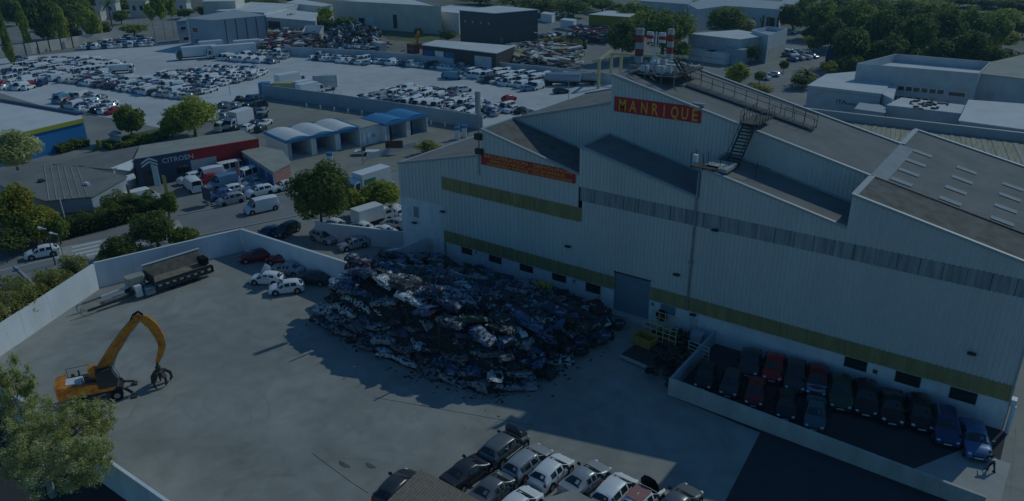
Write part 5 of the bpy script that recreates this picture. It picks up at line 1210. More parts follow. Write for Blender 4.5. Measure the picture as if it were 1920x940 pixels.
def palm(u, v, rpx, hpx, label, group=None):
    p = G(u, v); k = mpp(p); h = hpx*k; r = rpx*k; t = thing('palm_tree', label, 'palm', (p.x,p.y,0))
    b = MB(); 
    for i in range(6): b.bar((0,0,h*i/6),(0,0,h*(i+1)/6),.22*(1.1-.02*i)+.06*(i%2),8)
    b.build('trunk', M['bark'], t); b = MB(); rr = random.Random(int(u))
    for i in range(26):
        a = i*2.399; el = rr.uniform(-.3,1.1); pr = Vector((0,0,h)); dv = Vector((math.cos(a)*math.cos(el), math.sin(a)*math.cos(el), math.sin(el)))
        for s in range(6):
            nx_ = pr+dv*r/5; dv = (dv+Vector((0,0,-.24))).normalized(); sd_ = dv.cross(Vector((0,0,1))).normalized()*r*.16*(1-s/7)
            b.add([pr-sd_,pr,pr+sd_,nx_+sd_*.8,nx_,nx_-sd_*.8], [(0,1,4,5),(1,2,3,4)]); b.add([pr-sd_+Vector((0,0,-.12)),pr,nx_],[(0,1,2)]); pr = nx_
    b.build('fronds', M['lf_mid'], t); return t
def hedge(p0, p1, wid, hgt, leaf, label, n=4000, name='hedge', ls=.05, cat='hedge'):
    """leafy box between two ground points"""
    a, b = Vector((p0[0],p0[1],0)), Vector((p1[0],p1[1],0)); d = b-a; c = (a+b)/2; L = d.length
    t = thing(name, label, cat, (c.x,c.y,0), math.atan2(d.y,d.x)); rg = np.random.default_rng(int(L*10)+n)
    P = np.stack([rg.uniform(-L/2,L/2,n), rg.uniform(-wid/2,wid/2,n), rg.random(n)**.45*hgt],1)
    wob = np.sin(P[:,0]*1.3+1)*.12+np.sin(P[:,0]*3.1)*.09+np.sin(P[:,0]*.45+2)*.16; P[:,2] *= 1+wob; P[:,1] *= 1+.5*wob
    P[:,1] += np.sign(P[:,1])*rg.random(n)*.1
    nv = rg.normal(size=(n,3)); nv[:,2] += .6; nv /= np.linalg.norm(nv,axis=1)[:,None]; tt = np.cross(nv, rg.normal(size=(n,3))); tt /= np.linalg.norm(tt,axis=1)[:,None]; bb = np.cross(nv,tt)
    s = ls*rg.uniform(.6,1.5,(n,1)); V = np.stack([P-tt*s,P-bb*s*.7,P+tt*s,P+bb*s*.7],1).reshape(-1,3)
    me = bpy.data.meshes.new('foliage'); me.vertices.add(4*n); me.vertices.foreach_set('co', V.ravel()); me.loops.add(4*n); me.loops.foreach_set('vertex_index', np.arange(4*n)); me.polygons.add(n)
    me.polygons.foreach_set('loop_start', np.arange(0,4*n,4)); me.polygons.foreach_set('loop_total', np.full(n,4)); me.materials.append(M[leaf]); me.update()
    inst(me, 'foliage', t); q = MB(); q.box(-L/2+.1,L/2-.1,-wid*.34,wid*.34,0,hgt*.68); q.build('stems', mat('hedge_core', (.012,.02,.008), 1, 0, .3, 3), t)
    return t

# near and middle trees
PT = None
def plane_tree():
    base = G(100,930); t = thing('tree', 'large pale-leaved plane tree filling the bottom left corner beside the street wall', 'tree', (base.x,base.y,0))
    for k,(u,v,rx,ry,h,lf,n) in enumerate([(20,730,46,68,6.2,'lf_grey',13000),(78,792,56,54,6.2,'lf_grey',11000),(160,792,50,52,5.8,'lf_grey',13000),(120,868,76,60,5.2,'lf_grey',13000),(28,850,54,66,5.2,'lf_grey',10000),(160,858,50,50,5.8,'lf_grey',9000),(100,825,60,50,6.4,'lf_grey',9000)]):
        c = G(u,v,h); kk = mpp(c)
        inst(crown_mesh(M[lf], n, round(1.7*kk/(rx*kk),3), k, 'feather'), 'crown', t, (c.x-base.x,c.y-base.y,h), sc=(rx*kk*1.05,rx*kk*1.05,ry*kk*1.0))
        b = MB(); a = Vector((0,0,1.5)); q = Vector((c.x-base.x,c.y-base.y,h)); mid = a.lerp(q,.5)+Vector((0,0,.6)); b.bar(a,mid,.16,7,.11,caps=False); b.bar(mid,q,.11,7,.05,caps=False)
        for z in range(5): 
            an = z*1.3; b.bar(mid.lerp(q,z/5), q+Vector((math.cos(an)*rx*kk*.7,math.sin(an)*rx*kk*.7,ry*kk*(.1+.1*z))), .05, 5, .02, caps=False)
        b.build('limb', M['palebark'], t)
    b = MB(); b.bar((0,0,-.1),(0,0,1.6),.3,9,.22); b.build('trunk', M['palebark'], t)
plane_tree()
tree(597,362,61,56,1.6,'leaf_dark','broad dark evergreen tree standing between the road and the small parking lot', n=14000, seed=1)
tree(716,365,36,28,.6,'leaf_light','light green round shrub left of the warehouse corner', n=5000, seed=2)
tree(665,378,30,24,.5,'leaf_light','light green shrub between the dark tree and the round shrub', n=4000, seed=3)
tree(360,216,50,34,.6,'leaf_light','bright light green tree right of the roofs at the edge of the car lot', n=6000, seed=4)
tree(320,240,26,16,.2,'leaf_light','low light green shrub at the left foot of the bright tree', n=1800, seed=1)
tree(242,226,31,28,1.2,'leaf_mid','round mid-green tree beside the small grey shed near the blue wall', n=3600, seed=0)
tree(24,285,50,42,1.0,'leaf_greygreen','grey-green tree at the left edge in front of the blue wall', n=6500, seed=2)
tree(25,395,45,50,.2,'leaf_yellow','yellow-green bushy tree at the left edge beside the grey-roofed building', n=6000, seed=3)
tree(75,420,42,36,.1,'leaf_yellow','yellow-green shrub mass under the corner of the grey-roofed building', n=5000, seed=4)
tree(20,450,50,25,.0,'leaf_dark','dark shaded shrub by the pavement at the left edge', n=3000, seed=1)
tree(108,432,22,26,.1,'leaf_mid','green shrub right of the white downpipe', n=2000, seed=2)
tree(313,382,25,22,.3,'leaf_mid','clipped round green bush at the end of the roadside hedge', n=2600, seed=0)
tree(290,430,50,34,.2,'leaf_dark','dark bushy tree leaning over the streaked yard wall', n=6000, seed=2)
tree(340,442,28,20,.2,'leaf_mid','lighter green shrub at the right end above the streaked yard wall', n=2600, seed=3)
tree(225,465,42,24,.1,'leaf_dark','dark green shrub above the corner of the yard wall', n=4000, seed=4)
tree(205,478,22,14,.0,'leaf_flowering_hedge','pale flowering bush just above the yard wall corner', n=1500, seed=4)
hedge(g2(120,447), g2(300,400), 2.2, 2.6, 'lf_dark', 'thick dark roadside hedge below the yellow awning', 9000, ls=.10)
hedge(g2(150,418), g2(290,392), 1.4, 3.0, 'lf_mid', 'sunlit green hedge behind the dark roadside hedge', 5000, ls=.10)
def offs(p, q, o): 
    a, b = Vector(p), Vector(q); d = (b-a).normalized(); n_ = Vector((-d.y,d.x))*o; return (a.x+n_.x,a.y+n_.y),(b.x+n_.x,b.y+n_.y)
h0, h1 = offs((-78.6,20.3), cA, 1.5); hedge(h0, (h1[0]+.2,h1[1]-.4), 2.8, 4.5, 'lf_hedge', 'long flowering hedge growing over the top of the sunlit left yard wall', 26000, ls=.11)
tree(805,276,26,13,.0,'leaf_flowering_hedge','low pale bush showing above the left eave of the warehouse', n=1500, seed=1)
tree(185,270,5,11,.1,'leaf_light','small twin topiary shrub behind the grey roofs', n=400, seed=1, name='shrub')
tree(66,262,5,17,.1,'leaf_dark','thin dark cypress in front of the blue wall', n=600, seed=1, shape='column', name='cypress')
hedge(g2(110,288), g2(165,272), 2.0, 1.4, 'lf_mid', 'low green hedge at the foot of the blue wall', 1800, ls=.16)
hedge(g2(200,280), g2(310,258), 4.5, 1.1, 'lf_mid', 'rough green strip of shrubs between the grey roofs and the car lot', 3000, ls=.2)
# far trees, top of the view
FT_ = 'poplars along the far left boundary wall'
for i,(u,v,rx,ry,lf) in enumerate([(450,6,40,9,'leaf_mid'),(560,-4,40,9,'leaf_mid'),(700,-8,50,9,'leaf_dark'),(900,-4,50,10,'leaf_mid'),(965,2,40,12,'leaf_light'),(1040,-2,40,10,'leaf_mid'),(1130,8,30,12,'leaf_mid'),(1160,20,26,14,'leaf_dark'),(1100,2,30,12,'leaf_light'),(300,4,40,12,'leaf_mid'),(230,8,34,12,'leaf_mid'),(190,2,40,12,'leaf_dark'),(60,2,44,18,'leaf_mid'),(5,10,30,22,'leaf_mid'),(1500,2,40,14,'leaf_mid'),(1460,28,22,14,'leaf_mid'),(1750,10,50,12,'leaf_light'),(1800,0,40,10,'leaf_mid'),(1920,52,26,14,'leaf_mid'),(120,40,24,26,'leaf_dark'),(88,58,22,16,'leaf_mid')]):
    tree(u,v,rx,ry,.6,lf,'%s tree of the leafy belt along the top edge, %s' % ({'leaf_dark':'dark','leaf_mid':'mid-green','leaf_light':'pale'}[lf], 'at the left' if u < 350 else 'left of centre' if u < 800 else 'right of centre' if u < 1300 else 'at the right'),'trees of the leafy belt along the top edge','round',n=2600,seed=i%5)
for (u,v,rx,ry,lb) in [(8,66,17,44,'poplar at the very left edge above the boundary wall'),(44,50,14,38,'slim poplar second from the left above the boundary wall'),(116,50,20,32,'green poplar in the middle of the row above the boundary wall'),(170,42,20,32,'bushy light green poplar at the right end of the row')]:
    tree(u,v,rx,ry,1.0,'leaf_light' if u > 30 else 'leaf_mid',lb,FT_,'round' if u == 170 else 'column',n=2600,seed=2)
for (u,v,rx,ry,lf,lb) in [(72,30,40,40,'leaf_dark','big dark tree behind the slim poplars'),(140,20,38,28,'leaf_mid','mid-green tree behind the middle poplar'),(100,2,50,24,'leaf_mid','broad green tree at the top left edge'),(25,20,30,24,'leaf_dark','dark tree behind the leftmost poplar'),
    (135,66,20,14,'leaf_mid','low tree right of the middle poplar'),(195,52,16,12,'leaf_mid','small tree at the end of the boundary wall'),(225,30,16,12,'leaf_mid','bush right of the palm at the top left'),
    (382,20,16,10,'leaf_mid','low trees behind the blue-grey warehouse'),(250,54,30,9,'leaf_light','low hedge trees below the far houses'),(505,8,30,12,'leaf_mid','tree clump above the white flat roofs'),(345,24,20,8,'leaf_mid','trees right of the tall thin trees'),
    (610,26,16,14,'leaf_light','light green tree left of the beige factory'),(640,30,14,14,'leaf_dark','dark tree against the beige factory'),
    (840,66,18,10,'leaf_dark','dark bush below the anthracite building'),(785,58,10,6,'leaf_light','small bush on the lawn'),(1015,6,60,18,'leaf_mid','wide tree group at the top centre'),(1075,14,35,16,'leaf_dark','dark tree left of the big tree behind the masts'),
    (1168,70,36,34,'leaf_dark','dark green lower crown left of the roof masts'),(1245,52,64,44,'leaf_mid','big round green tree directly behind the roof masts'),(1190,28,40,26,'leaf_mid','green tree behind and left of the big tree'),(1270,92,26,22,'leaf_dark','dark tree right of the roof masts'),
    (1362,36,46,26,'leaf_mid','broad green tree behind the grey flat-roofed building'),(1400,48,20,14,'leaf_greygreen','grey-green small tree right of the broad tree'),
    (1409,100,17,15,'leaf_dark','dark tree in front of the grey building'),(1386,138,29,21,'leaf_light','round bright green tree just beyond the warehouse ridge'),(1425,142,13,9,'leaf_mid','small bush right of the round bright tree'),(1470,122,11,9,'leaf_dark','small dark round bush by the car park'),
    (1527,80,21,15,'leaf_mid','umbrella-shaped pine on a visible trunk near the big grove'),(1425,168,32,10,'leaf_yellow','yellowish shrubs along the upper gable of the warehouse'),(1556,126,20,10,'leaf_yellow','yellow-green shrubs below the blue tarpaulin'),(1505,150,28,11,'leaf_dark','dark shrubs at the foot of the palm')]:
    tree(u,v,rx,ry,.6 if ry < 30 else 1.5,lf,lb,None,'round',seed=int(u)%5)
GR = 'trees of the dense dark grove at the top right'
for i,(u,v,rx,ry,lf,w1_) in enumerate([(1490,28,34,26,'leaf_dark','leftmost'),(1545,36,40,32,'leaf_mid','second from the left'),(1600,40,40,40,'leaf_mid','tall pale-stemmed'),(1655,60,40,42,'leaf_dark','fourth from the left'),(1600,88,38,34,'leaf_dark','front left'),(1660,95,36,30,'leaf_dark','front second'),(1715,70,38,44,'leaf_dark','middle'),(1722,104,34,22,'leaf_dark','front middle'),
    (1770,60,36,44,'leaf_dark','fifth'),(1775,100,34,26,'leaf_dark','front fourth'),(1815,50,38,38,'leaf_mid','round-topped bright'),(1822,92,34,34,'leaf_dark','front right'),(1865,110,34,26,'leaf_dark','lower right'),(1700,24,40,24,'leaf_mid','upper middle'),(1640,14,40,18,'leaf_mid','upper left'),(1570,10,34,16,'leaf_dark','upper far left'),
    (1880,34,36,18,'leaf_light','upper right pale'),(1905,10,36,12,'leaf_dark','top right edge'),(1880,72,36,16,'leaf_yellow','yellowish right edge'),(1915,120,30,20,'leaf_dark','right edge lower'),(1850,4,40,9,'leaf_dark','topmost right'),(1530,62,24,12,'leaf_dark','low far left'),(1590,118,26,16,'leaf_dark','lowest left'),(1640,112,30,16,'leaf_dark','low second'),(1690,112,28,14,'leaf_dark','low third'),(1760,118,30,14,'leaf_dark','low fourth'),(1740,40,36,30,'leaf_dark','back middle'),(1860,62,36,34,'leaf_mid','back right'),(1560,66,30,26,'leaf_dark','inner left'),(1625,62,34,34,'leaf_mid','inner second')]):
    tree(u,v,rx*1.08,ry*1.05,.2,lf,'%s tree of the grove above the white parapet building' % w1_,GR,n=3600,seed=i%5)
for k,(u,v,h) in enumerate([(281,20,22),(300,14,26),(318,14,22)]):
    tree(u,v,13,h,6,'leaf_light',['left','middle','right'][k]+' one of the three tall thin-stemmed trees left of the blue-grey warehouse','tall thin trees by the far lot','loose',n=1800,seed=k,bark='pale')
palm(211,52,15,42,'tall palm beside the white house at the top left'); palm(1510,160,26,22,'wide palm beyond the warehouse roof near the round-cornered building')
for k,(u,v) in enumerate([(1430,46),(1440,48),(1458,46)]): tree(u,v,5,16,.2,'leaf_dark',['left','middle','right'][k]+' dark cypress in front of the long white hall','cypresses at the long white hall','column',n=700,seed=k,name='cypress')
hedge(g2(540,52), g2(665,60), 4, 4.0, 'lf_mid', 'long clipped hedge in front of the beige factory yard', 5000, ls=.45)
hedge(g2(712,54), g2(795,43), 4, 3.0, 'lf_mid', 'clipped hedge along the lawn below the beige factory', 3600, ls=.45)
hedge(g2(1000,90), g2(1100,92), 4, 2.6, 'lf_dark', 'dark hedge behind the stacked metal stock', 2500, ls=.4)
# distant wooded belts
_TM = trunk_mesh(5,.5,7,6,1,M["bark"])
for k in range(70):
    a = R_.uniform(-1.55,.45); d_ = R_.uniform(440,900); x, y = math.sin(a)*d_, math.cos(a)*d_
    uvd = Vector((x,y,0)); dz = depth((x,y,3))
    if dz < 0: continue
    t = thing('tree', 'tree of the distant wooded belt beyond the estate', 'tree', (x,y,0), R_.uniform(0,6), 'trees of the distant belt'); s = R_.uniform(5,10)
    inst(crown_mesh(MATS["leaf_dark"],1600,.10,k%4), "crown", t, (0,0,s*.9), sc=(s,s,s*.85)); inst(_TM, "trunk", t)

# ------------------------------------------------------------------ buildings
def wallface(b, a, q, off, x0, x1, z0, z1, th=.06):
    """box on the wall line a->q between fractions/metres x0..x1 (metres along) and heights"""
    a, q = Vector((*a,0)), Vector((*q,0)); d = (q-a).normalized(); n_ = Vector((d.y,-d.x,0))
    P0 = a+d*x0+n_*off; P1 = a+d*x1+n_*off; Bk = n_*th
    b.add([P0+Vector((0,0,z0)),P1+Vector((0,0,z0)),P1-Bk+Vector((0,0,z0)),P0-Bk+Vector((0,0,z0)),P0+Vector((0,0,z1)),P1+Vector((0,0,z1)),P1-Bk+Vector((0,0,z1)),P0-Bk+Vector((0,0,z1))],
          [(3,2,1,0),(4,5,6,7),(0,1,5,4),(1,2,6,5),(2,3,7,6),(3,0,4,7)])
def building(label, roofpx, z, wm, rm, wins=(), parapet=0, name='building', cat='building', world=None, fascia=None, overhang=.25, group=None):
    """roofpx: roof corners seen in the photograph (front edge first, left to right) at height z;
    wins: (edge, x0, x1, z0, z1) as fractions along the edge, heights in metres, optional material and part name"""
    pts = world or P2(*roofpx, z=z); root = thing(name, label, cat, (0,0,0), 0, group)
    ar = sum((pts[i][0]*pts[(i+1)%len(pts)][1]-pts[(i+1)%len(pts)][0]*pts[i][1]) for i in range(len(pts)))
    P = [Vector(p) for p in pts]; c = sum(P, Vector((0,0)))/len(P)
    W = [tuple(c+(p-c)*(1-overhang/max(.1,(p-c).length))) for p in P] if not parapet else [tuple(p) for p in P]
    b = MB(); b.prism(W, -.1, z-(.18 if not parapet else parapet)); b.build('wall', wm, root)
    if not parapet:
        b = MB(); b.prism([tuple(p) for p in P], z-.18, z); b.build('roof', rm, root)
    else:
        In = [tuple(c+(p-c)*(1-.35/max(.1,(p-c).length))) for p in P]; b = MB(); b.prism(In, z-parapet-.05, z-parapet+.04); b.build('roof', rm, root)
        b = MB(); n = len(P)
        for i in range(n):
            p, q = P[i], P[(i+1)%n]; a, d = Vector(In[i]), Vector(In[(i+1)%n])
            b.add([(p.x,p.y,z-parapet),(q.x,q.y,z-parapet),(d.x,d.y,z-parapet),(a.x,a.y,z-parapet),(p.x,p.y,z),(q.x,q.y,z),(d.x,d.y,z),(a.x,a.y,z)], [(0,1,5,4),(2,3,7,6),(4,5,6,7)])
        b.build('parapet', wm, root, fix=False)
    for wdef in wins:
        ei, f0, f1, z0, z1 = wdef[:5]; mm = wdef[5] if len(wdef) > 5 else M['glass']; nm = wdef[6] if len(wdef) > 6 else 'window'
        a, q = W[ei], W[(ei+1)%len(W)]
        if ar < 0: a, q = q, a; f0, f1 = 1-f1, 1-f0
        L = (Vector(q)-Vector(a)).length; b = MB(); wallface(b, a, q, .05, L*f0, L*f1, z0, z1, .12); w = b.build(nm, mm, root)
        if nm == 'window':
            b = MB(); t = .09
            wallface(b,a,q,.09,L*f0-t,L*f1+t,z1,z1+t,.1); wallface(b,a,q,.12,L*f0-t,L*f1+t,z0-t,z0,.14); wallface(b,a,q,.09,L*f0-t,L*f0,z0,z1,.1); wallface(b,a,q,.09,L*f1,L*f1+t,z0,z1,.1); b.build('frame', M['white'], w)
    return root, W
bw = lambda e, n, a, b, z0, z1, r=.6: [(e, a+(b-a)*(i+.5-r/2)/n, a+(b-a)*(i+.5+r/2)/n, z0, z1) for i in range(n)]
# dealer
r1, W1 = building('long low dealership with a navy and dark red front and grey roof', [(250,300),(484,261),(455,244),(263,273)], 4.6, M['roofbeige'], M['roofbeige'], overhang=.05)
def front(W, f0, f1, z0, z1, m, nm, root, th=.12, off=.1, e=0):
    a, q = W[e], W[e+1]; L = (Vector(q)-Vector(a)).length; b = MB(); wallface(b, a, q, off, L*f0, L*f1, z0, z1, th); return b.build(nm, m, root)
front(W1,0,.42,2.9,4.7,M['navy'],'fascia',r1,.3,.3); front(W1,.42,1,3.0,4.72,M['fasciared'],'fascia',r1,.3,.3)
front(W1,.0,.42,0,2.9,M['navy'],'shopfront',r1); front(W1,.42,.63,0,3.0,M['wallgrey'],'grey_panel',r1); front(W1,.63,1,0,3.0,M['fasciared'],'red_panel',r1)
for f0,f1 in ((.045,.10),(.105,.165),): front(W1,f0,f1,.4,2.4,M['glass'],'shop_window',r1,.06,.16)
front(W1,.30,.345,1.0,2.4,M['glass'],'shop_window',r1,.06,.16); front(W1,.35,.395,1.0,2.4,M['glass'],'shop_window',r1,.06,.16); front(W1,.73,.82,.9,2.0,M['bluedoor'],'vent_grille',r1,.06,.16)
a_, q_ = Vector((*W1[0],0)), Vector((*W1[1],0)); dW = (q_-a_); LW = dW.length; dW.normalize(); nW = Vector((dW.y,-dW.x,0)); rzW = math.atan2(dW.y,dW.x)
lp = a_+dW*LW*.20+nW*.33; text_mesh('lettering', 'CITROEN', 1.15, M['white'], r1, (lp.x,lp.y,3.3), w=4.9, extrude=.02, rz=rzW)
b = MB()
for k in range(2):
    z = 3.15+k*.55; lx_ = a_+dW*LW*.105+nW*.34; w0 = 1.25
    for s in (1,-1):
        p, q = lx_+dW*0+Vector((0,0,z+.62)), lx_+dW*s*w0+Vector((0,0,z)); b.add([p, q, q+Vector((0,0,.28)), p+Vector((0,0,.34))], [(0,1,2,3) if s > 0 else (3,2,1,0)])
b.build('emblem', M['white'], r1)
r2, W2_ = building('low grey roof behind the white entrance canopy of the dealership', [(98,308),(212,318),(250,300),(264,273),(180,288)], 4.2, M['wallgrey'], M['roof'])
p0, p1 = G(212,318,3.9), G(250,303,4.2); CN = thing('entrance_canopy', 'white slanted canopy frame at the corner of the dealership', 'canopy', (0,0,0))
b = MB(); q = [G(205,316,4.3),G(249,299,4.6),G(251,312,3.4),G(240,321,3.4)]; b.add(q+[x+Vector((.15,.2,0)) for x in q],[(0,1,2,3),(7,6,5,4),(0,4,5,1),(1,5,6,2),(2,6,7,3),(3,7,4,0)]); b.build('frame', M['white'], CN)
b = MB(); q = [G(217,314,4.2),G(232,308,4.3),G(234,314,3.8),G(222,319,3.7)]; b.add([x-nW*-.12 for x in q],[(0,1,2,3)]); b.build('pink_poster', M['pink'], CN); b = MB(); q = [G(238,306,4.3),G(247,303,4.4),G(248,310,3.8),G(240,314,3.8)]; b.add([x+nW*.12 for x in q],[(0,1,2,3)]); b.build('grey_poster', M['bluegrey'], CN)
b = MB(); q = [G(228,340,2.9),G(254,331,2.9),G(250,325,3.0),G(226,333,3.0)]; b.add(q+[x+Vector((0,0,-.3)) for x in q],[(0,1,2,3),(7,6,5,4),(0,4,5,1),(1,5,6,2),(2,6,7,3),(3,7,4,0)]); b.build('awning', M['white'], CN)
r3, W3 = building('low building with a wide faceted grey fibre roof behind the yellow-green bushes', [(22,357),(85,377),(172,369),(239,331),(150,311),(77,309),(-30,335)], 4.2, M['bluegrey'], M['roof'],
   wins=[(2,.30,.62,1.0,2.4),(1,.1,.9,1.9,2.05,M['darksteel'],'rail'),(1,.1,.95,.2,1.6,M['wallgrey'],'panel')])
for k in range(6):
    a, q = G(85,377,4.2).lerp(G(172,369,4.2), k/6+.08), G(150,311,4.2).lerp(G(77,309,4.2), 1-(k/6+.08)); b = MB(); b.beam(a+Vector((0,0,.03)), q+Vector((0,0,.03)), .12, .06); b.build('roof_rib', M['roofbeige'], r3)
b = MB(); a = G(78,341,4.2); b.box(a.x-.5,a.x+.5,a.y-.3,a.y+.3,4.2,4.55); b.build('roof_vent', M['darksteel'], r3)
b = MB(); q = [G(172,362,4.4),G(182,357,4.4),G(196,372,2.6),G(186,380,2.6)]; q0 = G(176,398); b.box(q0.x-.5,q0.x+.5,q0.y-.2,q0.y+.2,0,4.6); b.build('white_pillar', M['white'], r3)
AW = thing('awning', 'bright yellow-green awning beside the white pillar', 'awning', (0,0,0)); b = MB(); q = [G(194,391,1.7),G(240,381,1.7),G(246,388,1.5),G(196,399,1.4)]; b.add(q+[x+Vector((0,0,-.12)) for x in q],[(0,1,2,3),(7,6,5,4),(0,4,5,1),(1,5,6,2),(2,6,7,3),(3,7,4,0)]); b.build('canvas', M['brightyellow'], AW)
b = MB()
for x in q: b.bar((x.x,x.y,0),(x.x,x.y,1.5),.04,5)
b.build('leg', M['steel'], AW)
r4, W4_ = building('bright blue walled hall with a yellow roof edge at the left side', [(-120,288),(156,224),(151,214),(0,188),(-140,200)], 4.9, M['blue'], M['roofwhite'], overhang=.05)
front(W4_,.0,1,4.35,5.1,M['brightyellow'],'fascia',r4,.4,.3); a_, q_ = G(156,224,4.9), G(0,188,4.9)
b = MB(); b.beam(G(151,214,5.1), G(0,188,5.1), .8, .5); b.build('dark_parapet', M['navy'], r4)
# small shed left of the tree, beige shed with blue doors
building('tiny grey metal shed by the round mid-green tree', [(202,252),(226,256),(227,248),(214,244)], 2.4, M['wallgrey'], M['steel'], name='shed', cat='shed')
r5, W5 = building('shed with a beige roof, blue doors and a pink striped end wall', [(452,284),(512,323),(546,305),(530,282),(485,274)], 3.2, M['bluegrey'], M['roofbeige'], name='shed', cat='shed',
   wins=[(0,.05,.22,0,2.5,M['mesh'],'door'),(0,.28,.48,0,2.5,M['mesh'],'door'),(0,.54,.74,0,2.5,M['mesh'],'door'),(0,.80,.96,0,2.5,M['mesh'],'door'),(1,0.05,.95,.2,1.0,M['pink'],'board'),(1,0.05,.95,1.1,1.9,M['pink'],'board'),(1,0.05,.95,2.0,2.8,M['pink'],'board')])
# car wash
def bays(label, fl, fr, z, depth_, n, curt=False):
    A, B = G(*fl,z), G(*fr,z); A.z = B.z = 0; d = B-A; L = d.length; d.normalize(); t = thing('car_wash', label, 'car wash', A, math.atan2(d.y,d.x)); w = L/n; D = depth_
    b = MB(); b.box(0,L,0,D,-.02,.06); b.build('floor', M['wallgrey'], t)
    for i in range(n+1):
        b = MB(); x = i*w; b.box(x-.14,x+.14,.0,D,.0,z-.35); b.build('partition', M['white'], t)
        if i < n: b = MB(); b.box(x+.14,x+.9,.02,.14,0,z-.4); b.build('service_panel', M['roofwhite'] if i else M['bluegrey'], t)
    b = MB(); b.box(-.1,L+.1,D,D+.12,0,z-.35) if not curt else b.box(-.1,L+.1,D,D+.12,z-.9,z-.35); b.build('back_wall', M['roofwhite'], t)
    for i in range(n):
        b = MB(); N = 10; vs = []
        for k in range(N+1):
            f = k/N; vs += [(i*w+w*f, .1, z-.1+math.sin(f*math.pi)*.5), (i*w+w*f, D, z-.1+math.sin(f*math.pi)*.5)]
        b.add(vs, [(2*k,2*k+2,2*k+3,2*k+1) for k in range(N)]+[tuple(range(0,2*N+2,2))[::-1], tuple(range(1,2*N+2,2))]); b.build('vault_roof', M['roofwhite'] if not curt else M['washblue'], t)
        if curt: b = MB(); b.box(i*w+.7,i*w+1.6,.3,D-.2,.1,z-.5); b.build('brush', M['black'], t)
        b = MB(); b.box(i*w+w*.55,i*w+w*.75,D*.45,D*.7,.06,1.0); b.build('washer_unit', M['mesh'], t)
    for (x0,x1,y0,y1) in ((-.25,L+.25,-.25,.0),(-.25,.0,0,D+.2),(L,L+.25,0,D+.2),(-.25,L+.25,D+.2,D+.4)):
        b = MB(); b.box(x0,x1,y0,y1,z-.5,z+.05); b.build('fascia', M['washblue'], t)
    return t
bays('white car wash with three vaulted bays and a bright blue fascia', (536,264),(672,238), 3.7, 8.5, 3)
bays('pair of blue-topped brush wash bays right of the three-bay car wash', (722,232),(800,214), 3.7, 7, 2, True)
building('plain white plant room between the two car wash blocks', [(673,241),(716,231),(700,221),(640,226)], 3.6, M['white'], M['roofbeige'], wins=[(0,.3,.34,.2,2.5,M['bluegrey'],'pipe'),(0,.1,.14,.2,2.5,M['bluegrey'],'pipe'),(0,.55,.70,1.2,1.9,M['bluegrey'],'panel')])
# far buildings
building('blue-grey metal warehouse with stepped side bays at the top left', [(349,35),(400,38),(499,29),(440,18)], 9.5, M['bluegrey'], M['trim'], parapet=0,
   wins=bw(0,1,.15,.35,5.2,6.6,1)+bw(0,1,.18,.36,1.6,3.0,1)+[(0,.68,.76,0,2.2,M['glass'],'door')]+[(1,f-.008,f+.008,0,9.2,M['darksteel'],'downpipe') for f in (.2,.4,.6,.8,.985)])
building('small blue-grey annex left of the stepped warehouse', [(329,40),(350,38),(365,34),(345,33)], 7.6, M['bluegrey'], M['trim'], wins=bw(0,1,.3,.8,4.4,5.6,1)+bw(0,1,.4,.9,.8,2.0,1))
building('white-roofed low halls right behind the stepped warehouse', [(498,32),(592,40),(596,24),(500,14)], 5, M['wallgrey'], M['roofwhite'], wins=[(0,.02,.28,.2,3.6,M['dark'],'opening')])
building('long white flat roof behind the stepped warehouse', [(404,20),(495,24),(560,8),(470,4)], 6, M['roofwhite'], M['roofwhite'])
building('pale beige block with a dark strip window at the top left centre', [(378,3),(441,2),(458,-6),(395,-8)], 9, M['beige'], M['roofwhite'], wins=[(0,.45,.98,1.5,3.2)])
building('cream low building with a dark door left of the beige factory', [(536,5),(602,12),(624,9),(560,-2)], 6, M['roofwhite'], M['roofwhite'], wins=[(0,.2,.32,1,3.2),(0,.55,.85,1.2,3.4),(1,.3,.6,2,3.4)])
building('large beige rendered factory with flat roof at the top centre', [(625,1),(701,5),(827,12),(760,-7)], 10, M['beige'], M['roofwhite'], parapet=.4,
   wins=[(0,.45,.54,1.0,4.2,M['white'],'door'),(0,.60,.74,1.2,4.0),(0,.78,.96,.2,4.4,M['white'],'panel'),(0,.1,.4,.2,2.8,M['mesh'],'door'),(1,.28,.34,1,6,M['dark'],'pipe')])
building('white flat-roofed building left of the anthracite block', [(793,18),(860,25),(905,14),(848,9)], 7.5, M['roofwhite'], M['roofwhite'], parapet=.3, wins=[(0,.42,.46,1.5,2.4)])
building('tall anthracite clad block with a white roof edge at the top centre', [(860,19),(928,25),(1010,18),(936,11)], 12.3, M['greyclad'], M['roofwhite'], wins=[(0,f,f+.045,8.6,9.3,M['bluegrey'],'vent') for f in (.13,.35,.58,.8)]+[(0,0,1,0,1.6,M['concretewall'],'plinth'),(1,0,1,0,1.6,M['concretewall'],'plinth'),(1,.12,.16,3.4,4.4),(1,.62,.68,1.7,3.4,M['dark'],'door')])
building('open scrapyard shed with a wide pale roof', [(790,84),(931,100),(966,86),(818,75)], 5.5, M['darksteel'], M['roofwhite'],
   wins=[(0,.02,.16,.5,4.0,M['mesh'],'door'),(0,.18,.30,1.5,4.2,M['white'],'panel'),(0,.32,.44,1.5,4.2,M['mesh'],'door'),(0,.46,.56,0,4.5,M['dark'],'opening'),(0,.72,.94,1.0,4.2,M['wallgrey'],'shutter')])
building('mustard yellow building half hidden by the big tree', [(1103,27),(1180,32),(1198,22),(1140,20)], 7, M['yelwall'], M['roofwhite'], wins=[(0,.36,.46,1.6,3.4)])
building('white cabins and low kiosk left of the mustard building', [(1013,25),(1035,28),(1042,25),(1022,22)], 3.2, M['white'], M['roofwhite'])
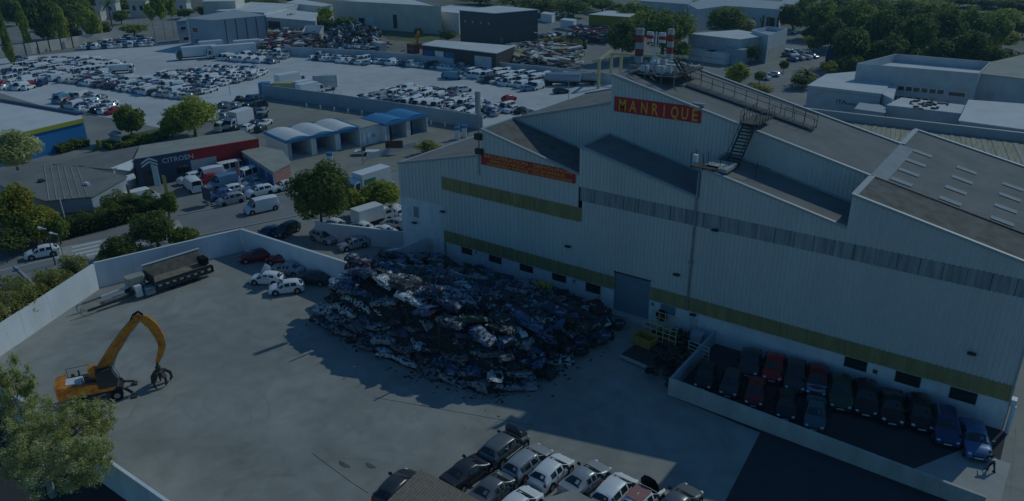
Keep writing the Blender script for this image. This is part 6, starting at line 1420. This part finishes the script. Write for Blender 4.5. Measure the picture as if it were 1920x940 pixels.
building('small white hut in front of the mustard building', [(1050,37),(1076,40),(1082,36),(1058,34)], 3.4, M['white'], M['roofwhite'])
building('grey flat-roofed building with a brown shutter beyond the warehouse', [(1290,63),(1388,74),(1443,66),(1384,56)], 7, M['wallgrey'], M['roofwhite'], wins=[(1,0,1,4.3,4.5,M['trim'],'ledge'),(1,.6,.8,.4,3.6)])
building('taller white wing with roof terrace at the right end of the grey flat-roofed building', [(1441,66),(1477,54),(1440,50),(1410,56)], 8, M['roofwhite'], M['bluegrey'], parapet=1.2, wins=[(0,.1,.85,.3,4.0,M['beige'],'shutter')])
building('long white hall with small windows at the top right centre', [(1290,8),(1308,18),(1360,11),(1462,18),(1472,4),(1330,-6)], 8, M['roofwhite'], M['trim'], wins=[(2,f,f+.02,3,4.6) for f in (.45,.55,.68)]+[(2,.80,.95,.5,5)])
building('pale grey hall at the top edge left of the long white hall', [(1200,2),(1290,8),(1300,-4),(1215,-8)], 8, M['wallgrey'], M['trim'])
building('pale grey roof on the upper right behind the cypresses', [(1462,6),(1490,9),(1500,-4),(1474,-6)], 7, M['wallgrey'], M['trim'])
rI, WI = building('low grey building with dark wall letters just beyond the warehouse', [(1514,160),(1653,176),(1680,146),(1606,134),(1549,139)], 6.0, M['beige'] if False else M['wallgrey'], M['roofwhite'], wins=[(0,.01,.99,5.1,5.3,M['trim'],'ledge')])
a_, q_ = Vector((*WI[0],0)), Vector((*WI[1],0)); d_ = (q_-a_); L_2 = d_.length; d_.normalize(); n_2 = Vector((d_.y,-d_.x,0)); lp = a_+d_*L_2*.42+n_2*.08
text_mesh('lettering', 'ITA', 1.3, M['darksteel'], rI, (lp.x,lp.y,2.9), w=2.0, rz=math.atan2(d_.y,d_.x)); lp = a_+d_*L_2*.56+n_2*.08; text_mesh('lettering', 'rosa', .9, M['darksteel'], rI, (lp.x,lp.y,2.9), w=1.9, rz=math.atan2(d_.y,d_.x))
building('white barrel-ended wing right of the low grey lettered building', [(1653,176),(1674,186),(1686,150),(1680,143)], 5.7, M['roofwhite'], M['roofwhite'])
building('long white building with a high parapet round a sunken pale roof', [(1607,119),(1836,138),(1859,116),(1680,101)], 9.5, M['wallgrey'], M['roofwhite'], parapet=1.8,
   wins=[(0,.32+.065*i,.37+.065*i,4.6,5.5) for i in range(7)]+[(0,.34+.065*i,.39+.065*i,2.6,3.4) for i in range(5)]+[(0,.80,.93,4.5,5.3)])
building('plain pale wing at the right edge behind the parapet building', [(1836,138),(2060,164),(2060,112),(1930,100),(1859,116)], 9.0, M['wallgrey'], M['roofbeige'], wins=[(0,.10,.17,4.0,5.4,M['trim'],'grille'),(0,.08,.3,.8,1.2)])
building('low white roof strewn with dark debris in front of the parapet building', [(1662,197),(1803,213),(1816,198),(1690,183)], 5.0, M['wallgrey'], M['roofwhite'])
dbr = MB(); rr = random.Random(5)
for k in range(40):
    c = G(rr.gauss(1738,18), rr.gauss(195,4), 5.05); s = rr.uniform(.15,.6); dbr.box(c.x-s,c.x+s,c.y-s*.4,c.y+s*.4,5.02,5.02+rr.uniform(.05,.3))
tag(dbr.build('roof_debris', M['darksteel']), 'dark debris scattered on the low white roof', 'debris', kind='stuff')
building('big blank white flat roof at the right edge', [(1797,226),(2060,262),(2060,205),(1816,187)], 6.0, M['bluegrey'], M['roofwhite'])
building('small bluish lean-to below the lettered building', [(1602,204),(1660,212),(1664,198),(1612,192)], 4.2, M['bluegrey'], M['bluegrey'])
# striped translucent roof behind the warehouse with its long pale-blue parapet
a, q = G(1500,203,7.2), G(2060,267,7.2)
TP = thing('long_parapet', 'long pale blue parapet wall running behind the striped translucent roof', 'wall', (0,0,0)); d_ = (q-a); d_.z = 0; d_.normalize(); n_2 = Vector((-d_.y,d_.x,0))
b = MB(); b.add([a+Vector((0,0,-7.2)),q+Vector((0,0,-7.2)),q+n_2*.4+Vector((0,0,-7.2)),a+n_2*.4+Vector((0,0,-7.2)),a,q,q+n_2*.4,a+n_2*.4],[(3,2,1,0),(4,5,6,7),(0,1,5,4),(1,2,6,5),(2,3,7,6),(3,0,4,7)]); b.build('wall', M['bluegrey'], TP)
b = MB(); b.beam(a+n_2*.2+Vector((0,0,.06)), q+n_2*.2+Vector((0,0,.06)), .6, .12); b.build('coping', M['trim'], TP)
SR = thing('striped_roof', 'low striped translucent roof between the warehouse and the pale blue parapet', 'roof', (0,0,0))
a2, q2 = a-n_2*.15, q-n_2*.15; zr = 5.9; N = 60
for k in range(N):
    f0, f1 = k/N, (k+1)/N; p0, p1 = a2.lerp(q2,f0), a2.lerp(q2,f1); y_ = 93.7
    if p0.x < -24: pass
    dirn = Vector((.18,-1,0)); 
    def toY(p): t_ = (y_-p.y)/dirn.y; return Vector((p.x+dirn.x*t_, y_, zr+.6))
    A_, B_ = toY(p0), toY(p1); zo = .05*(k % 2)
    b = MB(); b.add([Vector((p0.x,p0.y,zr+zo)),Vector((p1.x,p1.y,zr+zo))-d_*.05,Vector((B_.x-.05,B_.y,zr+.8+zo)),Vector((A_.x,A_.y,zr+.8+zo))]+[Vector((p0.x,p0.y,zr-.1)),Vector((p1.x,p1.y,zr-.1)),Vector((B_.x,B_.y,zr+.7)),Vector((A_.x,A_.y,zr+.7))],[(3,2,1,0),(4,5,6,7),(0,1,5,4),(1,2,6,5),(3,0,4,7)]); b.build('roof_sheet', M['trans'] if k % 3 else M['roofbeige'], SR)
b = MB(); pA, pB = a2.lerp(q2,.02), a2.lerp(q2,.995); tA, tB = toY(pA), toY(pB)
b.prism([(pA.x,pA.y-.1),(pB.x,pB.y-.1),(tB.x,tB.y+.1),(tA.x,tA.y+.1)], -.05, zr-.14); b.build('wall', M['wallgrey'], SR)
# top-left houses
for k,(u,v,w_,dp,h,wm,lb) in enumerate([(172,40,38,22,6,'beige','sand-coloured house with low roof behind the poplars'),(203,33,34,24,9,'roofwhite','white house with one dark window beside the palm'),(262,34,30,30,10,'beige','tall grey-beige gabled barn left of the thin trees'),(335,26,34,22,7,'roofwhite','white house right of the thin trees'),(255,14,30,24,7,'roofwhite','white house at the top edge above the barn'),(130,16,30,20,6,'beige','low house roof behind the dark tree')]):
    c = G(u,v,0); kx = mpp(c); rz_ = .62+.1*(k%3); t = thing('house', lb, 'house', (c.x,c.y,0), rz_); W_, D_ = w_*kx, dp*kx
    b = MB(); b.box(-W_/2,W_/2,0,D_,0,h*.7); b.build('wall', M[wm], t)
    b = MB(); hh = h*.7; o_ = .3; b.add([(-W_/2-o_,-o_,hh),(W_/2+o_,-o_,hh),(W_/2+o_,D_+o_,hh),(-W_/2-o_,D_+o_,hh),(-W_/2-o_,D_/2,h),(W_/2+o_,D_/2,h)],[(0,1,5,4),(2,3,4,5),(0,4,3),(1,2,5),(3,2,1,0)]); b.build('roof', M['roofbeige'], t)
    for x in (-.22,.2): b = MB(); b.box(W_*x-.6,W_*x+.6,-.06,.05,h*.32,h*.52); b.build('window', M['glass'], t)

# ------------------------------------------------------------------ far walls, masts
wall_seg('boundary_wall', 'long pale boundary wall of the far left car lot with posts', [g2(-60,116), g2(60,101), g2(150,87), g2(232,76)], 3.4, 3.4, .3, M['beige'], False)
FPG = 'dark posts along the far left boundary wall'
for k,(u,v) in enumerate([(26,104),(50,104),(74,101),(95,97),(117,94),(138,90),(157,82),(178,79)]):
    p = G(u,v); b = MB(); b.bar((0,0,0),(0,0,4.4),.22,6); o = b.build('post', M['darksteel'], None, loc=p); tag(o, 'dark slim post standing before the pale boundary wall of the far left lot', 'post', FPG)
wall_seg('scrapyard_wall', 'long grey concrete wall between the far car lot and the scrapyard sheds', [g2(538,104), g2(700,112), g2(860,128), g2(1000,141), g2(1150,158)], 2.7, 2.6, .35, M['wallgrey'], False)
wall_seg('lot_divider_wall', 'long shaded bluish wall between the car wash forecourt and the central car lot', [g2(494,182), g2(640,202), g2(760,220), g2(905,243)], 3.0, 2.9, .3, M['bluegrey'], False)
for k in range(12):
    p = G(575+k*26, 201.5+k*3.6); b = MB(); b.bar((0,0,0),(0,0,.9),.16,8); o = b.build('bollard', M['white'], None, loc=p); tag(o, 'small white bollard at the foot of the shaded bluish wall', 'bollard', 'bollards along the shaded bluish wall')
def pole(u, v, vt, label, name='lamp_post', r=.09, head=True, m='steel', cat='lamp post'):
    p = G(u,v); lo, hi = 0, 40
    for _ in range(30):
        mid = (lo+hi)/2; q = Vector((p.x,p.y,mid))-CAM; vv = 470-FPX*q.dot(UV)/q.dot(F_)
        lo, hi = (mid, hi) if vv > vt else (lo, mid)
    t = thing(name, label, cat, p); b = MB(); b.bar((0,0,0),(0,0,lo),r,8,r*.6); b.build('pole', M[m], t)
    if head: b = MB(); b.beam((0,0,lo),(-.9,-.3,lo+.1),.12,.08); b.box(-1.3,-.7,-.45,-.15,lo-.02,lo+.14); b.build('lamp_head', M['white'], t)
    return t, lo
pole(104,497,430,'dark street lamp with white head at the left end of the road', m='darksteel')
pole(121,490,440,'thin pale gantry post by the crossing', head=True, r=.06)
pole(128,437,372,'leaning white post in front of the wide faceted roof', r=.13, head=False, m='white', name='post', cat='post')
t, h_ = pole(312,402,312,'tall flagpole with a pale flag in front of the navy shopfront', name='flagpole', head=False, r=.06, m='white', cat='flag'); b = MB(); b.box(-1.6,-.05,-.02,.02,h_-3.2,h_); b.build('flag', M['roofwhite'], t)
t, h_ = pole(318,375,330,'yellow-green banner on a pole behind the clipped bush', name='banner', head=False, r=.05, m='brightyellow', cat='banner'); b = MB(); b.box(-.9,0,-.02,.02,h_-3.0,h_); b.build('flag', M['lf_yellow'] if False else M['brightyellow'], t)
t, h_ = pole(249,388,347,'faded red banner beside the white van behind the hedge', name='banner', head=False, r=.05, m='white', cat='banner'); b = MB(); b.box(-.7,0.1,-.02,.02,.5,h_); b.build('flag', M['pink'], t)
t, h_ = pole(391,385,345,'slim grey price totem at the entrance of the dealer forecourt', name='totem', head=False, r=.08, m='white', cat='sign'); b = MB(); b.box(-1.0,.9,-.12,.12,h_-2.6,h_-.6); b.build('panel', M['navy'], t); b = MB(); b.box(-.3,.3,-.1,.1,0,h_-2.6); b.build('stem', M['wallgrey'], t)
t, h_ = pole(454,370,303,'tall white totem with pink top between the dealer vehicles', name='totem', head=False, r=.12, m='white', cat='sign'); b = MB(); b.box(-.35,.35,-.1,.1,h_-2.2,h_); b.build('panel', M['pink'], t)
pole(628,202,163,'thin lamp post rising beside the shaded bluish wall'); pole(432,178,150,'tall thin pale post at the edge of the left car lot'); pole(681,308,270,'thin grey post on the wash forecourt', head=False, name='post', cat='post')
pole(1066,186,135,'grey lamp post at the right side of the central car lot'); pole(1010,130,62,'thin post among the metal stock'); pole(1850,45,4,'leaning dark pole above the grove', head=False, m='darksteel', name='post', cat='post')
# gantry crane
GC = thing('gantry_crane', 'yellow steel gantry frame left of the roof masts', 'crane', (0,0,0)); zz = 7
b = MB(); p0, p1, p2 = G(1122,166), G(1145,152), G(1163,150)
for p in (p0,p1,p2): b.box(p.x-.3,p.x+.3,p.y-.3,p.y+.3,0,zz)
b.build('leg', M['yelframe'], GC); b = MB(); e_ = G(1290,108,zz); b.beam((p0.x,p0.y,zz),(p1.x,p1.y,zz+.8),.6,.5); b.beam((p1.x,p1.y,zz),(e_.x,e_.y,zz),.6,.6); b.build('girder', M['yelframe'], GC)
# wash forecourt equipment
for (u,v,lb) in [(620,312,'blue and white air and vacuum pillar near the dark tree on the wash forecourt'),(858,262,'left blue and white fuel pump near the warehouse pole'),(871,258,'right blue and white fuel pump near the warehouse pole')]:
    p = G(u,v); t = thing('service_pillar', lb, 'pump', p, .6); b = MB(); rbox(b,-.45,.45,-.3,.3,0,1.9,.08); b.build('cabinet', M['white'], t); b = MB(); rbox(b,-.5,.5,-.35,.35,1.9,2.5,.08); b.build('head', M['washblue'], t); b = MB(); b.bar((.5,0,1.6),(.8,0,.6),.05,5); b.bar((.8,0,.6),(.5,0,.3),.05,5); b.build('hose', M['black'], t)
p0, p1 = g2(688,300), g2(780,276); wall_seg('low_fence', 'low grey fence with boards along the wash forecourt above the lorry', [p0,p1], 1.1, 1.1, .12, M['wallgrey'], False)
p = G(740,288); t = thing('sign_board', 'small brown board on posts at the low forecourt fence', 'sign', p, .62); b = MB(); b.box(-1.6,1.6,-.06,.06,1.0,2.4); b.build('board', M['rust'], t); b = MB(); b.bar((-1.4,0,0),(-1.4,0,2.4),.05,5); b.bar((1.4,0,0),(1.4,0,2.4),.05,5); b.build('post', M['white'], t)
p = G(688,290); t = thing('trailer', 'low pale trailer with machinery at the left end of the forecourt fence', 'trailer', p, .6); b = MB(); b.box(-2.2,2.2,-.8,.8,.5,.75); b.build('bed', M['white'], t); b = MB(); b.box(-.9,-.2,-.4,.4,.75,1.5); b.beam((-.5,0,1.2),(.9,.2,1.9),.12,.12); b.build('machinery', M['darksteel'], t)
for s in (1,-1): b = MB(); b.disc((0,s*.85,.3),(0,1,0),.3,.2,12); b.build('wheel', M['black'], t)

# ------------------------------------------------------------------ storage lots: rows of parked cars
fars = []; rows_ = {}
rr = random.Random(99)
COLS = ['white']*13+['silver']*6+['grey']*3+['black','charcoal','charcoal','blue','navy','red','lightblue','cream']
KIND = ['hatch','hatch','hatch','sedan','estate','suv','mpv','van']
def row(a, b, n, along, zone, dark=False, jit=.5, vans=.12):
    A, B = G(*a), G(*b); d = (B-A); L = d.length; dn = d.normalized(); rid = depth((A+B)/2); rows_.setdefault(zone, []).append(rid); base = math.atan2(dn.y,dn.x)+(0 if along else math.pi/2)
    n = int(n*1.45) if n > 5 else n; jit *= .4
    for i in range(n):
        p = A+d*((i+.5)/n)+Vector((rr.uniform(-jit,jit), rr.uniform(-jit,jit), 0)); k = rr.choice(KIND[:-1]) if rr.random() > vans else rr.choice(('van','minibus','van'))
        c = rr.choice(COLS) if not dark else rr.choice(['black','charcoal','navy','grey','silver','white'])
        if k in ('van','minibus'): c = 'white' if rr.random() < .85 else c
        fars.append((depth(p), p, base+rr.gauss(0,.06)+(math.pi if rr.random() < .5 else 0), k, c, (zone, rid, ('left part','middle','right part')[int(3*i/n)])))
Z = ['far left boundary wall','front of long left block','rear of long left block','second left block','far left edge','near the blue hall','beside the white lorries','under the scrapyard wall','right end of scrapyard wall','central lot','behind the dealership','by the anthracite block','car park behind the warehouse']
for a,b,n in [((150,93),(288,86),15),((158,88),(290,81),14),((165,83),(286,77),13),((170,79),(270,74),11)]: row(a,b,n,False,Z[0])
for a,b,n in [((14,137),(352,186),34),((24,132),(372,180),34),((34,127),(390,176),32),((40,124.5),(300,161),24)]: row(a,b,n,False,Z[1])
for a,b,n in [((48,122),(200,141),16),((62,117),(222,130),16),((92,113),(228,121),13),((215,150),(400,172),14),((55,119.5),(210,135),14),((75,115),(225,126),13)]: row(a,b,n,False,Z[2])
for a,b,n in [((292,148),(428,160),12),((316,143),(476,149),13),((345,137),(498,139),13),((385,130),(480,132),8),((304,145.5),(452,155),12),((330,140),(488,144),12)]: row(a,b,n,False,Z[3])
for a,b,n in [((0,152),(62,154),4),((0,160),(86,161),5),((4,167),(62,168),4),((28,112),(62,116),3)]: row(a,b,n,False,Z[4])
for a,b,n in [((106,183),(196,186),7),((110,192),(215,199),8),((124,200),(218,208),7),((150,208),(218,214),5)]: row(a,b,n,False,Z[5])
for a,b,n in [((416,112),(520,119),9),((424,106),(540,110),10),((440,101),(548,103),9)]: row(a,b,n,False,Z[6],vans=.2)
for a,b,n in [((584,111),(692,122),11),((590,107),(690,116),9),((700,118),(870,133),17)]: row(a,b,n,False,Z[7])
for a,b,n in [((862,130),(1028,148),15),((868,137),(1022,155),13),((885,144),(1024,162),12),((900,152),(1012,168),9),((866,133.5),(1024,151.5),13),((876,140.5),(1020,158.5),12)]: row(a,b,n,False,Z[8],vans=.3)
for a,b,n in [((748,168),(850,176),6),((722,174),(880,186),9),((700,180),(905,197),12),((680,186),(925,207),14),((664,191),(938,216),16),((760,208),(905,224),9),((712,177),(892,191.5),11),((690,183),(915,202),13),((672,188.5),(930,211),14),((925,205),(1000,216),5)]: row(a,b,n,False,Z[9],jit=.8,vans=.1)
for a,b,n in [((440,190),(492,188),3),((412,200),(500,204),4),((416,211),(502,214),5),((412,221),(500,224),4),((440,232),(506,236),4),((410,243),(500,246),4)]: row(a,b,n,False,Z[10],dark=True,jit=.3,vans=.08)
for a,b,n in [((948,82),(1010,80),6),((1010,72),(1048,66),4),((1040,90),(1062,92),2),((1020,30),(1072,34),5)]: row(a,b,n,False,Z[11])
for a,b,n in [((1442,98),(1500,100),5),((1450,106),(1506,104),5),((1478,116),(1530,108),4),((1420,152),(1460,140),2),((1455,64),(1490,62),3)]: row(a,b,n,False,Z[12])
fars.sort(key=lambda t: t[0]); WORD = {'lightblue':'light blue','navy':'dark blue'}
KW = {'hatch':'hatchback','sedan':'saloon','estate':'estate car','suv':'off-roader','mpv':'people carrier','van':'van','minibus':'minibus'}
NI = 300-NCAR[0]
ORD = ['nearest','second','third','fourth','fifth','sixth','seventh','eighth','ninth','tenth','eleventh','twelfth']
for d_, p, rz_, k, c, zone in fars[:NI]:
    zn, rid, part = zone; car(k, c, '%s %s, %s of the %s row, %s' % (WORD.get(c,c), KW[k], part, ORD[sorted(rows_[zn]).index(rid)], zn), (p.x,p.y), rz_, 0, group='cars stored in the open lots', z=-.01)
rest = {}
for d_, p, rz_, k, c, zone in fars[NI:]:
    rest.setdefault(c, []).append((p, rz_, k))
VS, FS, MI = [], [], []; order = [c for c in rest]; off = 0
for ci, c in enumerate(order):
    for p, rz_, k in rest[c]:
        me = car_meshes(k)['far']; nv = len(me.vertices); co = np.empty(nv*3); me.vertices.foreach_get('co', co); co = co.reshape(-1,3)*.9
        R2 = np.array([[math.cos(rz_),-math.sin(rz_)],[math.sin(rz_),math.cos(rz_)]]); xy = co[:,:2]@R2.T+np.array([p.x,p.y]); VS.append(np.column_stack([xy, co[:,2]-.01]))
        for f in me.polygons: FS.append([i+off for i in f.vertices]); MI.append(ci if f.material_index == 0 else len(order)+f.material_index-1)
        off += nv
if VS:
    me = bpy.data.meshes.new('distant_parked_cars'); me.from_pydata(np.concatenate(VS).tolist(), [], FS)
    for c in order: me.materials.append(CP[c])
    me.materials.append(M['glass']); me.materials.append(M['black']); me.polygons.foreach_set('material_index', MI); me.update()
    o = bpy.data.objects.new('distant_parked_cars', me); COL.objects.link(o); tag(o, 'farthest rows of parked cars in the open storage lots', 'cars', kind='stuff')
# singled-out vehicles in the lots
pxcar('hatch','red','bright red hatchback alone in the central lot', (940,193),(969,186), 1)
pxcar('hatch','lightblue','grey-blue hatchback alone in front of the silver tanker', (975,172),(1004,169), 1)
pxcar('hatch','charcoal','dark hatchback between the tankers and the warehouse roof', (1040,176),(1064,174), 1)
pxcar('suv','white','white pick-up standing apart behind the central lot', (858,174),(880,171), 1)
pxcar('mpv','lightblue','pale blue people carrier at the left of the scrapyard wall group', (826,146),(858,146), 1)
pxcar('van','lightblue','bright light blue van in front of the scrapyard wall group', (835,148),(866,149), 1)
def boxthing(name, label, cat, u, v, L, W, H, rz, m, z0=.0, extra=None):
    p = G(u,v); t = thing(name, label, cat, (p.x,p.y,0), rz); b = MB(); rbox(b,-L/2,L/2,-W/2,W/2,z0,z0+H,.12); b.build('body', m, t)
    b = MB(); b.box(-L/2+.1,L/2-.1,-W/2-.03,-W/2,z0+H*.45,z0+H*.5); b.box(-L/2+.2,-L/2+.3,-W/2-.04,-W/2,z0+.1,z0+H-.1); b.box(L/2-.3,L/2-.2,-W/2-.04,-W/2,z0+.1,z0+H-.1); b.build('rib', M['steel'], t)
    if z0 > .2:
        for x in (-L*.3,L*.3):
            for s in (1,-1): b = MB(); b.disc((x,s*(W/2-.2),.45),(0,1,0),.45,.3,10); b.build('wheel', M['black'], t)
    return t
boxthing('box_trailer','grey box body on a lorry standing alone in the central lot','trailer',612,168,6,2.5,3.0,.75,M['wallgrey'],.7)
boxthing('container','yellow container among the vehicles behind the bluish wall','container',536,176,5.5,2.4,2.8,.6,M['yelframe'])
boxthing('container','small blue cabin at the left end of the bluish wall','container',498,176,2.5,2.2,2.8,.6,M['washblue'])
boxthing('container','black container between the blue cabin and the yellow container','container',517,176,3.5,2.2,2.2,.6,M['black'])
box_truck('white box lorry behind the yellow container in the central lot', (530,166),(562,160), 8, 2.4, 3.6, 2.8)
box_truck('white van-bodied lorry right of the yellow container behind the bluish wall', (568,182),(598,176), 7, 2.3, 3.2, 2.6)
box_truck('white motorhome beside the van-bodied lorry behind the bluish wall', (560,176),(585,170), 6, 2.3, 3.0, 2.6)
box_truck('white box lorry in the lot right of the dealership', (462,236),(436,244), 6.5, 2.4, 3.6, 2.5)
box_truck('white flat lorry alone in the middle of the left car lot', (212,138),(245,136), 7, 2.3, 2.4, 2.4)
for k,(r_,f_,L1,lb) in enumerate([((395,108),(345,112),12,'teal-cabbed white lorry at the left of the parked lorries'),((470,104),(400,110),15,'long white trailer lorry in the middle of the parked lorries'),((410,98),(375,101),9,'white lorry behind the teal-cabbed lorry'),((480,96),(440,99),10,'white lorry at the back right of the parked lorries')]):
    box_truck(lb, r_, f_, L1, 2.6, 3.8, 3.0, cabc='teal' if k == 0 else 'white')
for k,(u,v,mm,lb) in enumerate([(1055,160,'bluegrey','bluish tank trailer right of the central lot'),(1088,158,'trim','pale silver tank trailer next to the bluish one')]):
    p = G(u,v); t = thing('tank_trailer', lb, 'trailer', (p.x,p.y,0), .45); b = MB(); b.bar((-4.5,0,2.0),(4.5,0,2.0),1.15,16); b.build('tank', M[mm], t); b = MB(); b.box(-4.3,4.3,-.9,.9,.6,.85); b.build('chassis', M['darksteel'], t)
    for x in (-3,3):
        for s in (1,-1): b = MB(); b.disc((x,s*.9,.5),(0,1,0),.5,.3,12); b.build('wheel', M['black'], t)
# scrapyard contents
def clutter(label, poly, n, hmax, mats, smin=.3, smax=1.4, name='scrap_pile', peak=True):
    P = [G(*q).to_2d() for q in poly]; x0, x1 = min(p.x for p in P), max(p.x for p in P); y0, y1 = min(p.y for p in P), max(p.y for p in P); mb = MB(); k = 0; tries = 0; ed = max(edged(Vector((rr.uniform(x0,x1),rr.uniform(y0,y1))), P) if False else 1 for _ in (0,))
    cx, cy = sum(p.x for p in P)/len(P), sum(p.y for p in P)/len(P); rm = max((p-Vector((cx,cy))).length for p in P)
    while k < n and tries < n*20:
        tries += 1; p = Vector((rr.uniform(x0,x1), rr.uniform(y0,y1)))
        if not inside(p, P): continue
        k += 1; h = hmax*(max(0,1-(p-Vector((cx,cy))).length/rm*1.25) if peak else 1); s = rr.uniform(smin,smax); c = Vector((p.x,p.y,rr.random()**.6*h+.2))
        M4 = Matrix.Translation(c) @ Matrix.Rotation(rr.uniform(0,3.1),4,'Z') @ Matrix.Rotation(rr.gauss(0,.5 if peak else .12),4,'X') @ Matrix.Rotation(rr.gauss(0,.4 if peak else .10),4,'Y'); q_ = .3 if peak else .12; mb.box(-s,s,-s*rr.uniform(.15,.5),s*rr.uniform(.15,.5),-s*q_,s*q_, rr.randrange(len(mats)), M4)
    return tag(mb.build(name, mats), label, 'scrap heap', kind='stuff')
clutter('big dark blue-grey scrap heap in the far scrapyard behind the grey wall', [(600,97),(640,62),(690,60),(712,80),(690,98)], 2600, 6.5, [M['darksteel'],M['steel'],CP['s_grey'],CP['s_navy'],CP['s_silver'],M['black']], .3,1.3)
clutter('mixed scrap and machines left of the big far scrap heap', [(480,95),(500,66),(600,66),(605,98),(540,100)], 700, 2.4, [M['darksteel'],M['rust'],M['white'],CP['s_navy'],CP['maroon'],M['roofbeige']], .4,1.8, peak=False)
clutter('strewn parts in front of the far scrap heap', [(610,100),(720,98),(730,88),(700,92)], 260, 1.6, [M['darksteel'],M['white'],CP['s_blue'],M['rust']], .3,1.3, peak=False)
clutter('stacked beams and metal stock behind the grey wall', [(940,122),(960,92),(1090,98),(1078,138),(1010,130)], 900, 2.6, [M['roofbeige'],M['white'],M['steel'],M['darksteel'],M['rust'],M['yelframe']], .5,2.6, peak=False)
clutter('purple and red scrap cars heap at the top centre', [(1060,78),(1075,62),(1100,62),(1152,72),(1150,84)], 420, 3.2, [CP['s_red'],CP['s_silver'],CP['s_white'],CP['s_blue'],M['rust']], .5,1.6, peak=False)
clutter('reddish scrap and bins beside the lorries', [(465,100),(470,84),(540,80),(545,100)], 300, 2.2, [M['rust'],M['pink'],M['darksteel'],M['white']], .5,1.8, peak=False)
for u,v,L1,mm,lb in [(815,112,8,'bluedoor','blue container below the wide pale shed roof'),(850,116,11,'rust','brown container beside the blue container at the shed'),(775,100,4,'rust','orange-red container left of the shed'),(712,96,6,'wallgrey','grey container right of the far scrap heap'),(1002,108,6,'dark','black skip among the metal stock')]:
    boxthing('container', lb, 'container', u, v, L1, 2.5, 2.9, .62-.95, M[mm])
p = G(782,92); t = thing('crane', 'small orange crane arm standing by the orange-red container', 'crane', p); b = MB(); b.beam((0,0,1),(1.0,0,5.5),.5,.7); b.beam((1.0,0,5.5),(-1.2,.5,3.2),.4,.5); b.build('arm', M['orange'], t); b = MB(); b.box(-1.3,1.3,-1.2,1.2,0,1.8); b.build('cab', CP['s_red'], t)
p = G(588,76); t = thing('bucket', 'pale open digger bucket standing in the far scrapyard', 'bucket', p, .4); b = MB(); b.add([(-3,-1.5,0),(3,-1.5,0),(3.4,-1.5,3.2),(-3.4,-1.5,3.2),(-3,1.5,0),(3,1.5,0),(3.4,2.2,5),(-3.4,2.2,5)],[(4,5,6,7),(0,4,7,3),(1,2,6,5),(3,2,1,0),(0,1,5,4)]); b.build('shell', M['white'], t)
TB = thing('tarpaulin_fence', 'blue patterned tarpaulin screen beside the umbrella-shaped pine', 'screen', (0,0,0)); a, q = G(1546,124), G(1580,122); b = MB(); d_ = (q-a).normalized(); N = 12
vs = []
for i in range(N+1):
    f = i/N; p = a.lerp(q,f)+Vector((0,.25*math.sin(i*1.7),0)); vs += [p, p+Vector((0,.1,4.6+.2*math.sin(i))), ]
b.add(vs+[v+Vector((0,.12,0)) for v in vs],[(2*i,2*i+2,2*i+3,2*i+1) for i in range(N)]+[(2*N+2+2*i+1,2*N+2+2*i+3,2*N+2+2*i+2,2*N+2+2*i) for i in range(N)]); b.build('sheet', M['mesh'], TB)
b = MB(); b.bar(a,a+Vector((0,0,4.8)),.12,6); b.bar(q,q+Vector((0,0,4.8)),.12,6); b.build('post', M['steel'], TB)
for k,(u,v,L1,lb) in enumerate([(1315,114,9,'left white portable cabin beyond the warehouse ridge'),(1345,118,7,'middle white portable cabin beyond the warehouse ridge'),(1378,120,6,'right tall white portable cabin beyond the warehouse ridge')]): boxthing('portable_cabin', lb, 'cabin', u, v, L1, 3, 3.2 if k < 2 else 4.4, -.2, M['white'] if k != 2 else M['bluegrey'])

# ------------------------------------------------------------------ added blue volume: a thin tint veil that lifts the darks
hz = MB(); hz.box(-700, 420, -40, 950, -1.1, 45)
hm = bpy.data.materials.new('veil'); hm.use_nodes = True; hn = hm.node_tree; hn.nodes.remove(hn.nodes['Principled BSDF'])
pv = hn.nodes.new('ShaderNodeVolumePrincipled'); pv.inputs['Color'].default_value = (.40, .74, 1.0, 1); pv.inputs['Density'].default_value = 0.00022; pv.inputs['Anisotropy'].default_value = 0.2
hn.links.new(pv.outputs[0], hn.nodes['Material Output'].inputs['Volume'])
tag(hz.build('veil', hm), 'added thin blue haze over the whole estate', 'veil', kind='stuff')
